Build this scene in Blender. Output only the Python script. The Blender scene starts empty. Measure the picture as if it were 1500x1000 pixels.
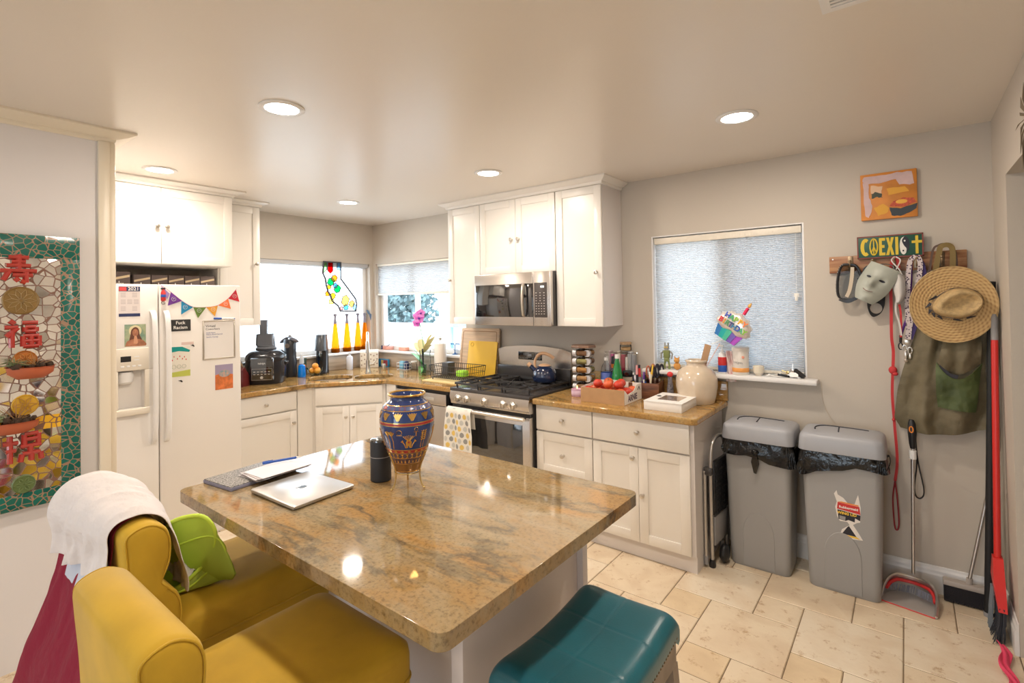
import bpy, bmesh, math, random
from mathutils import Vector, Matrix, noise
PI = math.pi
R = math.radians
random.seed(7)
SC = bpy.context.scene
COL = SC.collection

# ------------------------------------------------------------------ camera
cam_data = bpy.data.cameras.new('camera')
cam = bpy.data.objects.new('camera', cam_data)
COL.objects.link(cam)
cam_data.sensor_width = 36.0
cam_data.lens = 742.3184 / 1500 * 36
cam_data.shift_x = (750 - 747.34) / 1500
cam_data.shift_y = (431.26 - 500) / 1500
cam_data.clip_start = 0.05
_y, _p, _r = R(37.9877), R(0.8199), R(-0.9488)
_f = Vector((-math.sin(_y) * math.cos(_p), math.cos(_y) * math.cos(_p), math.sin(_p)))
_rt = Vector((math.cos(_y), math.sin(_y), 0)); _up = _rt.cross(_f)
_r2 = math.cos(_r) * _rt + math.sin(_r) * _up
_u2 = -math.sin(_r) * _rt + math.cos(_r) * _up
cam.matrix_world = Matrix(((_r2.x, _u2.x, -_f.x, 4.7485), (_r2.y, _u2.y, -_f.y, -3.5652), (_r2.z, _u2.z, -_f.z, 1.599), (0, 0, 0, 1)))
SC.camera = cam

# ------------------------------------------------------------------ world, exposure
SC.view_settings.view_transform = 'Standard'
SC.view_settings.look = 'None'
SC.view_settings.gamma = 1.0
SC.view_settings.use_curve_mapping = False
SC.view_settings.exposure = 0.52
world = bpy.data.worlds.new('sky'); SC.world = world
world.use_nodes = True
_bg = world.node_tree.nodes['Background']
_bg.inputs[0].default_value = (0.80, 0.90, 1.0, 1)
_bg.inputs[1].default_value = 4.2
CAN_W = 8.5
CAN_COL = (1.0, 0.87, 0.74)

def portal(name, loc, rot, sx, sy):
    d = bpy.data.lights.new(name, 'AREA'); d.shape = 'RECTANGLE'; d.size = sx; d.size_y = sy
    d.cycles.is_portal = True
    o = bpy.data.objects.new(name, d); COL.objects.link(o); o.location = loc; o.rotation_euler = rot
portal('window_portal', (-0.16, -0.72, 1.57), (0, R(-90), 0), 0.98, 1.5)
portal('window_portal', (0.7, 0.16, 1.57), (R(-90), 0, 0), 1.5, 0.98)
portal('window_portal', (3.77, 0.16, 1.58), (R(-90), 0, 0), 1.0, 0.98)
portal('added_patio_portal', (3.6, -8.12, 1.1), (R(90), 0, 0), 2.2, 2.1)

# ------------------------------------------------------------------ materials
MATS = {}
def mat(name, col, rough=0.5, metal=0.0, **k):
    if name in MATS: return MATS[name]
    m = bpy.data.materials.new(name); m.use_nodes = True
    nt = m.node_tree; b = nt.nodes['Principled BSDF']
    b.inputs['Base Color'].default_value = (*col, 1)
    b.inputs['Roughness'].default_value = rough
    b.inputs['Metallic'].default_value = metal
    if 'spec' in k: b.inputs['Specular IOR Level'].default_value = k['spec']
    if 'trans' in k: b.inputs['Transmission Weight'].default_value = k['trans']
    if 'alpha' in k: b.inputs['Alpha'].default_value = k['alpha']
    if 'coat' in k:
        b.inputs['Coat Weight'].default_value = k['coat']; b.inputs['Coat Roughness'].default_value = 0.05
    if 'sheen' in k:
        b.inputs['Sheen Weight'].default_value = k['sheen']; b.inputs['Sheen Roughness'].default_value = 0.35
    if 'emit' in k:
        b.inputs['Emission Color'].default_value = (*k.get('ecol', col), 1)
        b.inputs['Emission Strength'].default_value = k['emit']
    if 'sss' in k: b.inputs['Subsurface Weight'].default_value = k['sss']
    N = nt.nodes.new; L = nt.links.new
    tc = None
    def coord(scale=(1, 1, 1)):
        t = N('ShaderNodeTexCoord'); mp = N('ShaderNodeMapping'); mp.inputs['Scale'].default_value = scale
        L(t.outputs['Object'], mp.inputs[0]); return mp.outputs[0]
    if 'var' in k:      # (scale, amount, stretch) brightness variation of the material itself
        sc, am = k['var'][:2]; st = k['var'][2] if len(k['var']) > 2 else (1, 1, 1)
        n = N('ShaderNodeTexNoise'); n.inputs['Scale'].default_value = sc; n.inputs['Detail'].default_value = 6
        L(coord(st), n.inputs['Vector'])
        r = N('ShaderNodeValToRGB')
        c2 = k.get('col2', tuple(max(0, c * (1 - am)) for c in col))
        r.color_ramp.elements[0].position = 0.35; r.color_ramp.elements[0].color = (*c2, 1)
        r.color_ramp.elements[1].position = 0.65; r.color_ramp.elements[1].color = (*col, 1)
        L(n.outputs[0], r.inputs[0]); L(r.outputs[0], b.inputs['Base Color'])
    if 'bump' in k:
        sc, st = k['bump'][:2]; sr = k['bump'][2] if len(k['bump']) > 2 else (1, 1, 1)
        n = N('ShaderNodeTexNoise'); n.inputs['Scale'].default_value = sc; n.inputs['Detail'].default_value = 4
        L(coord(sr), n.inputs['Vector'])
        bp = N('ShaderNodeBump'); bp.inputs['Strength'].default_value = st; bp.inputs['Distance'].default_value = k.get('bd', 0.01)
        L(n.outputs[0], bp.inputs['Height']); L(bp.outputs[0], b.inputs['Normal'])
    MATS[name] = m
    return m

def ramp(nt, stops, inp):
    r = nt.nodes.new('ShaderNodeValToRGB'); e = r.color_ramp.elements
    e[0].position, e[0].color = stops[0][0], (*stops[0][1], 1)
    e[1].position, e[1].color = stops[-1][0], (*stops[-1][1], 1)
    for p, c in stops[1:-1]:
        x = e.new(p); x.color = (*c, 1)
    nt.links.new(inp, r.inputs[0]); return r.outputs[0]

def mixc(nt, fac, a, b, mode='MIX'):
    m = nt.nodes.new('ShaderNodeMix'); m.data_type = 'RGBA'; m.blend_type = mode
    for s, v in ((0, fac), (6, a), (7, b)):
        if hasattr(v, 'type') and hasattr(v, 'links'): nt.links.new(v, m.inputs[s])
        elif s == 0: m.inputs[0].default_value = v
        else: m.inputs[s].default_value = (*v, 1)
    return m.outputs[2]

def granite(name, base, orange, vein, light, ofs=0.0):
    m = bpy.data.materials.new(name); m.use_nodes = True; nt = m.node_tree; b = nt.nodes['Principled BSDF']
    N = nt.nodes.new; L = nt.links.new
    t = N('ShaderNodeTexCoord'); mp = N('ShaderNodeMapping'); mp.inputs['Location'].default_value = (ofs, ofs * .7, 0)
    mp.inputs['Rotation'].default_value = (0, 0, R(62)); mp.inputs['Scale'].default_value = (1.0, 2.3, 1.0)
    L(t.outputs['Object'], mp.inputs[0])
    def ns(sc, det=5, dist=0.0, v=mp.outputs[0], ro=0.6):
        n = N('ShaderNodeTexNoise'); n.inputs['Scale'].default_value = sc; n.inputs['Detail'].default_value = det
        n.inputs['Distortion'].default_value = dist; n.inputs['Roughness'].default_value = ro
        L(v, n.inputs['Vector']); return n.outputs[0]
    big = ramp(nt, [(0.45, (0, 0, 0)), (0.62, (1, 1, 1))], ns(1.7, 6, 0.8))
    c = mixc(nt, big, base, orange)
    v1 = ramp(nt, [(0.50, (0, 0, 0)), (0.56, (.85, .85, .85)), (0.62, (0, 0, 0))], ns(1.3, 9, 1.6))
    c = mixc(nt, v1, c, vein)
    lt = ramp(nt, [(0.42, (0, 0, 0)), (0.66, (1, 1, 1))], ns(4.0, 8, 1.0))
    c = mixc(nt, lt, c, light)
    sp = ramp(nt, [(0.30, (.35, .31, .27)), (0.50, (1, 1, 1)), (0.74, (1.2, 1.15, 1.08))], ns(80, 8, 0, t.outputs['Object'], .72))
    c = mixc(nt, 0.8, c, sp, 'MULTIPLY')
    L(c, b.inputs['Base Color'])
    b.inputs['Roughness'].default_value = 0.055
    b.inputs['Specular IOR Level'].default_value = 0.6
    MATS[name] = m; return m

def thin_glass(name, tint=(1, 1, 1), refl=0.12, rough=0.0):
    m = bpy.data.materials.new(name); m.use_nodes = True; nt = m.node_tree; nt.nodes.clear()
    N = nt.nodes.new; L = nt.links.new
    o = N('ShaderNodeOutputMaterial'); mx = N('ShaderNodeMixShader'); tr = N('ShaderNodeBsdfTransparent'); gl = N('ShaderNodeBsdfGlossy')
    fr = N('ShaderNodeLayerWeight'); fr.inputs[0].default_value = refl
    tr.inputs[0].default_value = (*tint, 1); gl.inputs['Roughness'].default_value = rough
    L(fr.outputs[0], mx.inputs[0]); L(tr.outputs[0], mx.inputs[1]); L(gl.outputs[0], mx.inputs[2]); L(mx.outputs[0], o.inputs[0])
    MATS[name] = m; return m

def translucent(name, col, amt=0.5, tcol=None):
    m = bpy.data.materials.new(name); m.use_nodes = True; nt = m.node_tree; nt.nodes.clear()
    N = nt.nodes.new; L = nt.links.new
    o = N('ShaderNodeOutputMaterial'); mx = N('ShaderNodeMixShader'); a = N('ShaderNodeBsdfDiffuse'); t = N('ShaderNodeBsdfTranslucent')
    a.inputs[0].default_value = (*col, 1); t.inputs[0].default_value = (*(tcol or col), 1); mx.inputs[0].default_value = amt
    L(a.outputs[0], mx.inputs[1]); L(t.outputs[0], mx.inputs[2]); L(mx.outputs[0], o.inputs[0])
    MATS[name] = m; return m

# ------------------------------------------------------------------ geometry helper
class G:
    def __init__(s): s.V = []; s.F = []; s.M = []; s.T = Matrix.Identity(4)
    def at(s, loc=(0, 0, 0), rot=(0, 0, 0)):
        from mathutils import Euler
        s.T = Matrix.Translation(Vector(loc)) @ Euler(rot).to_matrix().to_4x4(); return s
    def add(s, vs, fs, mi=0):
        o = len(s.V); s.V += [tuple(s.T @ Vector(v)) for v in vs]
        s.F += [tuple(i + o for i in f) for f in fs]; s.M += [mi] * len(fs); return s
    def box(s, x0, x1, y0, y1, z0, z1, bev=0.0, mi=0, seg=2):
        if bev <= 0:
            v = [(x0, y0, z0), (x1, y0, z0), (x1, y1, z0), (x0, y1, z0), (x0, y0, z1), (x1, y0, z1), (x1, y1, z1), (x0, y1, z1)]
            return s.add(v, [(0, 3, 2, 1), (4, 5, 6, 7), (0, 1, 5, 4), (1, 2, 6, 5), (2, 3, 7, 6), (3, 0, 4, 7)], mi)
        bm = bmesh.new(); bmesh.ops.create_cube(bm, size=1)
        for v in bm.verts:
            v.co = Vector(((x0 + x1) / 2 + v.co.x * (x1 - x0), (y0 + y1) / 2 + v.co.y * (y1 - y0), (z0 + z1) / 2 + v.co.z * (z1 - z0)))
        bev = min(bev, abs(x1 - x0) * .49, abs(y1 - y0) * .49, abs(z1 - z0) * .49)
        bmesh.ops.bevel(bm, geom=list(bm.edges), offset=bev, segments=seg, profile=0.5, affect='EDGES')
        bm.verts.index_update()
        s.add([tuple(v.co) for v in bm.verts], [tuple(v.index for v in f.verts) for f in bm.faces], mi); bm.free(); return s
    def loft(s, loops, mi=0, cap0=True, cap1=True, closed=True):
        n = len(loops[0]); vs = [p for l in loops for p in l]; fs = []
        for i in range(len(loops) - 1):
            for j in range(n if closed else n - 1):
                k = (j + 1) % n
                fs.append((i * n + j, i * n + k, (i + 1) * n + k, (i + 1) * n + j))
        if cap0: fs.append(tuple(range(n - 1, -1, -1)))
        if cap1: fs.append(tuple((len(loops) - 1) * n + j for j in range(n)))
        return s.add(vs, fs, mi)
    def lathe(s, prof, n=32, c=(0, 0, 0), mi=0, cap=True):
        loops = [[(c[0] + r * math.cos(2 * PI * j / n), c[1] + r * math.sin(2 * PI * j / n), c[2] + z) for j in range(n)] for r, z in prof]
        return s.loft(loops, mi, cap and prof[0][0] > 1e-5, cap and prof[-1][0] > 1e-5)
    def cyl(s, p, q, r, r2=None, n=14, mi=0, caps=True):
        p, q = Vector(p), Vector(q); d = (q - p).normalized(); a = d.orthogonal().normalized(); b = d.cross(a)
        r2 = r if r2 is None else r2
        lo = [[tuple(c + a * rr * math.cos(2 * PI * j / n) + b * rr * math.sin(2 * PI * j / n)) for j in range(n)] for c, rr in ((p, r), (q, r2))]
        return s.loft(lo, mi, caps, caps)
    def tube(s, pts, r, n=8, mi=0, closed=False, flat=1.0):
        P = [Vector(p) for p in pts]; m = len(P); loops = []
        a = None
        for i in range(m):
            if closed: d = P[(i + 1) % m] - P[i - 1]
            else: d = P[min(i + 1, m - 1)] - P[max(i - 1, 0)]
            d = d.normalized() if d.length > 1e-9 else Vector((0, 0, 1))
            if a is None: a = d.orthogonal().normalized()
            a = (a - d * a.dot(d)); a = a.normalized() if a.length > 1e-6 else d.orthogonal().normalized()
            b = d.cross(a); rr = r[i] if isinstance(r, (list, tuple)) else r
            loops.append([tuple(P[i] + a * rr * math.cos(2 * PI * j / n) + b * rr * flat * math.sin(2 * PI * j / n)) for j in range(n)])
        if closed:
            loops.append(loops[0]); return s.loft(loops, mi, False, False)
        return s.loft(loops, mi)
    def sph(s, c, r, sc=(1, 1, 1), n=16, m=10, mi=0):
        pr = [(math.sin(PI * i / m), -math.cos(PI * i / m)) for i in range(m + 1)]
        loops = [[(c[0] + r * sc[0] * a * math.cos(2 * PI * j / n), c[1] + r * sc[1] * a * math.sin(2 * PI * j / n), c[2] + r * sc[2] * z) for j in range(n)] for a, z in pr[1:-1]]
        s.loft(loops, mi, True, True); return s
    def prism(s, poly, h0, h1, ax='z', mi=0):
        """2-D outline pushed out along an axis; poly points are the other two axes in xyz order"""
        def p3(u, v, h): return {'z': (u, v, h), 'y': (u, h, v), 'x': (h, u, v)}[ax]
        n = len(poly); vs = [p3(u, v, h0) for u, v in poly] + [p3(u, v, h1) for u, v in poly]
        fs = [tuple(range(n)), tuple(range(2 * n - 1, n - 1, -1))] + [(i, i + n, (i + 1) % n + n, (i + 1) % n) for i in range(n)]
        return s.add(vs, fs, mi)
    def grid(s, fn, nu, nv, mi=0, closeu=False):
        vs = [tuple(fn(i / (nu if closeu else nu - 1), j / (nv - 1))) for j in range(nv) for i in range(nu)]
        fs = []
        for j in range(nv - 1):
            for i in range(nu if closeu else nu - 1):
                k = (i + 1) % nu
                fs.append((j * nu + i, j * nu + k, (j + 1) * nu + k, (j + 1) * nu + i))
        return s.add(vs, fs, mi)

def obj(name, g, mats, parent=None, loc=(0, 0, 0), rot=(0, 0, 0), ang=38, **props):
    me = bpy.data.meshes.new(name)
    me.from_pydata(g.V, [], g.F)
    if not isinstance(mats, (list, tuple)): mats = [mats]
    for m in mats: me.materials.append(m)
    bm = bmesh.new(); bm.from_mesh(me)
    bm.faces.ensure_lookup_table()
    for i, f in enumerate(bm.faces):
        f.material_index = g.M[i]; f.smooth = True
    bmesh.ops.remove_doubles(bm, verts=bm.verts, dist=1e-6)
    bmesh.ops.recalc_face_normals(bm, faces=bm.faces)
    lim = R(ang)
    for e in bm.edges:
        e.smooth = len(e.link_faces) == 2 and e.calc_face_angle(0) < lim
    bm.to_mesh(me); bm.free()
    o = bpy.data.objects.new(name, me); COL.objects.link(o)
    o.location = loc; o.rotation_euler = rot
    if parent: o.parent = parent
    for k, v in props.items(): o[k] = v
    return o

def thing(name, label, cat, loc=(0, 0, 0), rz=0.0, group=None, rot=None):
    o = bpy.data.objects.new(name, None); COL.objects.link(o)
    o.empty_display_size = 0.05
    o.location = loc; o.rotation_euler = rot or (0, 0, rz)
    tag(o, label, cat, group); return o
def tag(o, label, cat, group=None):
    o['label'] = label; o['category'] = cat
    if group: o['group'] = group
    return o
def solo(name, g, mats, label, cat, loc=(0, 0, 0), rz=0.0, group=None, rot=None, **k):
    o = obj(name, g, mats, None, loc, rot or (0, 0, rz), **k); return tag(o, label, cat, group)
def struct(name, g, mats, **k):
    o = obj(name, g, mats, **k); o['kind'] = 'structure'; return o
def dup(root, loc=None, rz=None, label=None, group=None, rot=None):
    def rec(o, par):
        c = o.copy(); COL.objects.link(c); c.parent = par
        for ch in [x for x in o.children]: rec(ch, c)
        return c
    r = rec(root, None)
    if loc is not None: r.location = loc
    if rz is not None: r.rotation_euler = (0, 0, rz)
    if rot is not None: r.rotation_euler = rot
    if label: r['label'] = label
    if group: r['group'] = group
    return r
def solidify(o, t, off=0.0):
    m = o.modifiers.new('thick', 'SOLIDIFY'); m.thickness = t; m.offset = off; return o
def subsurf(o, n=1):
    m = o.modifiers.new('sub', 'SUBSURF'); m.levels = n; m.render_levels = n; return o

FACE_Y = (R(90), 0, 0)            # lettering on a surface facing -y
FACE_X = (R(90), 0, R(90))        # lettering on a surface facing +x
def text(name, s, size, m, parent, loc, rot, ext=0.0006, align='CENTER', sx=1.0, bold=0.0, label=None):
    cu = bpy.data.curves.new(name, 'FONT'); cu.body = s; cu.size = size; cu.extrude = ext; cu.offset = bold
    cu.align_x = align; cu.align_y = 'CENTER'; cu.resolution_u = 3
    o = bpy.data.objects.new(name, cu); COL.objects.link(o)
    dg = bpy.context.evaluated_depsgraph_get(); me = bpy.data.meshes.new_from_object(o.evaluated_get(dg))
    bpy.data.objects.remove(o); bpy.data.curves.remove(cu)
    for v in me.vertices: v.co.x *= sx
    me.materials.clear(); me.materials.append(m)
    o = bpy.data.objects.new(name, me); COL.objects.link(o)
    o.location = loc; o.rotation_euler = rot
    if parent: o.parent = parent
    if label: o['label'] = label
    return o

def rrect(cx, cy, hx, hy, r, z, n=5):
    """rounded rectangle loop at height z"""
    r = min(r, hx * .999, hy * .999); out = []
    for qx, qy, a0 in ((1, 1, 0), (-1, 1, 90), (-1, -1, 180), (1, -1, 270)):
        for i in range(n + 1):
            a = R(a0 + 90 * i / n)
            out.append((cx + qx * (hx - r) + r * math.cos(a), cy + qy * (hy - r) + r * math.sin(a), z))
    return out
def circ(n, r, cx=0, cy=0, a0=0): return [(cx + r * math.cos(a0 + 2 * PI * i / n), cy + r * math.sin(a0 + 2 * PI * i / n)) for i in range(n)]
def sm(pts, k=6):
    """Catmull-Rom through points"""
    P = [Vector(p) for p in pts]; out = []
    for i in range(len(P) - 1):
        a, b, c, d = P[max(i - 1, 0)], P[i], P[i + 1], P[min(i + 2, len(P) - 1)]
        for j in range(k):
            t = j / k
            out.append(0.5 * ((2 * b) + (c - a) * t + (2 * a - 5 * b + 4 * c - d) * t * t + (3 * b - a - 3 * c + d) * t ** 3))
    out.append(P[-1]); return [tuple(p) for p in out]
def fbm(x, y, z=0.0, s=1.0): return noise.fractal(Vector((x * s, y * s, z * s)), 1.0, 2.0, 3)

# ------------------------------------------------------------------ palette
WALL = mat('wall_paint', (0.56, 0.505, 0.435), 0.55, bump=(90, 0.04), spec=0.3)
CEIL = mat('ceiling_paint', (0.77, 0.71, 0.635), 0.32, bump=(60, 0.03), spec=0.5)
PART = mat('partition_paint', (0.77, 0.74, 0.74), 0.5, bump=(60, 0.03), spec=0.3)
CREAM = mat('cream_trim_paint', (0.82, 0.74, 0.60), 0.35)
TRIM = mat('white_trim_paint', (0.80, 0.79, 0.78), 0.35)
CAB = mat('cabinet_paint', (0.82, 0.785, 0.73), 0.30, spec=0.45)
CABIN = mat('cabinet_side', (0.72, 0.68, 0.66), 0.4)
GAP = mat('shadow_gap', (0.22, 0.19, 0.16), 0.8)
NICKEL = mat('brushed_nickel', (0.62, 0.58, 0.52), 0.28, 1.0)
CHROME = mat('chrome', (0.75, 0.75, 0.75), 0.12, 1.0)
STEEL = mat('stainless_steel', (0.60, 0.56, 0.52), 0.27, 1.0, bump=(12, 0.05, (1, 1, 60)), bd=0.002)
BLACK = mat('black_plastic', (0.012, 0.012, 0.014), 0.35)
BLACKG = mat('black_gloss', (0.012, 0.011, 0.012), 0.05, coat=1.0, spec=1.0)
IRON = mat('cast_iron', (0.03, 0.028, 0.028), 0.5, bump=(80, 0.2))
DARKST = mat('dark_enamel', (0.06, 0.055, 0.055), 0.22)
WHITE = mat('white_plastic', (0.85, 0.85, 0.84), 0.35)
FRIDGE = mat('fridge_enamel', (0.84, 0.81, 0.77), 0.33, bump=(240, 0.05), bd=0.002)
ALMOND = mat('almond_plastic', (0.80, 0.74, 0.63), 0.4)
GREYP = mat('grey_plastic', (0.30, 0.295, 0.30), 0.45)
VINYL = mat('window_vinyl', (0.86, 0.87, 0.88), 0.35)
YELLOW = mat('yellow_velvet', (0.63, 0.39, 0.022), 0.72, sheen=0.25, var=(5, 0.22))
TEAL = mat('teal_leather', (0.020, 0.145, 0.190), 0.30, bump=(220, 0.12), bd=0.003, var=(4, 0.25))
WOODD = mat('dark_wood', (0.045, 0.028, 0.02), 0.35, var=(6, 0.4, (1, 1, .1)))
WOODR = mat('red_brown_wood', (0.22, 0.08, 0.035), 0.4, var=(9, 0.55, (1, 8, 8)))
WOODL = mat('light_wood', (0.80, 0.60, 0.42), 0.45, var=(6, 0.22, (1, 10, 10)))
CARD = mat('cardboard', (0.50, 0.30, 0.15), 0.8, var=(20, 0.08))
PAPER = mat('paper', (0.85, 0.84, 0.80), 0.7)
GOLD = mat('gold_paint', (0.70, 0.44, 0.14), 0.25, 0.9)
BRASS = mat('brass_wire', (0.70, 0.52, 0.22), 0.2, 1.0)
NAVY = mat('navy', (0.02, 0.035, 0.12), 0.5)
RED = mat('red', (0.60, 0.03, 0.03), 0.45)
BLUE = mat('blue', (0.02, 0.10, 0.45), 0.45)
GREEN = mat('green', (0.05, 0.25, 0.06), 0.5)
ORANGE = mat('orange', (0.80, 0.25, 0.03), 0.5)
YEL = mat('plain_yellow', (0.85, 0.55, 0.05), 0.5)
PINK = mat('pink', (0.80, 0.40, 0.42), 0.5)
PURPLE = mat('purple', (0.12, 0.03, 0.28), 0.6)
INK = mat('ink', (0.02, 0.02, 0.03), 0.6)
GLASS = thin_glass('clear_glass', (0.97, 0.98, 0.98), 0.15)
PANE = thin_glass('window_glass', (0.96, 0.98, 0.99), 0.1)
GRAN_I = granite('island_granite', (0.315, 0.205, 0.085), (0.43, 0.24, 0.08), (0.105, 0.09, 0.06), (0.36, 0.28, 0.16))
GRAN_C = granite('counter_granite', (0.40, 0.22, 0.06), (0.46, 0.26, 0.08), (0.10, 0.07, 0.03), (0.46, 0.31, 0.13), 3.1)
# ================================================================== setting
H = 2.485
XR = 5.11
def walls_with_hole(g, axis, a0, a1, t0, t1, z1, holes):
    """wall slab along an axis, pierced by (a0, a1, z0, z1) holes"""
    def bx(u0, u1, zz0, zz1):
        if u1 - u0 < 1e-4 or zz1 - zz0 < 1e-4: return
        if axis == 'x': g.box(u0, u1, t0, t1, zz0, zz1)
        else: g.box(t0, t1, u0, u1, zz0, zz1)
    cur = a0
    for h0, h1, hz0, hz1 in sorted(holes):
        bx(cur, h0, 0, z1); bx(h0, h1, 0, hz0); bx(h0, h1, hz1, z1); cur = h1
    bx(cur, a1, 0, z1)

W1 = (-1.50, -0.045, 1.09, 2.045)      # over the sink, in the left wall
W2 = (0.045, 1.42, 1.09, 2.045)        # round the corner, in the back wall
W3 = (3.285, 4.262, 1.105, 2.058)      # beside the bins
g = G(); walls_with_hole(g, 'x', 0.0, 6.4, 0.0, 0.15, H, [W2, W3]); struct('wall_back', g, WALL)
g = G(); walls_with_hole(g, 'y', -3.0, 0.15, -0.15, 0.0, H, [W1]); struct('wall_left', g, WALL)
g = G(); walls_with_hole(g, 'y', -8.1, 0.0, XR, XR + 0.12, H, [(-1.45, -0.425, 0, 2.13)])
struct('wall_right', g, WALL)
g = G(); g.box(XR + 0.9, XR + 1.02, -2.2, 0.0, 0, H); g.box(XR + 0.12, XR + 1.02, -2.32, -2.2, 0, H); struct('wall_hall', g, WALL)
g = G(); g.box(0.95, 1.60, -8.1, -2.786, 0, H); struct('wall_partition', g, PART)
g = G(); g.box(-0.15, 0.95, -3.15, -3.0, 0, H); struct('wall_alcove', g, WALL)
g = G(); walls_with_hole(g, 'x', 1.5, 5.23, -8.25, -8.1, H, [(2.5, 4.7, 0.0, 2.15)]); struct('wall_front', g, WALL)
g = G(); g.box(-0.3, 6.4, -8.25, 0.15, H, H + 0.1); struct('ceiling', g, CEIL)

# floor: hopscotch of large and small travertine squares over grout
def tile_mat(name, a, b):
    m = mat(name, a, 0.42, bump=(35, 0.25), bd=0.004)
    nt = m.node_tree; bs = nt.nodes['Principled BSDF']; N = nt.nodes.new
    t = N('ShaderNodeTexCoord')
    n = N('ShaderNodeTexNoise'); n.inputs['Scale'].default_value = 5; n.inputs['Detail'].default_value = 8; n.inputs['Distortion'].default_value = .6
    nt.links.new(t.outputs['Object'], n.inputs[0])
    c = ramp(nt, [(0.33, b), (0.6, a)], n.outputs[0])
    n2 = N('ShaderNodeTexNoise'); n2.inputs['Scale'].default_value = 14; n2.inputs['Detail'].default_value = 10; n2.inputs['Roughness'].default_value = .75
    nt.links.new(t.outputs['Object'], n2.inputs[0])
    v = ramp(nt, [(0.36, (.64, .50, .36)), (0.44, (1, 1, 1)), (1.0, (1, 1, 1))], n2.outputs[0])
    c2 = mixc(nt, 0.8, c, v, 'MULTIPLY')
    nt.links.new(c2, bs.inputs['Base Color']); return m
TILES = [tile_mat('travertine_cream', (0.78, 0.66, 0.49), (0.68, 0.54, 0.38)), tile_mat('travertine_gold', (0.76, 0.61, 0.41), (0.66, 0.51, 0.33)), tile_mat('travertine_pale', (0.80, 0.70, 0.55), (0.72, 0.59, 0.43))]
GROUT = mat('grout', (0.20, 0.145, 0.09), 0.9)
g = G(); g.box(-0.15, 6.2, -8.2, 0.15, -0.06, -0.003, mi=3)
rng = random.Random(3)
K = 0.2019
def tile(x0, y0, w, mi):
    x1, y1 = x0 + w, y0 + w; e = 0.0022
    x0, x1, y0, y1 = max(x0 + e, -0.1), min(x1 - e, 6.2), max(y0 + e, -8.15), min(y1 - e, 0.12)
    if x1 - x0 < 0.01 or y1 - y0 < 0.01: return
    c = 0.003
    g.add([(x0, y0, -0.003), (x1, y0, -0.003), (x1, y1, -0.003), (x0, y1, -0.003), (x0 + c, y0 + c, 0), (x1 - c, y0 + c, 0), (x1 - c, y1 - c, 0), (x0 + c, y1 - c, 0)],
          [(0, 1, 5, 4), (1, 2, 6, 5), (2, 3, 7, 6), (3, 0, 4, 7), (4, 5, 6, 7)], mi)
for i in range(-30, 30):
    for j in range(-30, 30):
        x0 = 3.292 + K * (2 * i - j); y0 = -0.982 + K * (i + 2 * j)
        if not (-0.6 < x0 < 6.3 and -8.6 < y0 < 0.2): continue
        tile(x0, y0, 2 * K, rng.choice((0, 0, 2)))
        tile(x0 + 2 * K, y0, K, rng.choice((1, 1, 0, 2)))
struct('floor', g, TILES + [GROUT], ang=20)

def crown(name, x0, x1, y0, y1, z0, out=0.06, sides='xXyY', m=CREAM, n=None):
    """flared moulding round a footprint, only spreading on the free sides"""
    g = G(); loops = []
    for z, o in ((z0, 0.006), (z0 + 0.008, 0.012), (z0 + 0.02, 0.014), (z0 + (H - z0) * .55, out * .62), (H - 0.010, out), (H - 0.0005, out)):
        a = x0 - (o if 'x' in sides else 0); b = x1 + (o if 'X' in sides else 0); c = y0 - (o if 'y' in sides else 0); d = y1 + (o if 'Y' in sides else 0)
        loops.append([(a, c, z), (b, c, z), (b, d, z), (a, d, z)])
    g.loft(loops); return struct(name, g, m, ang=20)
crown('trim_1', 0.97, 1.60, -8.0, -2.786, 2.43, 0.085, 'XY')
crown('trim_2', 0.01, 0.665, -2.75, -1.80, 2.44, 0.07, 'XY', CAB)
crown('trim_3', 0.01, 0.405, -1.795, -1.465, 2.44, 0.055, 'XY', CAB)
crown('trim_4', 1.517, 3.052, -0.325, -0.005, 2.43, 0.06, 'xXy', CAB)
# casing at the end of the partition
g = G(); g.box(1.60, 1.622, -2.846, -2.800, 0.0, 2.43, 0.004); g.box(1.575, 1.612, -2.7995, -2.775, 0.0, 2.43, 0.003); struct('trim_5', g, CREAM)
# baseboards with a moulded top
def baseboard(name, p, q, nrm):
    g = G(); d = Vector((q[0] - p[0], q[1] - p[1], 0)); n = Vector((*nrm, 0))
    prof = [(0, 0), (0.016, 0), (0.016, 0.095), (0.012, 0.105), (0.011, 0.118), (0.006, 0.128), (0.005, 0.140), (0, 0.142)]
    lo = [[tuple(Vector((*e, 0)) + n * a + Vector((0, 0, z))) for a, z in prof] for e in (p, q)]
    g.loft(lo); struct(name, g, TRIM, ang=15)
baseboard('baseboard_back', (3.79, -0.001), (5.09, -0.001), (0, -1))
baseboard('baseboard_right', (XR - 0.001, -0.017), (XR - 0.001, -0.425), (-1, 0))
baseboard('baseboard_right', (XR - 0.001, -1.45), (XR - 0.001, -8.0), (-1, 0))
baseboard('baseboard_hall', (XR + 0.899, -2.1), (XR + 0.899, -0.01), (-1, 0))

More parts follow.
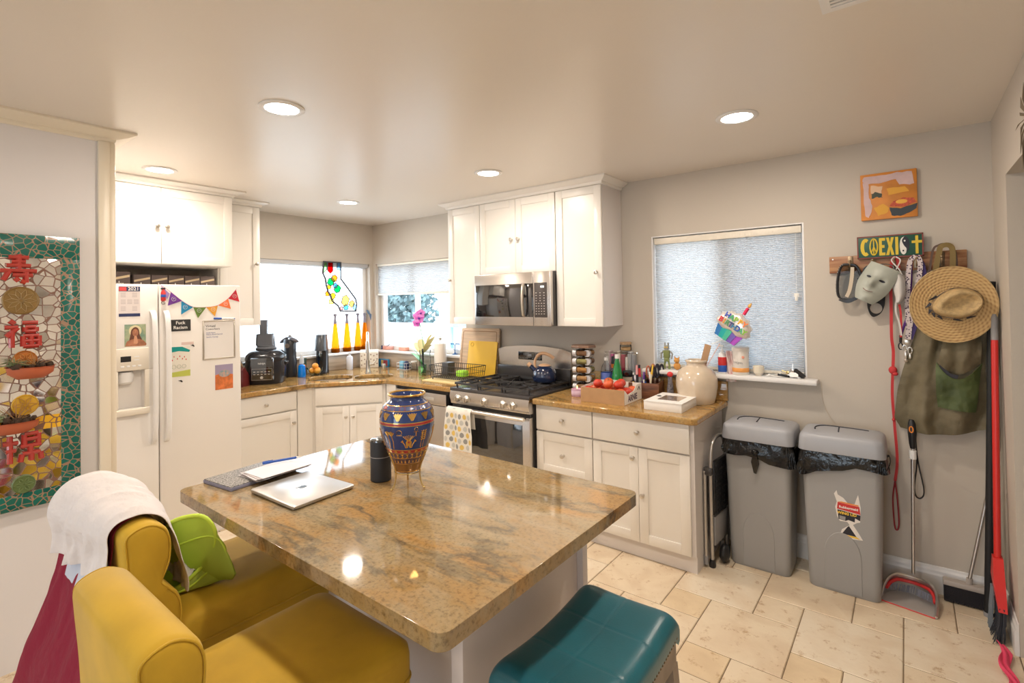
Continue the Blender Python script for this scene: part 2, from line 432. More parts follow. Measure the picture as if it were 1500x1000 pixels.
# windows -----------------------------------------------------------
def frame_y(g, x0, x1, z0, z1, y0, y1, t=0.045):
    g.box(x0, x1, y0, y1, z0, z0 + t, .004); g.box(x0, x1, y0, y1, z1 - t, z1, .004)
    g.box(x0, x0 + t, y0, y1, z0 + t, z1 - t, .004); g.box(x1 - t, x1, y0, y1, z0 + t, z1 - t, .004)
g = G(); frame_y(g, W2[0], W2[1], W2[2], W2[3], 0.07, 0.13); g.box(0.60, 0.65, 0.085, 0.125, 1.135, 2.0, .004); struct('window_2', g, VINYL)
g = G(); g.box(0.08, 1.38, 0.101, 0.105, 1.13, 2.0); struct('window_4', g, PANE)
g = G(); frame_y(g, W3[0], W3[1], W3[2], W3[3], 0.08, 0.14); g.box(3.735, 3.805, 0.09, 0.13, 1.15, 2.01, .004); struct('window_3', g, VINYL)
g = G(); g.box(3.33, 4.22, 0.101, 0.105, 1.15, 2.01); struct('window_5', g, PANE)
SCREEN = thin_glass('insect_screen', (0.74, 0.76, 0.78), 0.02, 0.9)
g = G(); g.box(3.80, 4.22, 0.118, 0.120, 1.15, 2.01); struct('window_6', g, SCREEN)
g = G()
y0, y1, z0, z1 = W1; t = .045
g.box(-.13, -.07, y0, y1, z0, z0 + t, .004); g.box(-.13, -.07, y0, y1, z1 - t, z1, .004); g.box(-.13, -.07, y0, y0 + t, z0 + t, z1 - t, .004); g.box(-.13, -.07, y1 - t, y1, z0 + t, z1 - t, .004)
struct('window_1', g, VINYL)
g = G(); g.box(-.105, -.101, y0 + t, y1 - t, z0 + t, z1 - t); struct('window_7', g, PANE)
# sills
g = G(); g.box(-0.14, 0.045, -1.46, 0.045, 1.066, 1.0895, .006); g.box(0.0455, 1.42, -0.045, 0.13, 1.066, 1.0895, .006); struct('trim_6', g, TRIM)
g = G(); g.box(3.235, 4.325, -0.105, -0.0005, 1.072, 1.104, .010); g.box(3.29, 4.258, -0.003, 0.11, 1.085, 1.104); struct('trim_7', g, TRIM)
# jamb returns round the right-hand window
g = G(); g.box(4.252, 4.2615, 0.0, 0.08, 1.105, 2.057); g.box(3.2855, 3.295, 0.0, 0.08, 1.105, 2.057); g.box(3.296, 4.251, 0.0, 0.08, 2.05, 2.0575); struct('trim_8', g, TRIM)
# stone backsplashes
SPL = mat('backsplash_stone', (0.50, 0.40, 0.30), 0.3, var=(5, .35, (.4, .4, 5)))
g = G(); g.box(0.0005, 0.020, -1.79, -0.021, 0.915, 1.064, .003); g.box(0.0005, 1.875, -0.020, -0.0005, 0.915, 1.064, .003); struct('trim_9', g, SPL)
g = G(); g.box(2.665, 3.80, -0.022, -0.0005, 0.9155, 1.045, .004); struct('trim_10', g, GRAN_C)

# patio door added behind the camera, unseen, to bring in daylight
g = G(); frame_y(g, 2.5, 4.7, 0.0, 2.15, -8.2, -8.13, .07); g.box(3.56, 3.64, -8.19, -8.14, .07, 2.08); struct('added_door_1', g, VINYL)
g = G(); g.box(2.57, 4.63, -8.162, -8.158, .07, 2.08); struct('added_door_2', g, PANE)
# metal edge on the ceiling: air vent
t = thing('ceiling_vent', 'white slatted air vent set in the ceiling at the top edge', 'vent', (4.712, -1.812, H))
g = G(); g.box(-.15, .15, .07, .095, -.006, 0); g.box(-.15, .15, -.095, -.07, -.006, 0); g.box(-.15, -.125, -.07, .07, -.006, 0); g.box(.125, .15, -.07, .07, -.006, 0); obj('frame', g, TRIM, t)
g = G()
for i in range(7): g.box(-.125, .125, -.066 + i * .02, -.054 + i * .02, -.005, -.002)
obj('slat', g, TRIM, t)
g = G(); g.box(-.125, .125, -.07, .07, -.0015, -.0005); obj('backing', g, GAP, t)

# outside ------------------------------------------------------------
g = G(); g.box(-12, 14, 0.3, 14, -0.3, -0.1); struct('ground', g, mat('pale_paving', (0.6, 0.58, 0.55), 0.8))
LEAF = mat('hedge_leaf', (0.22, 0.33, 0.34), 0.6, var=(3, .5))
g = G(); rg = random.Random(5)
for i in range(4200):
    c = Vector((rg.uniform(-3.75, -2.35), rg.uniform(2.7, 3.3), rg.uniform(-.06, 2.3)))
    a = Vector((rg.uniform(-1, 1), rg.uniform(-1, 1), rg.uniform(-1, 1))).normalized() * .06; b = a.orthogonal().normalized() * .04
    g.add([c - a, c - b, c + a, c + b], [(0, 1, 2, 3)])
o = solo('hedge', g, LEAF, 'blue-green leafy hedge outside the corner window', 'hedge'); o['kind'] = 'stuff'
g = G()
for i in range(26): g.box(-4.6 + i * .2, -4.41 + i * .2, 2.2, 2.23, -.1, 1.24)
g.box(-4.7, .7, 2.19, 2.24, 1.235, 1.27)
solo('garden_fence', g, mat('white_fence', (.85, .85, .85), .5), 'low white board fence in front of the hedge outside', 'fence')

g = G(); g.box(-.66, -.30, 1.6, 1.9, 1.245, 1.33, .02); g.box(-.50, -.47, 1.72, 1.76, -.1, 1.25)
solo('garden_planter', g, mat('planter_teal', (.28, .50, .55), .5), 'pale teal planter box standing outside the corner window', 'planter')
# ceiling lights -----------------------------------------------------
LENS = mat('lamp_lens', (1, .95, .88), 0.4, emit=16.0, ecol=(1.0, 0.93, 0.82))
def can(x, y, label, hot=1.0):
    t = thing('ceiling_light', label, 'ceiling light', (x, y, H), group='recessed lights in the ceiling')
    g = G(); g.lathe([(.096, 0), (.097, -.003), (.094, -.006), (.080, -.009), (.072, -.007), (.070, -.004)], 40, cap=False); obj('trim_ring', g, TRIM, t)
    g = G(); g.lathe([(.070, -.005), (.0, -.0051)], 32, cap=False); g.lathe([(.0705, -.0006), (0, -.0005)], 32, cap=False); obj('lens', g, LENS, t)
    d = bpy.data.lights.new('lamp', 'AREA'); d.shape = 'DISK'; d.size = .13; d.energy = CAN_W * hot; d.color = CAN_COL
    o = bpy.data.objects.new('lamp', d); COL.objects.link(o); o.parent = t; o.location = (0, 0, -.012)
can(2.561, -2.405, 'large recessed ceiling light above the granite island')
can(4.115, -0.931, 'recessed ceiling light nearest the wall with the bins')
can(0.992, -2.386, 'recessed ceiling light just in front of the cabinet over the refrigerator')
can(2.512, -0.922, 'recessed ceiling light in front of the microwave cabinets')
can(0.957, -0.970, 'small recessed ceiling light nearest the corner windows')
for x, y, lb in ((4.10, -2.45, 'over the teal stool, outside the view'), (2.56, -4.7, 'added in the first row behind the camera, left'), (4.1, -4.7, 'added in the first row behind the camera, right'), (2.56, -6.7, 'added in the last row by the patio door, left'), (4.1, -6.7, 'added in the last row by the patio door, right')):
    can(x, y, 'recessed ceiling light ' + lb, 1.0 if y > -3 else .55)  # the rear four are added, unseen lamps that fill the room with light
# ================================================================== cabinets
def shaker(g, x0, x1, z0, z1, y=0.0, t=0.02, fr=0.058, flat=False):
    """door front facing -y with its face at y-t"""
    if flat:
        g.box(x0, x1, y - t, y, z0, z1, 0.002); return
    g.box(x0, x0 + fr, y - t, y, z0, z1, 0.0015); g.box(x1 - fr, x1, y - t, y, z0, z1, 0.0015)
    g.box(x0 + fr, x1 - fr, y - t, y, z0, z0 + fr, 0.0015); g.box(x0 + fr, x1 - fr, y - t, y, z1 - fr, z1, 0.0015)
    g.box(x0 + fr - .002, x1 - fr + .002, y - t + 0.008, y - .002, z0 + fr - .002, z1 - fr + .002)
def knob(parent, x, y, z, r=0.0155):
    g = G(); g.at((x, y, z), (R(90), 0, 0))
    g.lathe([(.0, -.0005), (.009, 0), (.008, .004), (.0045, .008), (.005, .014), (r * .8, .018), (r, .022), (r * .95, .027), (r * .55, .030), (0, .031)], 16)
    return obj('knob', g, NICKEL, parent)
def cabinet(name, label, loc, rz, w, d, z0, z1, doors=(), drawers=(), cat='cabinet', toe=None, side=CAB, open_top=None):
    """local frame: x to the right, front at y=0, body behind it; z absolute"""
    t = thing(name, label, cat, (loc[0], loc[1], 0), rz)
    g = G(); g.box(0, w, 0.0, d, z0 if toe is None else z0 + toe, open_top or z1)
    if open_top: g.box(0, w, 0.0, .02, open_top, z1)
    if toe is not None: g.box(0.0, w, 0.012, d, z0, z0 + toe + .001)
    obj('body', g, side, t)
    for (x0, x1, a, b, kx, kz) in doors:
        g = G(); shaker(g, x0, x1, a, b); o = obj('door', g, CAB, t, (0, -.0005, 0))
        if kx is not None: knob(o, kx, -.0205, kz)
    for (x0, x1, a, b, flat) in drawers:
        g = G(); shaker(g, x0, x1, a, b, flat=flat); o = obj('drawer_front', g, CAB, t, (0, -.0005, 0))
        if flat != 'blind': knob(o, (x0 + x1) / 2, -.0205, (a + b) / 2)
    return t
# uppers on the back wall (front of doors y=-0.324)
YU = -0.303
cabinet('wall_cabinet', 'narrow white upper cabinet left of the microwave', (1.517, YU), 0, .379, .30, 1.409, 2.43, [(.003, .377, 1.411, 2.428, .028, 1.80)])
cabinet('wall_cabinet', 'short white double-door upper cabinet above the microwave', (1.8985, YU), 0, .762, .30, 1.828, 2.43,
        [(.003, .379, 1.830, 2.428, .345, 2.10), (.383, .759, 1.830, 2.428, .415, 2.10)])
cabinet('wall_cabinet', 'tall white upper cabinet right of the microwave', (2.6625, YU), 0, .389, .30, 1.409, 2.43, [(.003, .386, 1.411, 2.428, .345, 1.80)], side=CABIN)
# over the refrigerator (front faces +x)
cabinet('wall_cabinet', 'white double-door cabinet above the refrigerator', (0.638, -2.75), R(90), .95, .63, 1.905, 2.44,
        [(.003, .473, 1.907, 2.438, .445, 2.165), (.477, .947, 1.907, 2.438, .505, 2.165)])
cabinet('wall_cabinet', 'tall white wall cabinet between refrigerator and sink window', (0.378, -1.797), R(90), .335, .37, 1.435, 2.44,
        [(.012, .332, 1.437, 2.438, .297, 1.955)])
# bases
cabinet('base_cabinet', 'white base cabinet with drawer beside the refrigerator', (0.588, -1.80), R(90), .545, .58, 0, .873,
        [(.0, .535, .105, .700, .50, .60)], [(.0, .535, .712, .868, True)], toe=.10)
g = G(); g.box(.0, .135, .0, .58, 0, .873); tag(obj('filler_panel', g, CAB, None, (.606, -1.2545, 0), (0, 0, R(90))), 'plain white filler panel left of the sink cabinet', 'panel')
ang = math.atan2(.502, .385); c, s = math.cos(ang), math.sin(ang)
cabinet('sink_cabinet', 'diagonal white sink base cabinet in the corner', (0.600, -1.118), ang, .632, .40, 0, .873,
        [(.03, .3145, .105, .695, .285, .60), (.3175, .602, .105, .695, .347, .60)], [(.03, .602, .712, .866, 'blind')], toe=.10, open_top=.66)
g = G(); g.box(.0, .135, .0, .50, 0, .873); tag(obj('filler_panel', g, CAB, None, (.990, -.6155, 0)), 'plain white filler panel right of the sink cabinet', 'panel')
cabinet('base_cabinet', 'white three-drawer base cabinet right of the range', (2.653, -.59), 0, .452, .57, 0, .873, [],
        [(.005, .449, .695, .866, True), (.005, .449, .400, .683, False), (.005, .449, .105, .388, False)], toe=.10, side=CABIN)
cabinet('base_cabinet', 'white base cabinet with wide drawer and two doors near the bins', (3.1065, -.59), 0, .655, .57, 0, .873,
        [(.003, .3145, .105, .683, .285, .62), (.3175, .632, .105, .683, .345, .40)], [(.003, .632, .695, .866, True)], toe=.10, side=CABIN)

# countertops --------------------------------------------------------
def slab(g, outer, holes, z0, z1):
    bm = bmesh.new(); es = []
    for loop in [outer] + holes:
        vs = [bm.verts.new((x, y, 0)) for x, y in loop]
        es += [bm.edges.new((vs[i], vs[(i + 1) % len(vs)])) for i in range(len(vs))]
    bmesh.ops.triangle_fill(bm, use_beauty=True, edges=es)
    bm.verts.index_update(); V = [tuple(v.co) for v in bm.verts]; F = [tuple(v.index for v in f.verts) for f in bm.faces]
    bd = [tuple(v.index for v in e.verts) for e in bm.edges if len(e.link_faces) == 1]; bm.free()
    n = len(V)
    g.add([(x, y, z1) for x, y, _ in V] + [(x, y, z0) for x, y, _ in V], F + [tuple(i + n for i in reversed(f)) for f in F] + [(a, b, b + n, a + n) for a, b in bd])
def bevelmod(o, w, seg=3):
    m = o.modifiers.new('edge', 'BEVEL'); m.width = w; m.segments = seg; m.limit_method = 'ANGLE'; m.angle_limit = R(50); return o
# sink bowls on the diagonal
SC_O = Vector((0.60, -1.118, 0)); SD = Vector((c, s, 0)); SN = Vector((-s, c, 0))   # along the front, into the corner
def sk(a, b): v = SC_O + SD * a + SN * b; return (v.x, v.y)
def bowl(a0, a1, b0, b1, r=.07):
    return [sk(p[0], p[1]) for p in rrect((a0 + a1) / 2, (b0 + b1) / 2, (a1 - a0) / 2, (b1 - b0) / 2, r, 0, 6)]
B1 = bowl(-.06, .325, .085, .43, .10); B2 = bowl(.355, .70, .085, .36, .09)
g = G(); slab(g, [(.0005, -1.797), (.635, -1.797), (.635, -1.150), (.640, -1.128), (1.005, -.655), (1.03, -.637), (1.856, -.637), (1.856, -.0005), (.0005, -.0005)], [B1, B2], .874, .914)
o = solo('countertop', g, GRAN_C, 'gold-brown granite countertop wrapping the corner sink', 'countertop'); bevelmod(o, .010)
g = G(); slab(g, [(2.652, -.0005), (2.652, -.655), (3.770, -.655), (3.795, -.630), (3.795, -.0005)], [], .874, .914)
o = solo('countertop', g, GRAN_C, 'gold-brown granite countertop right of the range', 'countertop'); bevelmod(o, .010)
t = thing('sink', 'stainless double-bowl sink set into the corner countertop', 'sink', (0, 0, 0))
for B in (B1, B2):
    cx = sum(p[0] for p in B) / len(B); cy = sum(p[1] for p in B) / len(B)
    def lp(k, z): return [(cx + (x - cx) * k, cy + (y - cy) * k, z) for x, y in B]
    g = G(); g.loft([lp(1.02, .8735), lp(1.02, .8725), lp(.985, .872), lp(.97, .85), lp(.93, .72), lp(.86, .695), lp(.1, .69)], cap0=False)
    o = obj('bowl', g, STEEL, t); g = G(); g.at((cx, cy, .6905)); g.lathe([(.0, .0005), (.03, .001), (.04, .003), (.042, .001)], 20); obj('drain', g, CHROME, o)
# faucet
fx, fy = sk(.470, .455)
t = thing('faucet', 'tall brushed-nickel pull-down faucet behind the sink', 'faucet', (fx, fy, .914), ang)
g = G(); g.lathe([(.0, 0), (.028, 0), (.028, .008), (.022, .02), (.019, .10), (.019, .13)], 20); obj('base', g, NICKEL, t)
g = G(); g.tube(sm([(0, 0, .10), (0, 0, .30), (0, -.02, .375), (0, -.07, .405), (0, -.12, .38), (0, -.145, .32)], 6), .0125, 12); obj('spout', g, NICKEL, t)
g = G(); g.cyl((0, -.145, .325), (0, -.155, .215), .0165, .020, 16); obj('spray_head', g, NICKEL, t)
g = G(); g.cyl((0.015, 0, .085), (.05, 0, .09), .011); g.tube([(.05, 0, .09), (.085, 0, .13)], .006); obj('handle', g, NICKEL, t)

# island -------------------------------------------------------------
t = thing('kitchen_island', 'island base of pale panels under the granite top', 'island', (0, 0, 0))
ISL = mat('island_paint', (0.66, 0.60, 0.58), 0.4)
g = G(); g.box(2.62, 3.72, -2.419, -1.90, 0.0, .8725); obj('body', g, ISL, t)
g = G(); g.box(3.7205, 3.79, -1.93, -1.895, 0, .8725, .003); g.box(3.7205, 3.765, -2.545, -1.93, 0.0, .8725, .002); obj('side_panel', g, ISL, t)
g = G(); g.box(2.62, 3.72, -2.440, -2.4195, 0.0, .8725, .002); obj('back_panel', g, ISL, t)
g = G(); g.box(2.62, 3.72, -2.452, -2.4405, 0, .10, .003); obj('baseboard', g, TRIM, t)
g = G(); rr = [(p[0], p[1]) for p in rrect(3.279, -2.345, .704, .489, .035, 0, 6)]; slab(g, rr, [], .8735, .914)
o = solo('island_countertop', g, GRAN_I, 'large polished brown and orange granite top of the island', 'countertop'); bevelmod(o, .0165, 5)
# ================================================================== refrigerator (front faces +x; local x -> +y)
FX = 0.879
t = thing('refrigerator', 'white side-by-side refrigerator with ice dispenser and magnets', 'refrigerator', (FX, -2.752, 0), R(90))
FW = .908
g = G(); g.box(0.004, FW - .004, .075, .80, .02, 1.735, .006); g.box(.02, FW - .02, .03, .08, 0.0, .09); obj('body', g, FRIDGE, t)
sp = .388
def fdoor(x0, x1, hole=None):
    g = G(); zz0, zz1 = .10, 1.752
    if not hole: g.box(x0, x1, 0, .068, zz0, zz1, .009, seg=3)
    else:
        hx0, hx1, hz0, hz1 = hole
        g.box(x0, x1, 0, .068, hz1, zz1, .004); g.box(x0, x1, 0, .068, zz0, hz0, .004)
        g.box(x0, hx0, 0.0001, .068, hz0, hz1); g.box(hx1, x1, 0.0001, .068, hz0, hz1); g.box(hx0, hx1, .055, .068, hz0, hz1)
    return obj('door', g, FRIDGE, t)
dl = fdoor(0.0, sp - .003, (.165, .305, .965, 1.205)); dr = fdoor(sp + .003, FW)
def bow(x, z0, z1, par):
    g = G(); pts = sm([(x, 0.0, z0), (x, -.030, z0 + .03), (x, -.050, z0 + .12), (x, -.058, (z0 + z1) / 2), (x, -.050, z1 - .12), (x, -.030, z1 - .03), (x, 0.0, z1)], 6)
    lo = []
    for i, p in enumerate(pts):
        w = .016; th = .009
        lo.append([(p[0] - w, p[1], p[2]), (p[0] - w * .6, p[1] - th, p[2]), (p[0] + w * .6, p[1] - th, p[2]), (p[0] + w, p[1], p[2]), (p[0] + w * .6, p[1] + th, p[2]), (p[0] - w * .6, p[1] + th, p[2])])
    g.loft(lo); obj('handle', g, WHITE, par, ang=60)
bow(sp - .034, .72, 1.58, dl); bow(sp + .040, .72, 1.58, dr)
# dispenser
g = G(); g.box(.150, .330, -.016, 0, 1.205, 1.345, .006); g.box(.150, .166, -.016, 0, .95, 1.205, .003); g.box(.305, .330, -.016, 0, .95, 1.205, .003); g.box(.150, .330, -.030, 0, .925, .965, .006)
dp = obj('dispenser', g, ALMOND, dl)
g = G(); g.lathe([(.0, 0), (.030, .0), (.042, .012), (.046, .05), (.040, .075), (0, .075)], 24, (.215, .045, 1.12)); obj('spout', g, WHITE, dp)
g = G(); g.box(.178, .232, -.0175, -.0155, 1.262, 1.297); obj('display', g, BLACK, dp)
g = G()
for i in range(4): g.box(.178 + i * .03, .196 + i * .03, -.0175, -.0155, 1.228, 1.238, .001)
for i in range(2): g.box(.248, .275, -.0175, -.0155, 1.268 + i * .02, 1.274 + i * .02)
obj('control_print', g, WHITE, dp)

def onf(y, z): return (y + 2.752, z)      # world y,z on the door -> local
XF = FX + .0012
# calendar
CAL = mat('calendar_paper', (.78, .72, .70), .6)
def sheet(name, y0, y1, z0, z1, m, label, cat, th=.0012, x=FX, group=None):
    g = G(); g.box(0, th, 0, y1 - y0, 0, z1 - z0); o = solo(name, g, m, label, cat, (x + .0004, y0, z0), group=group); return o
def fill(g, y0, y1, z0, z1, x=.0013, t=.0004): g.box(x, x + t, y0, y1, z0, z1)
o = sheet('calendar', -2.578, -2.466, 1.545, 1.737, CAL, '2021 calendar sheet on the left refrigerator door', 'calendar')
g = G(); fill(g, 0, .112, .160, .190); obj('header', g, NAVY, o); g = G(); fill(g, 0, .112, .001, .020); obj('footer', g, NAVY, o)
g = G(); fill(g, 0.002, .040, .163, .187, .0018); obj('red_block', g, mat('calendar_red', (.75, .08, .08), .5), o)
text('year', '2021', .030, PAPER, o, (.0022, .077, .175), FACE_X, .0002, bold=.0006)
g = G()
for r in range(3):
    for cc in range(2 + (r % 2)):
        for a in range(4):
            yy = .010 + cc * (.034 if r % 2 else .060); zz = .148 - r * .043 - a * .008
            fill(g, yy, yy + .026, zz, zz + .0025)
obj('print', g, mat('faint_print', (.50, .45, .45), .6), o)
# portrait print
o = sheet('portrait_print', -2.549, -2.436, 1.356, 1.495, mat('print_green', (.16, .30, .24), .45, var=(25, .5), col2=(.42, .48, .30)), 'small printed portrait of a person with clasped hands on refrigerator', 'print')
SK = mat('print_skin', (.52, .22, .12), .5, var=(30, .4)); HR = mat('print_hair', (.14, .05, .03), .5)
def poly(name, pts, m, par, x=.0016, t=.0004, **k):
    g = G(); g.prism(pts, x, x + t, 'x'); return obj(name, g, m, par, **k)
poly('glow', [(.056 + .034 * math.cos(a * PI / 10), .098 + .036 * math.sin(a * PI / 10)) for a in range(20)], mat('print_glow', (.75, .68, .42), .5), o, .0013)
poly('hair', sm([(.022, .030), (.030, .070), (.036, .105), (.056, .122), (.074, .108), (.080, .070), (.090, .030), (.022, .030)], 4)[:-1], HR, o, .0018)
poly('shoulders', sm([(.003, .002), (.012, .032), (.045, .046), (.070, .046), (.100, .034), (.110, .002), (.003, .002)], 4)[:-1], SK, o, .0022)
poly('face', [(.056 + .016 * math.cos(a * PI / 8), .086 + .024 * math.sin(a * PI / 8)) for a in range(16)], SK, o, .0026)
poly('hands', sm([(.046, .018), (.050, .060), (.057, .066), (.064, .060), (.068, .018), (.046, .018)], 4)[:-1], mat('print_skin_light', (.66, .34, .20), .5), o, .0030)
poly('features', [(.047, .090), (.053, .091), (.053, .093), (.047, .092)], HR, o, .0030); poly('features', [(.060, .091), (.066, .090), (.066, .092), (.060, .093)], HR, o, .0030)
poly('features', [(.051, .074), (.061, .074), (.058, .0765), (.054, .0765)], mat('print_lip', (.4, .05, .05), .5), o, .0030)
# fire extinguisher bottle opener
t2 = thing('magnet_bottle_opener', 'red magnetic bottle opener with silver ring at the door top', 'magnet', (FX, -2.339, 1.612))
g = G(); g.at((.009, 0, 0)); g.lathe([(0, .03), (.012, .031), (.014, .036), (.014, .085), (.010, .095), (.006, .1), (.006, .108), (0, .108)], 16); obj('body', g, RED, t2)
g = G(); g.at((.009, 0, 0)); g.lathe([(.0143, .055), (.0145, .056), (.0145, .072), (.0143, .073)], 16); obj('label_band', g, BLUE, t2)
g = G(); g.tube([(.006, .011 * math.cos(a), .018 + .010 * math.sin(a)) for a in [i * PI / 8 for i in range(16)]], .003, closed=True); obj('ring', g, CHROME, t2)
g = G(); g.box(.003, .014, -.014, .012, .106, .118, .003); obj('valve', g, BLACK, t2)
# slogan magnet
o = sheet('slogan_magnet', -2.300, -2.176, 1.438, 1.516, mat('magnet_black', (.03, .03, .03), .5), 'small black magnet with white anti-racism slogan', 'magnet', .002)
text('lettering', 'Fuck', .030, PAPER, o, (.0024, .062, .056), FACE_X, .0003, bold=.0004); text('lettering', 'Racism', .030, PAPER, o, (.0024, .062, .024), FACE_X, .0003, bold=.0004)
# child's drawing
o = sheet('childs_drawing', -2.308, -2.180, 1.128, 1.334, mat('drawing_paper', (.80, .77, .68), .7), "child's drawing with teal top and lime bottom stripe on refrigerator", 'drawing')
g = G(); g.prism([(0, .178), (.02, .206), (.08, .204), (.128, .178), (.122, .166), (.06, .176), (.01, .170)], .0014, .0018, 'x'); obj('teal_paint', g, mat('teal_paint', (.0, .30, .28), .5), o)
g = G(); g.prism([(.0, .006), (.0, .034), (.128, .046), (.128, .004)], .0014, .0018, 'x'); obj('lime_paint', g, mat('lime_paint', (.50, .55, .10), .5), o)
g = G()
for a, b in ((.018, .112), (.028, .135), (.048, .12), (.062, .136), (.078, .118), (.09, .13), (.10, .112)): g.box(.0014, .0018, a, a + .005, b, b + .010)
obj('red_marks', g, RED, o)
g = G()
for cy_ in (.03, .06, .09): g.tube([(.0017, cy_ + .012 * math.cos(i * PI / 5), .072 + .013 * math.sin(i * PI / 5)) for i in range(10)], .0009, 5, closed=True)
obj('crayon_line', g, mat('crayon', (.35, .40, .30), .7), o)
for yy, zz, lb in ((-2.166, 1.334, 'small black bird magnet above the drawing'), (-2.240, 1.100, 'small black bird magnet below the drawing')):
    g = G(); g.prism([(-.012, .006), (.0, .0), (.010, -.008), (.012, -.002), (.004, .008), (-.004, .006)], 0, .004, 'x'); solo('bird_magnet', g, BLACK, lb, 'magnet', (FX + .0005, yy, zz))
o = sheet('paper_slip', -2.232, -2.158, 1.343, 1.362, mat('pinkish_paper', (.75, .60, .55), .7), 'narrow faded pink slip above the drawing', 'paper'); 
# picture
o = sheet('art_print', -2.022, -1.902, 1.008, 1.184, mat('print_mauve', (.38, .33, .48), .5), 'small orange and mauve landscape print on refrigerator', 'print')
poly('orange_ground', [(0, 0), (0, .105), (.05, .118), (.12, .100), (.12, 0)], mat('print_orange', (.80, .22, .06), .5, var=(30, .35)), o)
poly('mound', [(.062 + .038 * math.cos(a * PI / 8), .112 + .026 * math.sin(a * PI / 8)) for a in range(16)], mat('print_swirl', (.62, .38, .30), .5, var=(60, .4), col2=(.2, .35, .4)), o, .0022)
# whiteboard
t2 = thing('whiteboard', 'small framed whiteboard with handwriting on the refrigerator', 'whiteboard', (FX + .0005, -2.104, 1.228))
g = G(); g.box(0, .006, .008, .209, .008, .267); obj('board', g, mat('whiteboard_face', (.86, .84, .82), .2), t2)
g = G(); g.box(0, .011, 0, .217, 0, .010, .004); g.box(0, .011, 0, .217, .265, .275, .004); g.box(0, .0108, 0, .010, 0, .275, .004); g.box(0, .0108, .207, .217, 0, .275, .004); obj('frame', g, NICKEL, t2)
text('handwriting', 'Virtual', .024, INK, t2, (.0064, .020, .235), FACE_X, .0002, 'LEFT'); text('handwriting', 'Coworkers', .020, INK, t2, (.0064, .020, .214), FACE_X, .0002, 'LEFT')
BLI = mat('blue_ink', (.12, .16, .42), .6)
text('handwriting', 'Linda Dane', .013, BLI, t2, (.0064, .024, .188), FACE_X, .0002, 'LEFT'); text('handwriting', 'Nancy Bond Carroll', .013, BLI, t2, (.0064, .024, .176), FACE_X, .0002, 'LEFT'); text('handwriting', 'Sandra Carney', .013, BLI, t2, (.0064, .024, .158), FACE_X, .0002, 'LEFT')
t2 = thing('marker_pen', 'blue and white marker lying on the whiteboard frame', 'pen', (FX + .008, -2.030, 1.514))
g = G(); g.cyl((0, .05, 0), (0, .135, -.004), .0055); obj('barrel', g, WHITE, t2); g = G(); g.cyl((0, 0, .002), (0, .05, 0), .0062); obj('cap', g, BLUE, t2); g = G(); g.cyl((0, .135, -.004), (0, .142, -.0045), .004); obj('end_plug', g, BLUE, t2)
# bunting
t2 = thing('bunting', 'string of rainbow felt pennants across the refrigerator door', 'bunting', (FX, 0, 0))
cols = [('lilac', (.42, .30, .65)), ('violet', (.16, .04, .30)), ('blue', (.02, .28, .52)), ('olive', (.14, .24, .05)), ('amber', (.88, .42, .05)), ('orange', (.90, .22, .07)), ('red', (.65, .03, .05))]
pen = [((-2.352, 1.747), (-2.300, 1.690), (-2.315, 1.655)), ((-2.294, 1.702), (-2.228, 1.642), (-2.313, 1.611)), ((-2.232, 1.642), (-2.160, 1.598), (-2.233, 1.550)),
       ((-2.160, 1.598), (-2.078, 1.596), (-2.131, 1.522)), ((-2.077, 1.596), (-2.001, 1.607), (-2.021, 1.530)), ((-2.000, 1.608), (-1.932, 1.655), (-1.914, 1.582)), ((-1.931, 1.656), (-1.877, 1.722), (-1.853, 1.633))]
CREAMP = mat('emblem_cream', (.80, .68, .55), .7)
for k, ((nm, cc), (a, b, d)) in enumerate(zip(cols, pen)):
    m = mat('felt_' + nm, cc, .85, sheen=.3); x0 = .002 + (k % 2) * .0016
    g = G(); g.prism([a, b, d], x0, x0 + .0014, 'x'); o = obj('pennant', g, m, t2)
    if k: 
        cy_, cz_ = (a[0] + b[0] + d[0]) / 3, (a[1] + b[1] + d[1]) / 3
        lm = mat('felt_light_' + nm, tuple(min(1, .45 * c + .45) for c in cc), .8)
        g = G(); g.tube([(x0 + .0022, cy_ + .013 * math.cos(i * PI / 6), cz_ + .003 + .013 * math.sin(i * PI / 6)) for i in range(12)], .0016, 5, closed=True)
        g.tube([(x0 + .0022, cy_ - .006, cz_ + .003), (x0 + .0022, cy_ + .006, cz_ + .006)], .0022, 5); obj('emblem', g, lm, o)
g = G(); g.tube(sm([(.004, -2.356, 1.752), (.004, -2.294, 1.702), (.004, -2.23, 1.644), (.004, -2.16, 1.60), (.004, -2.078, 1.597), (.004, -2.0, 1.609), (.004, -1.931, 1.657), (.004, -1.872, 1.728)], 3), .0013, 5); obj('string', g, mat('string', (.5, .2, .3), .8), t2)

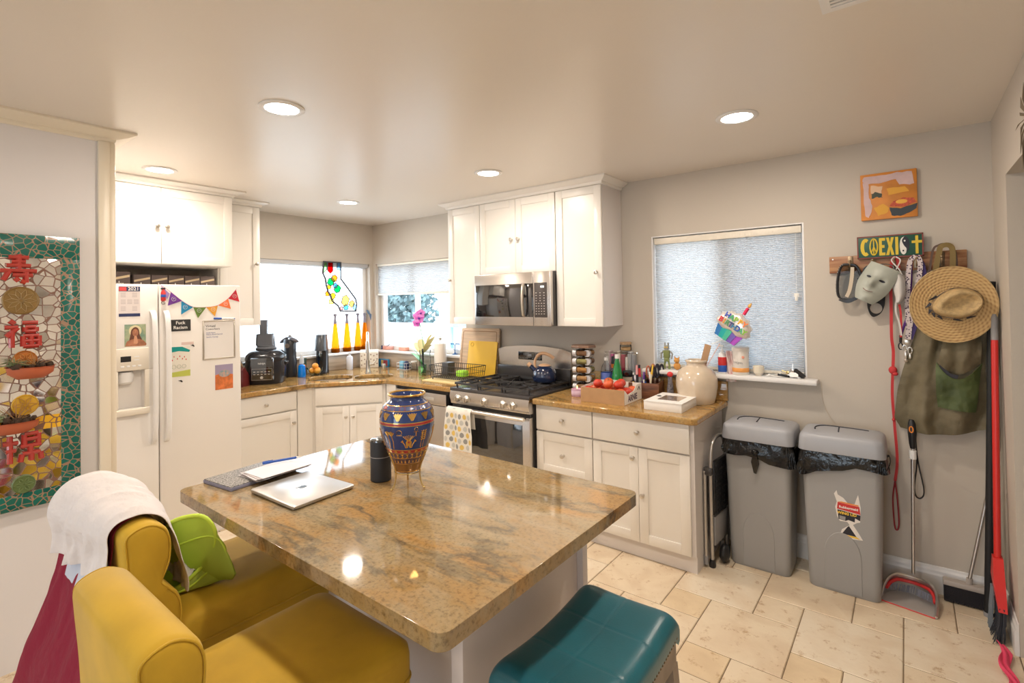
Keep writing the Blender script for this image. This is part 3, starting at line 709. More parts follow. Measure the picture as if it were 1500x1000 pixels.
# boxes on top of the refrigerator
BXM = mat('box_taupe', (.16, .12, .11), .7); BXC = mat('box_cream', (.75, .60, .38), .6)
def wine_box(y, w, h, x, label):
    t = thing('carton_box', label, 'box', (x, y, 1.7365), group='dark cartons on top of the refrigerator')
    g = G(); g.box(-.25, 0, 0, w, 0, h, .001); obj('carton', g, BXM, t)
    g = G(); g.prism([(.003, h * .48), (.003, h * .62), (w - .004, h * .84), (w - .004, h * .70)], .0003, .0012, 'x'); obj('stripe', g, BXC, t)
    g = G(); u = w * .33
    for a in (-.022, -.011, 0, .011, .022): g.box(.0003, .0012, u + a - .003 + .01, u + a + .003 + .01, h * .18, h * (.34 if abs(a) > .001 else .46))
    g.box(.0003, .0012, u - .018, u + .038, h * .10, h * .20); obj('emblem', g, PAPER, t)
    return t
LB = ['first dark carton with cream stripe on the refrigerator, tallest and nearest the partition', 'second dark carton on the refrigerator counting from the partition', 'third dark carton on the refrigerator, left of the middle', 'fourth dark carton on the refrigerator, right of the middle', 'fifth dark carton on the refrigerator counting from the partition', 'last dark carton on the refrigerator, beside the tall cabinet']
wine_box(-2.505, .112, .118, .42, LB[0])
for k in range(5): wine_box(-2.362 + k * .1095, .104, .104, .38, LB[k + 1])

# ================================================================== dishwasher
t = thing('dishwasher', 'stainless dishwasher beside the diagonal sink cabinet', 'dishwasher', (1.128, -.60, 0))
g = G(); g.box(0, .650, .0, .56, .0, .868); obj('body', g, BLACK, t)
g = G(); g.box(.005, .640, -.022, -.001, .10, .745, .003); obj('door', g, STEEL, t)
g = G(); g.box(.005, .640, -.024, -.001, .750, .845, .003); cp_ = obj('control_panel', g, STEEL, t)
g = G(); g.box(.17, .50, -.0255, -.0235, .785, .812, .001); obj('handle_recess', g, CHROME, cp_)
# ================================================================== range
RX = 1.868; RW = .772
t = thing('gas_range', 'stainless gas range with black cast-iron grates', 'stove', (RX, -.02, 0))
g = G(); g.box(0, RW, -.60, -.0, .02, .905); obj('body', g, DARKST, t)
g = G(); g.box(-.004, RW + .004, -.655, -.0, .903, .927, .005); obj('cooktop', g, DARKST, t)
g = G()
lo = [[(x, -.603, .80), (x, -.645, .802), (x, -.662, .86), (x, -.652, .902), (x, -.603, .902)] for x in (0.0, RW)]
g.loft(lo); cpn = obj('control_panel', g, STEEL, t)
for kx in (.095, .187, .366, .547, .638):
    g = G(); g.at((kx, -.662, .853), (R(98), 0, 0)); g.lathe([(.027, -.004), (.028, .004), (.024, .008), (.022, .024), (.019, .029), (0, .030)], 24)
    kb = obj('knob', g, mat('knob_satin', (.72, .68, .62), .3, 1.0), cpn)
    g = G(); g.at((kx, -.662, .853), (R(98), 0, 0)); g.box(-.0045, .0045, -.021, .021, .02, .037, .003); obj('grip', g, NICKEL, kb)
g = G(); g.box(.001, RW - .001, -.63, -.60, .775, .7995); obj('vent_strip', g, BLACK, t)
g = G(); g.box(.0, RW, -.645, -.601, .20, .774, .004)
dr_ = obj('oven_door', g, STEEL, t)
g = G(); g.box(.075, RW - .065, -.6465, -.6445, .285, .715, .0008); obj('window', g, BLACKG, dr_)
g = G(); g.cyl((.008, -.705, .772), (RW - .008, -.705, .772), .0135, n=18); g.cyl((.035, -.645, .766), (.035, -.705, .772), .009); g.cyl((RW - .035, -.645, .766), (RW - .035, -.705, .772), .009); obj('handle', g, mat('handle_satin', (.75, .72, .68), .22, 1.0), dr_)
g = G(); g.box(0, RW, -.64, -.601, .045, .19, .004); obj('drawer', g, STEEL, t)
# backguard
pr = [(0.01, .927), (0.01, 1.185), (.10, 1.208), (.25, 1.222), (.386, 1.226), (.52, 1.222), (.67, 1.208), (RW - .01, 1.185), (RW - .01, .927)]
g = G(); g.prism(pr, -.055, -.005, 'y'); bg = obj('backguard', g, STEEL, t)
g = G(); g.box(.012, RW - .012, -.0745, -.0555, .928, 1.050, .004); obj('lower_panel', g, DARKST, bg)
g = G(); g.box(.235, .480, -.058, -.0545, 1.105, 1.172, .002); dsp = obj('display', g, BLACKG, bg)
g = G()
for i in range(5): g.box(.25 + i * .018, .262 + i * .018, -.0586, -.0579, 1.115, 1.120); g.box(.38 + i * .018, .392 + i * .018, -.0586, -.0579, 1.115, 1.120)
g.box(.335, .375, -.0586, -.0579, 1.135, 1.155); obj('control_print', g, GREYP, dsp)
# burners and grates
for bx_, by_, br in ((.15, -.17, .045), (.15, -.47, .052), (.386, -.32, .055), (.62, -.17, .05), (.62, -.47, .045)):
    g = G(); g.lathe([(br * 1.25, .927), (br * 1.2, .932), (br, .934), (br * .95, .944), (br * .3, .946), (0, .946)], 24, (bx_, by_, 0)); obj('burner', g, IRON, t)
def bar(g, p, q, h=.008, w=.008):
    p, q = Vector(p), Vector(q); d = (q - p).normalized(); n = Vector((-d.y, d.x, 0)) * w
    lo = [[tuple(c - n + Vector((0, 0, -h))), tuple(c + n + Vector((0, 0, -h))), tuple(c + n * .7 + Vector((0, 0, h))), tuple(c - n * .7 + Vector((0, 0, h)))] for c in (p, q)]
    g.loft(lo)
for gx0, gx1 in ((.020, .262), (.268, .504), (.510, .752)):
    g = G(); zt = .957; y0, y1 = -.615, -.085; cx = (gx0 + gx1) / 2
    for a, b in (((gx0, y0), (gx1, y0)), ((gx1, y0), (gx1, y1)), ((gx1, y1), (gx0, y1)), ((gx0, y1), (gx0, y0))): bar(g, (*a, zt), (*b, zt))
    bar(g, (gx0, (y0 + y1) / 2, zt), (gx1, (y0 + y1) / 2, zt)); 
    for yc in ((-.47, -.19) if gx0 != .268 else (-.35,)):
        for k in range(6 if gx0 != .268 else 4):
            a = 2 * PI * k / (6 if gx0 != .268 else 4) + .5; r1 = .12
            ex = max(gx0, min(gx1, cx + r1 * 1.3 * math.cos(a))); ey = max(y0, min(y1, yc + r1 * 1.3 * math.sin(a)))
            bar(g, (cx + .022 * math.cos(a), yc + .022 * math.sin(a), zt + .003), (ex, ey, zt), .006, .005)
            g.cyl((cx + .10 * math.cos(a), yc + .10 * math.sin(a), zt), (cx + .10 * math.cos(a), yc + .10 * math.sin(a), zt + .012), .004, n=6)
    for x_, y_ in ((gx0 + .01, y0 + .01), (gx1 - .01, y0 + .01), (gx0 + .01, y1 - .01), (gx1 - .01, y1 - .01), (gx0 + .01, -.35), (gx1 - .01, -.35)):
        g.cyl((x_, y_, .928), (x_, y_, zt), .008, .006, 8)
    obj('grate', g, IRON, t)
# ================================================================== microwave
t = thing('microwave', 'stainless over-the-range microwave with dark glass door', 'microwave', (1.899, -.002, 1.411))
MW, MH = .760, .414
g = G(); g.box(0, MW, -.360, 0, .0, MH); obj('body', g, DARKST, t)
g = G(); g.box(0.0, .598, -.398, -.361, .0, MH, .004); d_ = obj('door', g, STEEL, t)
g = G(); g.box(.015, .505, -.4005, -.397, .068, .327, .001); obj('window', g, BLACKG, d_)
g = G(); pts = sm([(.522, -.398, .070), (.522, -.425, .085), (.522, -.437, .2), (.522, -.425, .315), (.522, -.398, .33)], 5)
g.loft([[(p[0] - .012, p[1] + .004, p[2]), (p[0] - .008, p[1] - .006, p[2]), (p[0] + .008, p[1] - .006, p[2]), (p[0] + .012, p[1] + .004, p[2])] for p in pts]); obj('handle', g, NICKEL, d_)
g = G(); g.box(.505, .597, -.400, -.398, .068, .327, .0005); obj('handle_recess', g, BLACKG, d_)
g = G(); g.tube([(.362 + .0115 * math.cos(i * PI / 10), -.3985, .367 + .0115 * math.sin(i * PI / 10)) for i in range(20)], .0012, 6, closed=True); em = obj('emblem', g, NICKEL, d_)
text('emblem_letters', 'GE', .014, NICKEL, em, (.362, -.3988, .367), FACE_Y, .0004)
g = G(); g.box(.600, MW, -.398, -.361, .0, MH, .004); cpn = obj('control_panel', g, STEEL, t)
g = G(); g.box(.612, .728, -.3998, -.397, .066, .330, .001); kp = obj('keypad', g, mat('keypad_brown', (.055, .045, .042), .3), cpn)
g = G(); g.box(.672, .702, -.4006, -.3996, .292, .306); obj('display', g, mat('clock_lcd', (.85, .9, .9), .4, emit=1.2), kp)
g = G()
for r in range(9):
    for c_ in range(4 if r > 3 else 3):
        x_ = .624 + c_ * (.024 if r > 3 else .036); z_ = .250 - r * .020
        g.box(x_, x_ + .011, -.4004, -.3997, z_, z_ + .005)
obj('control_print', g, mat('keypad_print', (.55, .52, .48), .5), kp)
# ================================================================== left wall art
t = thing('mosaic_panel', 'wall mosaic with green tile border, mirror shards and red characters', 'wall art', (1.602, -4.04, .715))
PW, PH = 1.118, 1.222      # local: y along the wall, z up, face at x=.036
def voro(name, c1, c2, sc, rough, metal, grout, gw=.06, extra=None):
    m = bpy.data.materials.new(name); m.use_nodes = True; nt = m.node_tree; b = nt.nodes['Principled BSDF']; N = nt.nodes.new; L = nt.links.new
    tc = N('ShaderNodeTexCoord'); v = N('ShaderNodeTexVoronoi'); v.feature = 'DISTANCE_TO_EDGE'; v.inputs['Scale'].default_value = sc
    v2 = N('ShaderNodeTexVoronoi'); v2.inputs['Scale'].default_value = sc
    L(tc.outputs['Object'], v.inputs['Vector']); L(tc.outputs['Object'], v2.inputs['Vector'])
    e = ramp(nt, [(gw, (1, 1, 1)), (gw + .02, (0, 0, 0))], v.outputs['Distance'])
    sep = N('ShaderNodeSeparateColor'); L(v2.outputs['Color'], sep.inputs[0])
    stops = [(0, c1), (1, c2)] if not extra else extra
    cc = ramp(nt, stops, sep.outputs[0])
    if extra: nt.nodes[-1].color_ramp.interpolation = 'CONSTANT'
    L(mixc(nt, e, cc, grout), b.inputs['Base Color'])
    b.inputs['Roughness'].default_value = rough
    mm = N('ShaderNodeMath'); mm.operation = 'MULTIPLY'; mm.inputs[1].default_value = metal
    inv = N('ShaderNodeMath'); inv.operation = 'SUBTRACT'; inv.inputs[0].default_value = 1.0; L(e, inv.inputs[1]); L(inv.outputs[0], mm.inputs[0]); L(mm.outputs[0], b.inputs['Metallic'])
    # every shard is tilted a little
    geo = N('ShaderNodeNewGeometry'); sb = N('ShaderNodeVectorMath'); sb.operation = 'SUBTRACT'; L(v2.outputs['Color'], sb.inputs[0]); sb.inputs[1].default_value = (.5, .5, .5)
    sc_ = N('ShaderNodeVectorMath'); sc_.operation = 'SCALE'; sc_.inputs['Scale'].default_value = .22 if metal > .5 else .06; L(sb.outputs[0], sc_.inputs[0])
    ad = N('ShaderNodeVectorMath'); ad.operation = 'ADD'; L(geo.outputs['Normal'], ad.inputs[0]); L(sc_.outputs[0], ad.inputs[1])
    nm = N('ShaderNodeVectorMath'); nm.operation = 'NORMALIZE'; L(ad.outputs[0], nm.inputs[0]); L(nm.outputs[0], b.inputs['Normal'])
    MATS[name] = m; return m
MOSG = voro('green_mosaic', (.008, .105, .085), (.018, .175, .135), 38, .18, 0, (.34, .22, .15), .045)
MOSM = voro('mirror_mosaic', (.8, .8, .78), (.6, .6, .6), 26, .08, 1.0, (.22, .12, .09), .035, [(0, (.92, .92, .90)), (.35, (.78, .78, .77)), (.55, (.90, .88, .86)), (.85, (.50, .48, .45)), (.92, (.85, .85, .85))])
MOSY = voro('yellow_mosaic', (.75, .42, .02), (.85, .55, .05), 26, .2, 0, (.22, .12, .09), .035, [(0, (.80, .46, .03)), (.5, (.75, .68, .5)), (.75, (.85, .5, .05))])
g = G(); g.box(0, .030, 0, PW, 0, PH, .003); obj('backing', g, MOSG, t)
bw = .070
g = G(); g.box(.0305, .036, 0, PW, 0, .070, .0015); g.box(.0305, .036, 0, PW, PH - .105, PH, .0015); g.box(.0305, .036, 0, bw, .070, PH - .105, .0015); g.box(.0305, .036, PW - bw, PW, .070, PH - .105, .0015); obj('border', g, MOSG, t)
g = G(); g.box(.0305, .033, bw, PW - bw, .070, PH - .105); obj('mirror_field', g, MOSM, t)
g = G(); g.box(.0335, .0345, bw, PW - bw - .001, .34, .40); obj('yellow_band', g, MOSY, t)
REDT = mat('red_ceramic', (.44, .04, .03), .18, coat=.5); TERRA = mat('terracotta', (.50, .12, .05), .5); OCH = mat('ochre_ceramic', (.26, .16, .05), .35, metal=.2)
# the visible column of ornaments, at world y about -3.12
def lo_(y): return y + 4.04
def glyph(strokes, cy, cz, s, m=REDT):
    g = G()
    for (a, b, c_, d) in strokes:
        g.tube([(.040, cy + a * s, cz + b * s), (.040, cy + c_ * s, cz + d * s)], .0115, 7, flat=.7)
    return obj('character', g, m, t)
S1 = [(-.5, .8, .5, .8), (0, 1.0, 0, -.1), (-.35, .5, .35, .5), (-.6, .25, .6, .25), (-.9, -.1, .9, -.1), (-.45, -.1, -.75, -.75), (-.3, -.4, .7, -.4), (.35, -.15, .35, -.9), (.35, -.9, .1, -.8), (-.2, -.6, 0, -.8)]
S2 = [(-.6, .9, -.35, .7), (-.85, .45, -.2, .45), (-.2, .45, -.75, -.15), (-.5, .2, -.5, -.9), (0, .75, .8, .75), (.15, .45, .7, .45), (.15, .45, .15, .15), (.7, .45, .7, .15), (.15, .15, .7, .15), (.05, -.15, .85, -.15), (.05, -.15, .05, -.85), (.85, -.15, .85, -.85), (.05, -.85, .85, -.85), (.45, -.15, .45, -.85), (.05, -.5, .85, -.5)]
S3 = [(-.6, .9, -.6, -.9), (-.95, .4, -.2, .4), (-.8, -.1, -.3, -.1), (.1, .9, .1, .2), (.1, .9, .8, .9), (.8, .9, .8, .2), (.1, .55, .8, .55), (-.1, .1, .95, .1), (.4, .2, .4, -.4), (0, -.4, .9, -.4), (0, -.4, -.1, -.9), (.45, -.4, .45, -.9), (.9, -.4, .95, -.9)]
glyph(S1, lo_(-3.135), 1.780 - .715, .066); glyph(S2, lo_(-3.125), 1.492 - .715, .066); glyph(S3, lo_(-3.125), .985 - .715, .066)
for k in range(2):
    glyph(S1 if k else S3, lo_(-3.45 - .28 * k), 1.50 - .715, .066)
def disc(cy, cz, r, m, lm, pet=8):
    g = G(); g.at((.034, cy, cz), (0, R(90), 0)); g.lathe([(r, 0), (r, .006), (r * .93, .010), (r * .88, .007), (0, .008)], 32); o = obj('medallion', g, m, t)
    g = G()
    for i in range(pet):
        a = 2 * PI * i / pet; d = Vector((0, math.cos(a), math.sin(a))); n = Vector((0, -math.sin(a), math.cos(a))); c_ = Vector((.0435, cy, cz))
        g.tube([tuple(c_ + d * r * .1), tuple(c_ + d * r * .45 + n * r * .16), tuple(c_ + d * r * .84), tuple(c_ + d * r * .45 - n * r * .16)], .0013, 5, closed=True)
    obj('relief', g, lm, o)
disc(lo_(-3.128), 1.640 - .715, .062, OCH, mat('ochre_light', (.42, .30, .14), .4), 10)
disc(lo_(-3.115), 1.375 - .715, .042, mat('amber_ceramic', (.45, .14, .02), .25, coat=.4), mat('amber_light', (.7, .32, .06), .3), 6)
disc(lo_(-3.115), 1.175 - .715, .046, mat('yellow_ceramic', (.62, .36, .03), .25, coat=.4), mat('yellow_light', (.45, .2, .04), .4), 6)
disc(lo_(-3.120), .825 - .715, .040, mat('olive_ceramic', (.13, .19, .07), .3, coat=.4), mat('olive_light', (.22, .3, .12), .4), 6)
# half-bowl planters with succulents
def planter(cy, cz, r):
    g = G(); lo = []
    for i in range(9):
        a = PI * i / 8
        lo.append([(.034 + .075 * math.sin(a) * k * (1 if k else 1), cy - r * math.cos(a) * k2, cz + z) for k, k2, z in ((1, 1, 0), (.92, .93, -.002), (.9, .88, -.03), (.55, .55, -.052), (.0, .50, -.056))])
    g.loft(lo, cap0=False, cap1=False, closed=False); g.add([(.034 + .068 * math.sin(PI * i / 16), cy - r * .92 * math.cos(PI * i / 16), cz - .008) for i in range(17)], [tuple(range(17))])
    o = obj('planter', g, TERRA, t, ang=60)
    return o
SOIL = mat('soil_moss', (.06, .035, .02), .9); AIR = mat('air_plant', (.22, .28, .14), .6); DRY = mat('dry_grass', (.42, .24, .10), .7)
for cy, cz, r in ((lo_(-3.095), 1.345 - .715, .088), (lo_(-3.155), 1.110 - .715, .095)):
    planter(cy, cz, r)
    rg = random.Random(int(cz * 100))
    g = G()
    for i in range(26): g.sph((.045 + rg.random() * .04, cy + rg.uniform(-r * .75, r * .75), cz + rg.uniform(-.004, .012)), rg.uniform(.008, .014), n=7, m=5)
    obj('moss', g, SOIL, t)
    g = G(); b0 = Vector((.07, cy - r * .62, cz + .006))
    for i in range(30):
        a = rg.uniform(0, PI); e = rg.uniform(.3, 1); d = Vector((rg.uniform(-.2, .6), math.cos(a), math.sin(a) * e)).normalized() * rg.uniform(.03, .062)
        g.tube([tuple(b0), tuple(b0 + d * .6 + Vector((0, 0, .004))), tuple(b0 + d + Vector((0, 0, -.004)))], [.0022, .0016, .0004], 4)
    obj('air_plant', g, AIR, t)
    g = G(); b0 = Vector((.06, cy + r * .1, cz + .004))
    for i in range(12):
        a = rg.uniform(.3, PI - .2); d = Vector((rg.uniform(0, .5), math.cos(a), math.sin(a))).normalized() * rg.uniform(.04, .11)
        g.tube([tuple(b0), tuple(b0 + d * .5), tuple(b0 + d)], [.0018, .0014, .0005], 4)
    obj('dry_stem', g, DRY, t)

# ================================================================== bar chairs
def chair(label, x, y):
    """back faces -y; seat front at y+.26, seat width .455"""
    t = thing('bar_chair', label, 'bar chair', (x, y, 0), group='yellow velvet bar chairs at the island')
    w = .2275
    def cs(hx, hy0, hy1, z, r=.04): return [(p[0], p[1], z) for p in rrect(0, (hy0 + hy1) / 2, hx, (hy1 - hy0) / 2, r, z, 6)]
    g = G(); g.loft([cs(w - .012, -.245, .252, .475), cs(w - .002, -.255, .262, .485), cs(w, -.258, .265, .50), cs(w, -.258, .265, .62), cs(w - .004, -.255, .262, .642), cs(w - .02, -.24, .248, .657), cs(w - .06, -.2, .20, .664), cs(w - .16, -.1, .1, .668)])
    st = obj('seat', g, YELLOW, t, ang=70)
    g = G(); g.tube([(p[0], p[1], .560) for p in rrect(0, .0035, w + .001, .2625, .04, 0, 6)], .0035, 6, closed=True); obj('piping', g, YELLOW, st)
    # back profile (y, z): two padded rolls
    f0 = -.265
    pf = sm([(f0 - .105, .485), (f0 - .108, .60), (f0 - .115, .78), (f0 - .124, .90), (f0 - .124, .945), (f0 - .100, .966), (f0 - .060, .972), (f0 - .022, .950), (f0 - .004, .910), (f0 - .006, .845), (f0 - .024, .797), (f0 - .026, .788), (f0 - .006, .765),
             (f0 + .018, .730), (f0 + .026, .680), (f0 + .018, .62), (f0 - .005, .50)], 4)
    area = sum(pf[i - 1][0] * pf[i][1] - pf[i][0] * pf[i - 1][1] for i in range(len(pf)))
    sg = -1 if area > 0 else 1
    def ring(xx, k):
        out = []; n = len(pf)
        for i, p in enumerate(pf):
            a = pf[i - 1]; b = pf[(i + 1) % n]; d = Vector((b[0] - a[0], b[1] - a[1])); d.normalize()
            kk = min(k, .008) if .77 < p[1] < .81 and p[0] > f0 - .06 else k
            out.append((xx, p[0] + sg * d.y * kk, p[1] - sg * d.x * kk))
        return out
    g = G(); rs = [(-w, .020), (-w + .003, .011), (-w + .010, .004), (-w + .022, 0), (w - .022, 0), (w - .010, .004), (w - .003, .011), (w, .020)]
    g.loft([ring(a, b) for a, b in rs]); bk = obj('backrest', g, YELLOW, t, ang=60)
    for sx in (-1, 1):
        g = G(); g.tube(ring(sx * (w - .004), .0065), .0028, 6, closed=True); obj('piping', g, YELLOW, bk)
    for sx in (-1, 1):
        for yy, dy in ((.225, .015), (-.225, -.03)):
            g = G(); g.loft([[(sx * (w - .045) + a * .022, yy + b * .022, .48) for a, b in ((-1, -1), (1, -1), (1, 1), (-1, 1))], [(sx * (w - .030) + a * .015, yy + dy + b * .015, 0) for a, b in ((-1, -1), (1, -1), (1, 1), (-1, 1))]]); obj('leg', g, WOODD, t)
    for yy in (.232, -.245):
        g = G(); g.box(-w + .05, w - .05, yy - .010, yy + .010, .20, .235, .003); obj('footrest', g, WOODD, t)
    return t
chair('yellow velvet bar chair nearest the camera, nothing hanging on it', 3.415, -2.872)
chair('yellow velvet bar chair with clothes draped over its back', 2.775, -2.722)

# clothes over the far chair ------------------------------------------------
def drape(name, x0, x1, prof, off, wob, m, label, cat, seed, ex=lambda v: (0, 0), nu=56, nv=70, th=.003, flare=lambda u, v: 0.0):
    """a cloth following the (y,z) path over the chair back, off(u, v) away from it, with soft folds"""
    P = [Vector(q) for q in sm(prof, 8)]; L = [0]
    for a, b in zip(P, P[1:]): L.append(L[-1] + (b - a).length)
    def at_(v):
        s = min(max(v, 0), 1) * L[-1]
        for i in range(len(L) - 1):
            if L[i + 1] >= s - 1e-9:
                f = (s - L[i]) / max(1e-9, L[i + 1] - L[i]); p = P[i].lerp(P[i + 1], f)
                j0, j1 = max(i - 4, 0), min(i + 5, len(P) - 1); d = (P[j1] - P[j0]).normalized(); return p, Vector((d.y, -d.x)) 
        return P[-1], Vector((-1, 0))
    def fn(u, v):
        p, n = at_(v)
        a, b = ex(v); x = (x0 + a) + (x1 + b - x0 - a) * u
        hang = min(1, abs(v - .42) * 2.6)
        wb = 1.15 - .75 * u * u
        q = wb * (1 - abs(fbm(u * 3.4 + .8 * v + seed, v * 1.1, seed)) * 2.2) * wob * (.35 + hang) + (1 - 2 * abs(fbm(u * 8 + seed, v * 2.6, seed * 2))) * wob * .22 + math.sin(v * 21 + u * 4 + seed) * wob * .16 + math.sin(u * 24 + v * 7 + 3 * fbm(u * 2, v * 2, seed)) * wob * .40 * wb
        d = max(.004, off(u, v) + max(-.6 * wob, q))
        y, z = p.x + n.x * d, p.y + n.y * d
        x += fbm(v * 3, seed * 2, u * 2) * wob * .8
        z += fbm(u * 2.6, seed, 0) * .05 * max(0, hang - .6); y -= flare(u, v)
        return (x, y, z)
    g = G(); g.grid(fn, nu, nv)
    o = solo(name, g, m, label, cat, ang=80); solidify(o, th, 0.0); subsurf(o, 1); return o
CLW = mat('white_cotton', (.74, .70, .70), .85, bump=(16, .55), bd=.03); CLM = mat('maroon_fleece', (.24, .010, .035), .95, bump=(12, .5), bd=.03)
cy0 = -2.722 - .265
BK = [(cy0 - .004, .90), (cy0 - .022, .950), (cy0 - .060, .972), (cy0 - .100, .966), (cy0 - .124, .945), (cy0 - .124, .90)]
drape('maroon_jacket', 2.53, 2.93, BK[1:] + [(cy0 - .135, .78), (cy0 - .175, .60), (cy0 - .215, .42), (cy0 - .235, .24)],
      lambda u, v: .006 + .002 * (1 - u), .010, CLM, 'maroon jacket hanging behind the far yellow chair', 'jacket', 4.0, lambda v: (-.13 * min(1, v * 4) - .36 * max(0, v - .45), .12 * max(0, v - .3)))
drape('grey_shirt', 2.60, 2.90, BK[2:] + [(cy0 - .130, .80), (cy0 - .140, .72)],
      lambda u, v: .014 + .004 * (1 - u), .004, mat('pale_blue_cotton', (.55, .60, .72), .85, bump=(140, .1)), 'pale blue-grey shirt hanging behind the white shirt', 'shirt', 14.0, lambda v: (-.06 * v, .03 * v), 40, 50)
drape('white_shirt', 2.575, 2.925, [(cy0 + .036, .70), (cy0 + .030, .78)] + BK + [(cy0 - .128, .80)],
      lambda u, v: (.012 + .042 * (1 - u) ** .6 * math.sin(PI * min(1, max(0, v * 1.15))) + (.030 * (1.2 - u) if v > .55 else 0) * min(1, (v - .55) * 8)), .013, CLW, 'white shirt draped over the far yellow chair back', 'shirt', 9.0,
      lambda v: (-.03 - .03 * v, .035 - .05 * max(0, v - .5)), 70, 80)
# lime mesh bag on the far seat
t = thing('mesh_bag', 'lime green mesh produce bag on the far yellow chair', 'bag', (2.815, -2.885, .668))
LIME = mat('lime_fabric', (.60, .82, .08), .6); LIMEM = translucent('lime_mesh', (.62, .78, .16), .4)
rim = [(-.09, -.03, .10), (-.05, -.075, .145), (.03, -.06, .23), (.10, .0, .250), (.13, .03, .21), (.115, .04, .14), (.075, .02, .075), (.06, -.04, .03), (.02, -.085, .012), (-.05, -.085, .035)]
def bagring(k, dz, sq, jit=0):
    c0 = Vector((.03, 0, 0)); out = []
    for i, p in enumerate(rim):
        v = Vector(p); w = c0 + (v - c0) * k; w.z = max(.004, v.z * sq + dz + jit * math.sin(i * 2.3)); out.append((w.x + (1 - sq) * .03, w.y + (1 - sq) * .075, w.z))
    q = sm(out + [out[0]], 5)[:-1]; return q
g = G(); g.loft([bagring(1.0, 0, 1.0), bagring(1.03, 0, .86, .004), bagring(1.06, .0, .66, .008), bagring(1.02, 0, .42, .008), bagring(.9, 0, .2), bagring(.6, 0, .05), bagring(.2, 0, .02)], cap0=False); b_ = obj('pouch', g, LIMEM, t, ang=80); solidify(b_, .0015)
g = G(); g.tube(bagring(1.0, 0, 1.0), .0065, 8, closed=True); obj('rim', g, LIME, t, ang=80)
g = G(); g.tube(bagring(1.055, 0, .70, .008), .004, 6, closed=True); obj('band', g, LIME, t, ang=80)
g = G(); g.grid(lambda u, v: (-.05 + .11 * u, -.02 + .09 * v, .035 + .04 * fbm(u * 2, v * 2, 5) + .03 * math.sin(u * 3)), 14, 14); o = solo('folded_cloth', g, CLW, 'crumpled white cloth inside the lime mesh bag', 'cloth', (2.815, -2.895, .685), ang=80); solidify(o, .003)

# ================================================================== teal saddle stool
t = thing('saddle_stool', 'teal leather saddle stool with nailhead trim and dark legs', 'stool', (4.030, -2.305, 0))
hw, hl = .160, .250
def sad(x, y): return .026 * (y / hl) ** 2 + .008 * (x / hw) ** 2
def srow(k, z, sadf=1.0, r=.035): return [(p[0], p[1], z + sadf * sad(p[0], p[1])) for p in rrect(0, 0, hw * k, hl * k, r, 0, 8)]
g = G()
def top(u, v):
    x = (u * 2 - 1); y = (v * 2 - 1)
    # rounded rectangle patch
    xx = x * hw; yy = y * hl
    ed = max(abs(x) ** 6, abs(y) ** 6)
    s = .5 * (abs(math.sin(PI * 1.0 * (x)))) 
    seam = min(abs(x), abs(abs(y) - .33) * 1.5)
    z = .642 + sad(xx, yy) - .028 * abs(x) ** 9 - .028 * abs(y) ** 14 - .0020 * math.exp(-(seam / .016) ** 2)
    return (xx, yy, z)
g.grid(top, 70, 90)
n = 70; rowb = [top(i / 69, 0) for i in range(70)] + [top(1, j / 89) for j in range(1, 90)] + [top(i / 69, 1) for i in range(68, -1, -1)] + [top(0, j / 89) for j in range(88, 0, -1)]
def side(k, dz): return [(p[0] * k, p[1] * k, (.640 + sad(p[0], p[1])) * 0 + p[2] + dz) for p in rowb]
g.loft([side(1, 0), side(1.010, -.014), side(1.008, -.045), side(.99, -.058)], cap0=False)
se = obj('seat', g, TEAL, t, ang=75)
g = G(); g.tube([(0, -hl * .88 + i * hl * 1.76 / 30, .6385 + sad(0, -hl * .88 + i * hl * 1.76 / 30)) for i in range(31)], .0007, 5)
for sy in (-1, 1): g.tube([(-hw * .85 + i * hw * 1.7 / 20, sy * hl * .33, .6385 + sad(-hw * .85 + i * hw * 1.7 / 20, sy * hl * .33)) for i in range(21)], .0007, 5)
obj('stitching', g, mat('teal_thread', (.04, .20, .25), .7), se)
APR = mat('greige_wood', (.30, .24, .19), .45, var=(10, .3))
g = G(); g.loft([[(p[0], p[1], z + (sad(p[0], p[1]) if z > .55 else 0)) for p in rrect(0, 0, hw * .985, hl * .985, .02, 0, 6)] for z in (.515, .572)]); ap = obj('apron', g, APR, t)
g = G()
per = rrect(0, 0, hw * .992, hl * .992, .02, 0, 8); tot = per + [per[0]]
pts = []
for a, b in zip(tot, tot[1:]):
    L_ = math.dist(a, b); k = max(1, int(L_ / .0135))
    for i in range(k): pts.append((a[0] + (b[0] - a[0]) * i / k, a[1] + (b[1] - a[1]) * i / k))
for x_, y_ in pts: g.sph((x_, y_, .563 + sad(x_, y_)), .0042, n=6, m=4)
o = obj('nailhead', g, mat('antique_nail', (.16, .12, .08), .35, .8), ap); o['kind'] = 'stuff'
for sx in (-1, 1):
    for sy in (-1, 1):
        g = G(); g.loft([[(sx * (hw - .024) + a * .020, sy * (hl - .026) + b * .020, .516) for a, b in ((-1, -1), (1, -1), (1, 1), (-1, 1))], [(sx * (hw + .008) + a * .016, sy * (hl + .012) + b * .016, 0) for a, b in ((-1, -1), (1, -1), (1, 1), (-1, 1))]])
        obj('leg', g, APR, t)
for sx in (-1, 1):
    g = G(); g.box(sx * (hw - .003) - .008, sx * (hw - .003) + .008, -hl + .03, hl - .03, .20, .235, .002); obj('stretcher', g, WOODD, t)
for sy in (-1, 1):
    g = G(); g.box(-hw + .02, hw - .02, sy * (hl - .008) - .008, sy * (hl - .008) + .008, .14, .175, .002); obj('stretcher', g, WOODD, t)
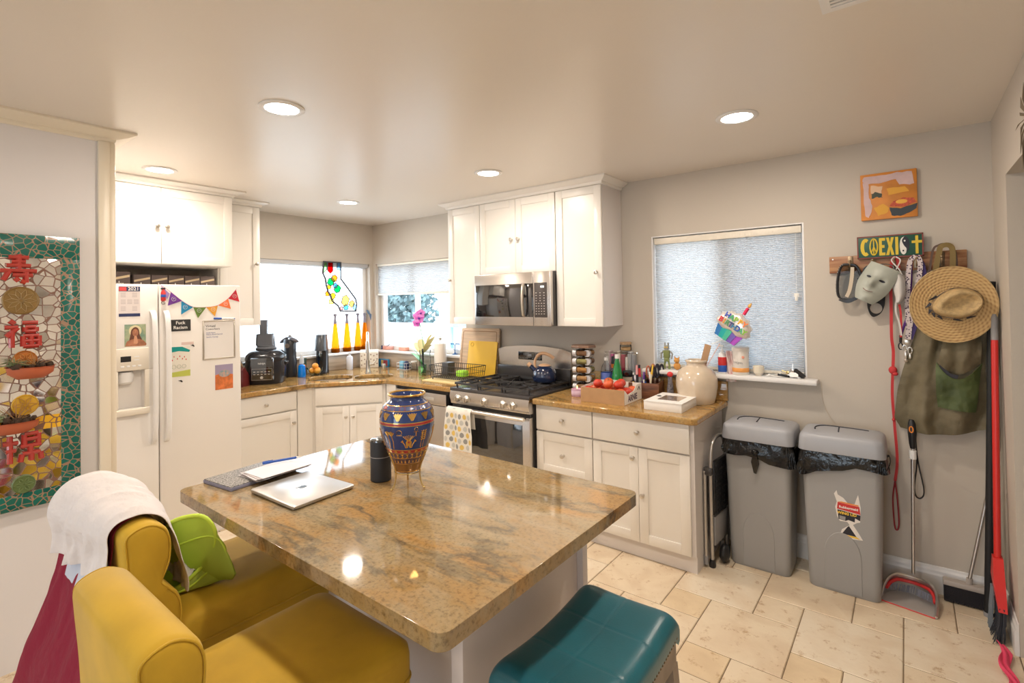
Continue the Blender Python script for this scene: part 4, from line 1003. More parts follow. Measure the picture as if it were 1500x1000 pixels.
# ================================================================== things on the left counter
CZ = .9145
def at(name, label, cat, x, y, z=CZ, rz=0.0, group=None): return thing(name, label, cat, (x, y, z), rz, group)
def lathe_part(name, prof, m, par, n=24, loc=(0, 0, 0), **k):
    g = G(); g.lathe(prof, n, loc); return obj(name, g, m, par, **k)
def face_cam(x, y): return math.atan2(4.7485 - x, -( -3.5652 - y)) 
# knife block with steel handles
t = at('knife_block', 'dark red knife block full of steel-handled knives beside the refrigerator', 'knife block', .250, -1.570, rz=R(35))
g = G(); g.prism([(-.05, 0), (.05, 0), (.05, .085), (-.02, .165), (-.05, .14)], -.05, .05, 'x'); obj('block', g, mat('oxblood_wood', (.14, .02, .02), .35), t)
for i in range(3):
    for j in range(3):
        x_ = -.033 + i * .033; y_ = .036 - j * .028; z_ = .098 + j * .032
        d = Vector((.0, -.55, .83)).normalized() * (.085 + .012 * ((i + j) % 2)); p = Vector((x_, y_, z_))
        g = G(); g.cyl(tuple(p), tuple(p + d), .0085, .0095, 10); g.sph(tuple(p + d), .0105, n=10, m=6)
        k_ = obj('knife_handle', g, STEEL, t)
# multi-cooker
t = at('multi_cooker', 'black electric multi-cooker with grey steam tower on its lid', 'cooker', .205, -1.325, rz=R(52))
CKB = mat('cooker_black', (.018, .018, .022), .22)
g = G(); g.loft([rrect(0, 0, .150, .145, .10, 0, 8), rrect(0, 0, .158, .152, .11, .02, 8), rrect(0, 0, .165, .155, .12, .12, 8), rrect(0, 0, .162, .152, .12, .20, 8)]); obj('base', g, CKB, t, ang=50)
g = G(); g.loft([rrect(0, 0, .163, .153, .12, .202, 8), rrect(0, 0, .166, .156, .12, .215, 8), rrect(0, 0, .160, .150, .12, .25, 8), rrect(0, 0, .13, .12, .10, .285, 8), rrect(0, 0, .08, .08, .07, .297, 8)]); lid = obj('lid', g, mat('cooker_lid', (.022, .022, .026), .18), t, ang=50)
g = G(); g.box(-.095, .095, -.178, -.150, .035, .235, .014); pn = obj('control_panel', g, BLACKG, t)
CPR = mat('panel_print', (.55, .5, .45), .5)
g = G(); g.tube([(x_, -.1785, z_) for x_, z_ in ((-.08, .045), (.08, .045), (.08, .14), (-.08, .14))], .0012, 5, closed=True); obj('outline', g, CPR, pn)
text('lettering', 'NINJA', .022, PAPER, pn, (0, -.1788, .185), FACE_Y, .0003)
g = G(); g.cyl((0, -.178, .065), (0, -.186, .065), .012, n=18); obj('dial', g, NICKEL, pn)
g = G()
for i in range(5):
    for j in range(2): g.box(-.066 + i * .029, -.050 + i * .029, -.1793, -.1783, .090 + j * .022, .096 + j * .022)
obj('control_print', g, CPR, pn)
GT = mat('grey_tritan', (.11, .115, .13), .25)
lathe_part('ring', [(.085, .297), (.088, .30), (.088, .312), (.080, .318), (.078, .322), (.08, .326), (.078, .332)], GT, lid, 28)
g = G(); g.loft([rrect(-.005, 0, .075, .062, .03, .332, 6), rrect(-.005, 0, .070, .060, .03, .430, 6)]); g.tube([(x_, y_, .431) for x_, y_, _ in rrect(-.005, 0, .070, .060, .03, 0, 6)], .003, 5, closed=True); g.box(-.004, .004, -.0625, -.058, .335, .43); obj('feed_tube', g, GT, lid)
g = G(); g.loft([rrect(-.018, 0, .030, .028, .012, .43, 5), rrect(-.018, 0, .033, .030, .012, .56, 5)]); obj('pusher', g, GT, lid)
for sx in (-1, 1):
    g = G(); g.box(sx * .165 - .018, sx * .165 + .018, -.035, .035, .155, .185, .008); obj('handle', g, CKB, t)
# tall coffee tool: black cylinder with leaf-like lid flaps
t = at('juicer', 'tall black cylinder juicer with leaf-shaped attachments on top', 'juicer', .055, -1.020)
lathe_part('body', [(.0, 0), (.058, 0), (.062, .01), (.061, .16), (.055, .20), (.056, .24), (.058, .345), (.050, .36), (0, .362)], mat('juicer_black', (.028, .03, .036), .3), t, 28)
for sx, a in ((-1, 35), (1, -28)):
    g = G(); g.at((sx * .032, -.01, .372), (0, R(a * -1), R(35))); g.sph((sx * .038, 0, 0), .052, (1, .6, .35), 14, 8); obj('attachment', g, mat('grey_rubber', (.10, .09, .10), .5), t)
g = G(); g.sph((0, 0, .385), .018, n=12, m=8); obj('knob', g, GREYP, t)
g = G(); g.lathe([(.0, -.001), (.022, 0), (.022, .004), (.0, .0045)], 20); g.T = Matrix.Identity(4); o = obj('badge', g, mat('badge_bronze', (.30, .22, .16), .4, .6), t, (.036, -.047, .30), (R(90), 0, R(38)))
# blue cup / brush holder
t = at('dish_soap_bottle', 'bright blue bottle with clear cap beside the black cylinder', 'bottle', .185, -.975)
lathe_part('bottle', [(0, 0), (.036, 0), (.038, .006), (.034, .08), (.030, .11), (.016, .118), (.014, .125)], mat('clear_blue', (.0, .20, .75), .12, coat=.5), t)
lathe_part('neck', [(.014, .119), (.022, .13), (.020, .18), (.010, .205), (.010, .215), (0, .216)], mat('frosted_plastic', (.70, .72, .74), .25, alpha=.6), t)
# seed packet
t = at('produce_card', 'small dark card with orange picture propped behind the oranges', 'card', .060, -.885, CZ, R(50))
g = G(); g.box(-.028, .028, -.003, .003, .0, .165, .001); obj('card', g, mat('card_green', (.03, .07, .05), .5), t)
g = G(); g.cyl((.004, -.0032, .085), (.004, -.0042, .085), .020, n=18); obj('picture', g, ORANGE, t)
# glass bowl of oranges
t = at('fruit_bowl', 'small clear glass bowl holding oranges near the sink', 'bowl', .200, -.845)
GL2 = thin_glass('bowl_glass', (.93, .98, .97), .08)
lathe_part('bowl', [(.0, .002), (.035, .0), (.045, .008), (.066, .04), (.078, .078), (.076, .079), (.062, .042), (.040, .012), (0, .008)], GL2, t, 28)
OR = mat('orange_peel', (.90, .36, .04), .42, bump=(260, .3))
for k, (x_, y_, z_) in enumerate(((-.028, -.015, .046), (.028, .005, .048), (-.004, .026, .050), (.004, -.002, .092))):
    g = G(); g.sph((0, 0, 0), .030, (1, 1, .95), 18, 12)
    solo('orange_fruit', g, OR, ['orange at the left of the glass bowl', 'orange at the right of the glass bowl', 'orange at the back of the glass bowl', 'orange on top of the others in the glass bowl'][k], 'orange', (.200 + x_, -.845 + y_, CZ + z_), group='oranges in the glass bowl')
# soda maker
t = at('soda_maker', 'slim black soda maker standing left of the amber bottles', 'soda maker', .110, -.720, rz=R(40))
SB = mat('soda_black', (.02, .021, .025), .22)
g = G(); g.loft([rrect(0, 0, .060, .078, .045, 0, 7), rrect(0, 0, .062, .080, .045, .015, 7), rrect(0, .02, .058, .058, .045, .03, 7), rrect(0, .024, .056, .054, .045, .23, 7)]); obj('column', g, SB, t, ang=50)
g = G(); g.loft([rrect(0, .0, .058, .078, .045, .23, 7), rrect(0, 0, .056, .076, .045, .25, 7), rrect(0, .004, .048, .066, .04, .385, 7), rrect(0, .004, .046, .062, .04, .388, 7)]); obj('hood', g, mat('soda_grey', (.055, .06, .068), .3), t, ang=50)
g = G(); g.lathe([(.0, .17), (.014, .17), (.014, .225), (0, .226)], 14, (0, -.03, 0)); obj('nozzle', g, CHROME, t)
g = G(); g.loft([rrect(0, -.034, .024, .020, .012, .10, 5), rrect(0, -.034, .026, .022, .012, .20, 5)]); obj('water_gauge', g, thin_glass('smoke_glass', (.55, .6, .62), .3), t)
text('lettering', 'soda', .014, GREYP, t, (0, -.082, .010), FACE_Y, .0003)
# amber bottles on the sill
AMB = bpy.data.materials.new('amber_glass'); AMB.use_nodes = True
nt = AMB.node_tree; nt.nodes.clear(); o_ = nt.nodes.new('ShaderNodeOutputMaterial'); m1 = nt.nodes.new('ShaderNodeMixShader'); m2 = nt.nodes.new('ShaderNodeMixShader'); m1.inputs[0].default_value = .35
tb = nt.nodes.new('ShaderNodeBsdfTranslucent'); tb.inputs[0].default_value = (.95, .48, .05, 1); tp = nt.nodes.new('ShaderNodeBsdfTransparent'); tp.inputs[0].default_value = (.98, .60, .10, 1); gl = nt.nodes.new('ShaderNodeBsdfGlossy'); gl.inputs['Roughness'].default_value = .06
lw = nt.nodes.new('ShaderNodeLayerWeight'); lw.inputs[0].default_value = .15
nt.links.new(tb.outputs[0], m1.inputs[1]); nt.links.new(tp.outputs[0], m1.inputs[2]); nt.links.new(lw.outputs[0], m2.inputs[0]); nt.links.new(m1.outputs[0], m2.inputs[1]); nt.links.new(gl.outputs[0], m2.inputs[2]); nt.links.new(m2.outputs[0], o_.inputs[0])
STOP = mat('bottle_cap_grey', (.22, .20, .24), .5)
def amber(y, label):
    t = thing('amber_bottle', label, 'bottle', (-.045, y, 1.0900), group='tall amber bottles on the window sill')
    lathe_part('bottle', [(.0, .004), (.036, .0), (.044, .008), (.043, .05), (.036, .13), (.027, .22), (.018, .30), (.0115, .355), (.0105, .37)], AMB, t, 28)
    lathe_part('foil_neck', [(.0120, .30), (.0125, .345), (.0125, .372), (.012, .376)], STOP, t, 18, cap=False) if 0 else None
    g = G(); g.lathe([(.0185, .305), (.0125, .36), (.0115, .385), (.017, .388), (.019, .398), (.018, .410), (0, .412)], 18, cap=False); obj('cap', g, STOP, t)
    lathe_part('base_tint', [(.0, .006), (.040, .006), (.0405, .030), (.038, .045), (0, .046)], mat('amber_dregs', (.16, .07, .03), .3), t, 20)
    return t
amber(-.462, 'amber bottle farthest left on the sink window sill'); amber(-.318, 'second amber bottle from the left on the sill'); amber(-.178, 'third amber bottle from the left on the sill'); amber(-.088, 'amber bottle in the window corner with a blue bird ornament on it')
t = thing('bird_ornament', 'small blue-grey bird ornament clipped on the corner bottle', 'ornament', (-.025, -.055, 1.502), R(30))
g = G(); g.prism([(-.018, .03), (-.006, -.005), (.012, -.02), (.030, -.085), (.038, -.02), (.020, .0), (-.008, .035)], -.006, .006, 'y'); obj('body', g, mat('slate_blue', (.10, .17, .27), .5), t)
# stained-glass state outline hanging in the window
t = thing('stained_glass', 'stained-glass ornament of a bent state outline hanging in the window', 'ornament', (.016, 0, 0))
OUT = [(-.628, 2.046), (-.425, 2.046), (-.428, 1.875), (-.247, 1.660), (-.232, 1.600), (-.243, 1.525), (-.440, 1.530), (-.462, 1.585), (-.535, 1.640), (-.548, 1.690), (-.580, 1.735), (-.600, 1.800), (-.610, 1.870), (-.640, 1.930)]
LEAD = mat('lead_came', (.10, .10, .11), .45, .6)
def sg_glass(n, c): return thin_glass('stained_' + n, c, .08)
CLR = sg_glass('clear', (.93, .95, .96))
g = G(); g.prism(OUT, -.001, .001, 'x'); obj('clear_glass', g, CLR, t)
g = G(); g.tube([(0, a, b) for a, b in OUT], .0095, 6, closed=True); obj('lead_outline', g, LEAD, t)
def blob(y, z, r, n, k=5, st=1.0, a0=.3): return [(y + r * math.cos(a0 + 2 * PI * i / k) * (1 + .25 * math.sin(i * 2.1)), z + r * st * math.sin(a0 + 2 * PI * i / k)) for i in range(k)]
pcs = [([(-.625, 2.043), (-.585, 2.043), (-.590, 1.965), (-.628, 1.930)], 'pale_green', (.55, .80, .45)), ([(-.580, 2.043), (-.520, 2.043), (-.520, 1.955), (-.548, 1.925), (-.580, 1.950)], 'red', (.85, .03, .03)), ([(-.470, 2.043), (-.430, 2.043), (-.430, 1.960), (-.470, 1.970)], 'sky', (.45, .68, .85)),
       (blob(-.505, 1.875, .040, 0, 6), 'orange', (.95, .42, .08)), (blob(-.545, 1.840, .046, 0, 6), 'green', (.03, .55, .22)), (blob(-.495, 1.800, .030, 0, 5), 'blue', (.20, .48, .85)), (blob(-.470, 1.765, .044, 0, 6), 'green', (.03, .55, .22)), (blob(-.570, 1.785, .028, 0, 5), 'amber', (.95, .62, .10)),
       (blob(-.590, 1.715, .030, 0, 5), 'orange', (.95, .42, .08)), (blob(-.525, 1.690, .036, 0, 6), 'amber', (.95, .62, .10)), (blob(-.545, 1.635, .034, 0, 5), 'lemon', (.95, .85, .30)), (blob(-.375, 1.640, .052, 0, 6, 1.2), 'honey', (.95, .65, .25)), (blob(-.295, 1.605, .038, 0, 6), 'honey', (.95, .65, .25)),
       (blob(-.370, 1.570, .034, 0, 5), 'teal', (.25, .60, .65)), (blob(-.425, 1.560, .022, 0, 5), 'pink', (.90, .45, .42)), (blob(-.262, 1.570, .028, 0, 4, 1.5), 'sky', (.45, .68, .85))]
for pts, n, c_ in pcs:
    m = MATS.get('stained_' + n) or sg_glass(n, c_)
    g = G(); g.prism(pts, -.0022, .0022, 'x'); pc = obj('glass_piece', g, m, t)
    g = G(); g.tube([(0, a, b) for a, b in pts], .0052, 5, closed=True); obj('lead_line', g, LEAD, pc)
# white soap bottle, patterned carton, paint boxes, can
t = at('soap_dispenser', 'white pump soap dispenser behind the sink', 'soap dispenser', .110, -.395)
lathe_part('bottle', [(0, 0), (.030, 0), (.033, .004), (.033, .125), (.026, .14), (.012, .145)], mat('soap_white', (.70, .74, .84), .3), t)
g = G(); g.cyl((0, 0, .145), (0, 0, .175), .006); g.lathe([(.013, .145), (.013, .155), (0, .156)], 14); g.box(-.008, .030, -.008, .008, .172, .184, .003); obj('pump', g, WHITE, t)
t = at('tissue_carton', 'white patterned carton behind the faucet', 'carton', .150, -.175, rz=R(52))
CW = mat('carton_cream', (.78, .74, .66), .6); PRT = mat('carton_print', (.38, .30, .24), .7)
g = G(); g.box(-.095, .095, -.04, .04, 0, .165, .004); g.prism([(-.04, .165), (.04, .165), (.0, .195)], -.094, .094, 'x'); ct = obj('carton', g, CW, t)
rg = random.Random(2)
for k in range(18):
    x_ = -.080 + (k % 6) * .032; z_ = .03 + (k // 6) * .048 + (.012 if k % 2 else 0)
    g = G(); g.prism([(x_ + r_ * .009, z_ + q_ * .010) for r_, q_ in ((-1, 0), (0, -.7), (1, 0), (.4, 1), (-.4, 1))], -.0408, -.0401, 'y'); obj('motif', g, PRT, ct)
t = at('picture_tin', 'flat tin with blue sky and red picture against the backsplash', 'tin', .195, -.028, rz=0.0)
g = G(); g.box(-.095, .115, -.025, -.003, 0, .082, .003); tn = obj('tin', g, mat('tin_blue', (.03, .25, .50), .3), t)
for a, b, n_, c_ in ((.0, .035, 'tin_yellow', (.75, .52, .15)), (.040, .108, 'tin_red', (.35, .05, .06))):
    g = G(); g.box(a, b, -.0262, -.0252, .010, .072); obj('picture', g, mat(n_, c_, .4, var=(50, .4)), tn)
t = at('soap_canister', 'small brushed steel canister at the back edge of the sink', 'canister', .470, -.235)
lathe_part('canister', [(0, 0), (.020, 0), (.021, .004), (.021, .060), (.018, .066), (0, .067)], NICKEL, t, 20)
# wire basket with sponge
t = at('wire_basket', 'small white wire basket holding blue sponge and dark cup', 'basket', .620, -.090, rz=0)
g = G()
for z_ in (.004, .035, .070): g.tube([(a, b, z_) for a, b, _ in rrect(0, 0, .075, .045, .02, 0, 4)], .0018, 5, closed=True)
for a, b, _ in rrect(0, 0, .075, .045, .02, 0, 4)[::3]: g.cyl((a, b, .004), (a, b, .07), .0014, n=5)
for i in range(6): g.cyl((-.06 + i * .024, -.045, .004), (-.06 + i * .024, .045, .004), .0014, n=5)
obj('wire', g, WHITE, t)
g = G(); g.box(-.055, .005, -.02, .02, .007, .085, .006); solo('sponge', g, mat('sponge_blue', (.18, .45, .60), .9), 'pale blue sponge in the wire basket', 'sponge', (.62, -.09, CZ))
g = G(); g.lathe([(0, .007), (.026, .007), (.028, .06), (.020, .085), (0, .09)], 16, (.038, 0, 0)); solo('dark_cup', g, NAVY, 'small dark blue cup in the wire basket', 'cup', (.62, -.09, CZ))
t = at('glass_jar', 'small clear glass jar between wire basket and orchid', 'jar', .765, -.085)
lathe_part('jar', [(0, .002), (.030, 0), (.032, .006), (.032, .06), (.027, .072), (.029, .085)], GLASS, t, 22); lathe_part('lid', [(.030, .082), (.031, .094), (0, .096)], WHITE, t, 20)
# pink boxes on the sill, ornaments
def sillbox(x, w, label, m):
    g = G(); g.box(-w / 2, w / 2, -.028, .028, 0, .038, .004); solo('soap_box', g, m, label, 'box', (x, .045, 1.0902))
PKS = mat('pink_salt', (.80, .42, .36), .5, var=(20, .25)); CRL = mat('coral_soap', (.88, .42, .30), .5, var=(20, .2))
sillbox(.195, .13, 'long pink box on the corner window sill with a dark twig on it', PKS); sillbox(.460, .11, 'coral orange box on the corner window sill', CRL)
g = G(); g.tube([(-.03, 0, .0), (.0, .005, .012), (.03, 0, .022), (.05, 0, .04)], .004, 6); g.tube([(0, .005, .012), (-.01, .0, .03)], .003, 5); solo('twig', g, INK, 'dark twig lying on the pink box', 'twig', (.20, .045, 1.1285))
g = G(); g.lathe([(0, 0), (.012, 0), (.008, .02), (.010, .03), (.006, .042), (0, .045)], 12); solo('sill_figurine', g, NAVY, 'tiny dark figurine on the window frame rail', 'figurine', (.085, .045, 1.0902))
# orchid
t = at('orchid', 'potted orchid with magenta bloom beside the glass vase', 'orchid', .975, -.150)
lathe_part('pot', [(0, 0), (.028, 0), (.030, .004), (.036, .075), (.038, .08), (.034, .079), (.03, .07), (0, .068)], mat('pot_green_glass', (.16, .26, .16), .2), t)
STM = mat('orchid_stem', (.14, .24, .08), .5); LFG = mat('orchid_leaf', (.10, .36, .05), .35); LFY = mat('dry_leaf_yellow', (.66, .55, .24), .6); MAG = mat('magenta_petal', (.62, .05, .50), .5, var=(40, .35), col2=(.80, .35, .70))
g = G(); g.tube(sm([(0, 0, .07), (.01, 0, .25), (-.02, .0, .40), (-.045, 0, .50), (-.055, -.005, .57)], 6), .0042, 7); st = obj('stem', g, STM, t)
def leaf(g, base, tip, w, sag=.02, n=9):
    base, tip = Vector(base), Vector(tip); d = tip - base; sd = d.cross(Vector((0, 0, 1))); sd = sd.normalized() if sd.length > 1e-4 else Vector((1, 0, 0))
    vs = []; 
    for i in range(n):
        f = i / (n - 1); c_ = base + d * f + Vector((0, 0, sag * math.sin(PI * f))); ww = w * math.sin(PI * min(1, f * .92 + .06)) ** .7
        vs += [tuple(c_ - sd * ww + Vector((0, 0, ww * .25))), tuple(c_), tuple(c_ + sd * ww + Vector((0, 0, ww * .25)))]
    fs = []
    for i in range(n - 1):
        for j in range(2): fs.append((i * 3 + j, i * 3 + j + 1, (i + 1) * 3 + j + 1, (i + 1) * 3 + j))
    g.add(vs, fs)
for b, tp_, w_ in (((0, 0, .07), (-.12, -.05, .19), .036), ((0, 0, .07), (.04, -.07, .0), .030), ((0, 0, .08), (-.06, -.06, .22), .032), ((0, 0, .07), (.02, -.07, -.0), .018)):
    g = G(); leaf(g, b, tp_, w_); o = obj('leaf', g, LFG, t, ang=80); solidify(o, .002)
for b, tp_, w_ in (((.0, 0, .19), (.17, 0, .36), .040), ((-.02, 0, .18), (-.12, 0, .29), .046), ((.02, 0, .20), (.12, 0, .28), .044), ((-.01, 0, .20), (-.03, 0, .33), .048), ((.05, 0, .28), (.12, .01, .38), .022)):
    g = G(); leaf(g, b, tp_, w_, .01); o = obj('yellowed_leaf', g, LFY, t, ang=80); solidify(o, .0015)
fd = Vector((.66, -.62, .1)).normalized(); fr_ = Vector((.7, .7, 0)); fu = fd.cross(fr_)
for cx_, cz_, sc_ in ((-.04, .535, 1.5), (-.075, .49, 1.15), (-.01, .585, 1.2), (-.08, .56, .9)):
    c0 = Vector((cx_, -.01, cz_)); g = G()
    for k in range(5):
        a = 2 * PI * k / 5 + PI / 2; d = (fr_ * math.cos(a) + fu * math.sin(a)) * .040 * sc_; sd = (fr_ * -math.sin(a) + fu * math.cos(a)) * .020 * sc_
        g.add([tuple(c0), tuple(c0 + d * .6 - sd + fd * .008), tuple(c0 + d + fd * .004), tuple(c0 + d * .6 + sd + fd * .008)], [(0, 1, 2, 3)])
    o = obj('flower', g, MAG, st, ang=10); solidify(o, .0012)
    g = G(); g.sph(tuple(c0 + fd * .008), .008 * sc_, n=8, m=6); obj('flower_centre', g, PURPLE, o)
# clear pitcher
t = at('glass_pitcher', 'clear pitcher with dark curved handle right of the orchid', 'pitcher', 1.110, -.245, rz=R(-50))
PG = thin_glass('pitcher_glass', (.92, .95, .96), .10)
lathe_part('jug', [(.0, .004), (.050, .0), (.054, .01), (.055, .12), (.050, .20), (.056, .235), (.054, .236), (.048, .20), (.052, .12), (.050, .012), (0, .01)], PG, t, 28)
g = G(); g.tube(sm([(-.05, -.03, .225), (-.085, -.035, .235), (-.095, -.035, .18), (-.085, -.03, .10), (-.07, -.02, .05)], 5), [.008] * 21, 8); obj('handle', g, BLACK, t)
# paper towel roll
t = at('paper_towel_holder', 'paper towel roll on a stand with round finial', 'paper towel', 1.190, -.120)
lathe_part('base', [(0, 0), (.070, 0), (.070, .008), (.012, .014), (.005, .02), (.005, .325), (0, .325)], NICKEL, t, 24)
lathe_part('roll', [(.018, .016), (.058, .016), (.060, .020), (.060, .290), (.058, .294), (.018, .294)], mat('paper_towel', (.86, .80, .72), .9, bump=(200, .2)), t, 28)
g = G(); g.sph((0, 0, .342), .019, n=14, m=10); g.cyl((0, 0, .322), (0, 0, .33), .010); obj('finial', g, NICKEL, t)
# menorah on the sill
t = thing('menorah', 'small dark blue menorah on the window sill', 'menorah', (1.235, .035, 1.0902))
MB_ = mat('menorah_blue', (.02, .10, .26), .35, .5)
g = G(); g.lathe([(0, 0), (.028, 0), (.026, .006), (.010, .010), (.004, .02), (.004, .105), (0, .106)], 16); obj('stem', g, MB_, t)
for r_ in (.015, .030, .045, .060):
    g = G(); g.tube([(r_ * math.cos(PI + PI * i / 12), 0, .100 + r_ * .9 * math.sin(PI + PI * i / 12)) for i in range(13)], .0028, 6); ar = obj('branch', g, MB_, t)
    g = G(); g.cyl((-r_, 0, .098), (-r_, 0, .110), .005); obj('cup', g, MB_, ar); g = G(); g.cyl((r_, 0, .098), (r_, 0, .110), .005); obj('cup', g, MB_, ar)
# cutting boards leaning on the wall
g = G(); g.at((1.628, -.075, CZ), (R(-7), 0, 0)); g.loft([[(p[0], y_, p[1]) for p in rrect(0, .225, .235 - i_, .222 - i_, .02, 0, 5)] for y_, i_ in ((-.012, .003), (-.009, 0), (.007, 0), (.010, .003))])
t = thing('wooden_cutting_board', 'large wooden cutting board leaning behind the dish rack', 'cutting board'); cb = obj('board', g, WOODL, t)
g = G(); g.at((1.628, -.075, CZ), (R(-7), 0, 0)); g.tube([(p[0], -.0125, p[1]) for p in rrect(0, .225, .205, .192, .015, 0, 5)], .003, 5, closed=True); obj('juice_groove', g, mat('groove_wood', (.42, .22, .11), .5), cb)
g = G(); g.at((1.700, -.125, CZ), (R(-9), 0, 0)); g.loft([[(p[0], y_, p[1]) for p in rrect(0, .168, .172 - i_, .165 - i_, .012, 0, 5)] for y_, i_ in ((-.004, .002), (-.003, 0), (.003, 0), (.004, .002))])
t = thing('yellow_cutting_board', 'yellow plastic cutting board leaning in front of the wooden one', 'cutting board'); obj('board', g, mat('yellow_plastic', (.85, .52, .04), .4), t)
g = G(); g.at((1.700, -.125, CZ), (R(-9), 0, 0)); g.tube([(-.125 + .018 * math.cos(a), -.005, .300 + .018 * math.sin(a)) for a in [i * PI / 4 for i in range(8)]], .002, 5, closed=True); obj('hang_hole', g, mat('yellow_dark', (.55, .30, .02), .5), t)
# dish rack on a drying mat
g = G(); g.loft([rrect(1.60, -.345, .255, .165, .02, z_, 5) for z_ in (CZ, CZ + .006)]); solo('drying_mat', g, mat('mat_yellow', (.78, .60, .28), .9, bump=(120, .6)), 'straw yellow drying mat under the dish rack', 'mat')
t = thing('dish_rack', 'black wire dish rack beside the range', 'dish rack', (1.60, -.315, CZ + .0065))
g = G(); hx, hy = .235, .125
for z_, k_ in ((.125, 1.0), (.075, .97), (.018, .92)): g.tube([(a, b, z_) for a, b, _ in rrect(0, 0, hx * k_, hy * k_, .02, 0, 4)], .0032 if z_ > .1 else .002, 6, closed=True)
for i in range(19):
    x_ = -hx * .9 + i * hx * 1.8 / 18
    g.tube([(x_ * 1.08, -hy, .125), (x_, -hy * .92, .018), (x_, hy * .92, .018), (x_ * 1.08, hy, .125)], .0018, 5)
for i in range(9):
    y_ = -hy * .85 + i * hy * 1.7 / 8
    g.tube([(-hx, y_ * 1.05, .125), (-hx * .92, y_, .018), (hx * .92, y_, .018), (hx, y_ * 1.05, .125)], .0018, 5)
for sx in (-1, 1):
    for sy in (-1, 1): g.cyl((sx * hx * .85, sy * hy * .85, 0), (sx * hx * .85, sy * hy * .85, .018), .005, n=8)
obj('wire_basket', g, IRON, t)
g = G(); g.box(-.215, -.135, .02, .108, .022, .135, .006); obj('utensil_cup', g, mat('charcoal_plastic', (.06, .06, .062), .5), t)
g = G(); g.box(-.045, .045, -.03, .05, 0, .055, .012); solo('dish_sponge', g, mat('lime_sponge', (.40, .80, .06), .8), 'lime green container drying in the dish rack', 'container', (1.63, -.29, CZ + .028))
# dish cloth on the oven handle
CLTH = mat('towel_white', (.80, .77, .70), .85, bump=(160, .15)); TG1 = mat('towel_grey', (.30, .30, .29), .85); TG2 = mat('towel_yellow', (.74, .52, .14), .85); TG3 = mat('towel_pale', (.56, .56, .52), .85)
t = thing('dish_towel', 'patterned dish towel with grey and yellow drops on the oven handle', 'towel', (0, 0, 0))
tx0, tx1 = 1.872, 2.165
def tw(u, v):
    s = v - .22; x = tx0 + (tx1 - tx0) * (.5 + (u - .5) * (.86 + .16 * min(1, abs(s) * 2.2)))
    fold = .010 * math.sin(u * 13 + .6) * min(1, abs(s) * 3 + .2)
    R0 = .0165
    if s < 0: y = -.725 + R0 + .004; z = .772 + s * .62 + .0; y += fold * .3 + .002
    else: y = -.725 - R0 - .004 - fold - .006 * s; z = .772 - s * .400
    if abs(s) < .06:
        a = PI / 2 * (1 - 0) * (s / .06); y = -.725 - math.sin(a) * (R0 + .004) - fold * (s / .06 if s > 0 else 0); z = .772 - .06 * .40 * abs(s / .06) + math.cos(a) * (R0 + .003)
    return (x, y, z)
g = G(); g.grid(tw, 44, 60); o = obj('cloth', g, CLTH, t, ang=85); solidify(o, .0018)
def towel_pt(u, v, e=.0022): p = tw(u, v); return (p[0], p[1] - e, p[2])
for r in range(6):
    for c_ in range(6):
        u0 = .08 + c_ * .166 + (.07 if r % 2 else 0); v0 = .33 + r * .115
        if u0 > .96: continue
        m = (TG1, TG2, TG3)[(r * 2 + c_) % 3]; pts = []
        for i in range(12):
            a = 2 * PI * i / 12; rr_ = .060 * (1 - .35 * max(0, math.sin(a)) ** 3); pts.append(towel_pt(min(.99, max(.01, u0 + rr_ * math.cos(a))), min(.995, v0 - .050 * math.sin(a))))
        g = G(); g.add([towel_pt(u0, v0, .0028)] + pts, [(0, i + 1, (i + 1) % 12 + 1) for i in range(12)]); obj('drop_motif', g, m, o, ang=85)
# kettle on the range
t = thing('kettle', 'dark blue enamel kettle with tan handle on the range', 'kettle', (2.475, -.225, .9665), R(20))
KB = mat('kettle_blue', (.012, .022, .060), .12, coat=.5); TAN = mat('tan_wood', (.62, .38, .22), .4)
lathe_part('body', [(0, 0), (.088, 0), (.094, .008), (.098, .035), (.094, .065), (.080, .095), (.055, .118), (.045, .122)], KB, t, 36)
lathe_part('lid', [(.048, .121), (.046, .128), (.025, .136), (0, .138)], TAN, t, 28)
g = G(); g.cyl((-.070, 0, .080), (-.125, 0, .125), .022, .014, 16); sp_ = obj('spout', g, KB, t); g = G(); g.cyl((-.116, 0, .118), (-.138, 0, .136), .019, .017, 14); obj('spout_cap', g, TAN, sp_)
g = G(); g.tube(sm([(-.078, 0, .098), (-.080, 0, .150), (-.060, 0, .195), (-.015, 0, .220), (.040, 0, .205), (.075, 0, .180)], 5), [.010] * 10 + [.013] * 16, 10); obj('handle', g, TAN, t)
g = G(); g.box(-.052, .03, -.045, .045, 0, .012, .004); solo('spoon_rest', g, BLUE, 'blue rim of a spoon rest at the front left of the range', 'spoon rest', (1.845, -.585, CZ + .0005)) if 0 else None
# ================================================================== window blinds
BLD = translucent('shade_fabric', (.66, .64, .62), .30, (.74, .77, .80))
def pleated(x0, x1, z0, z1, y, pitch=.0125, amp=.006):
    g = G(); n = int((z1 - z0) / pitch); V = []
    for i in range(n * 2 + 1):
        z_ = z1 - i * (z1 - z0) / (n * 2); yy = y + (amp if i % 2 else -amp); V += [(x0, yy, z_), (x1, yy, z_)]
    g.add(V, [(2 * i, 2 * i + 1, 2 * i + 3, 2 * i + 2) for i in range(n * 2)]); return g
t = thing('window_shade', 'half-raised pleated shade in the corner window', 'window shade', (0, 0, 0))
obj('pleats', pleated(.055, 1.405, 1.715, 2.02, .030), BLD, t, ang=10)
g = G(); g.box(.055, 1.405, .012, .048, 2.02, 2.0445, .004); obj('headrail', g, ALMOND, t)
g = G(); g.box(.055, 1.405, .016, .044, 1.694, 1.715, .004); obj('bottom_rail', g, ALMOND, t)
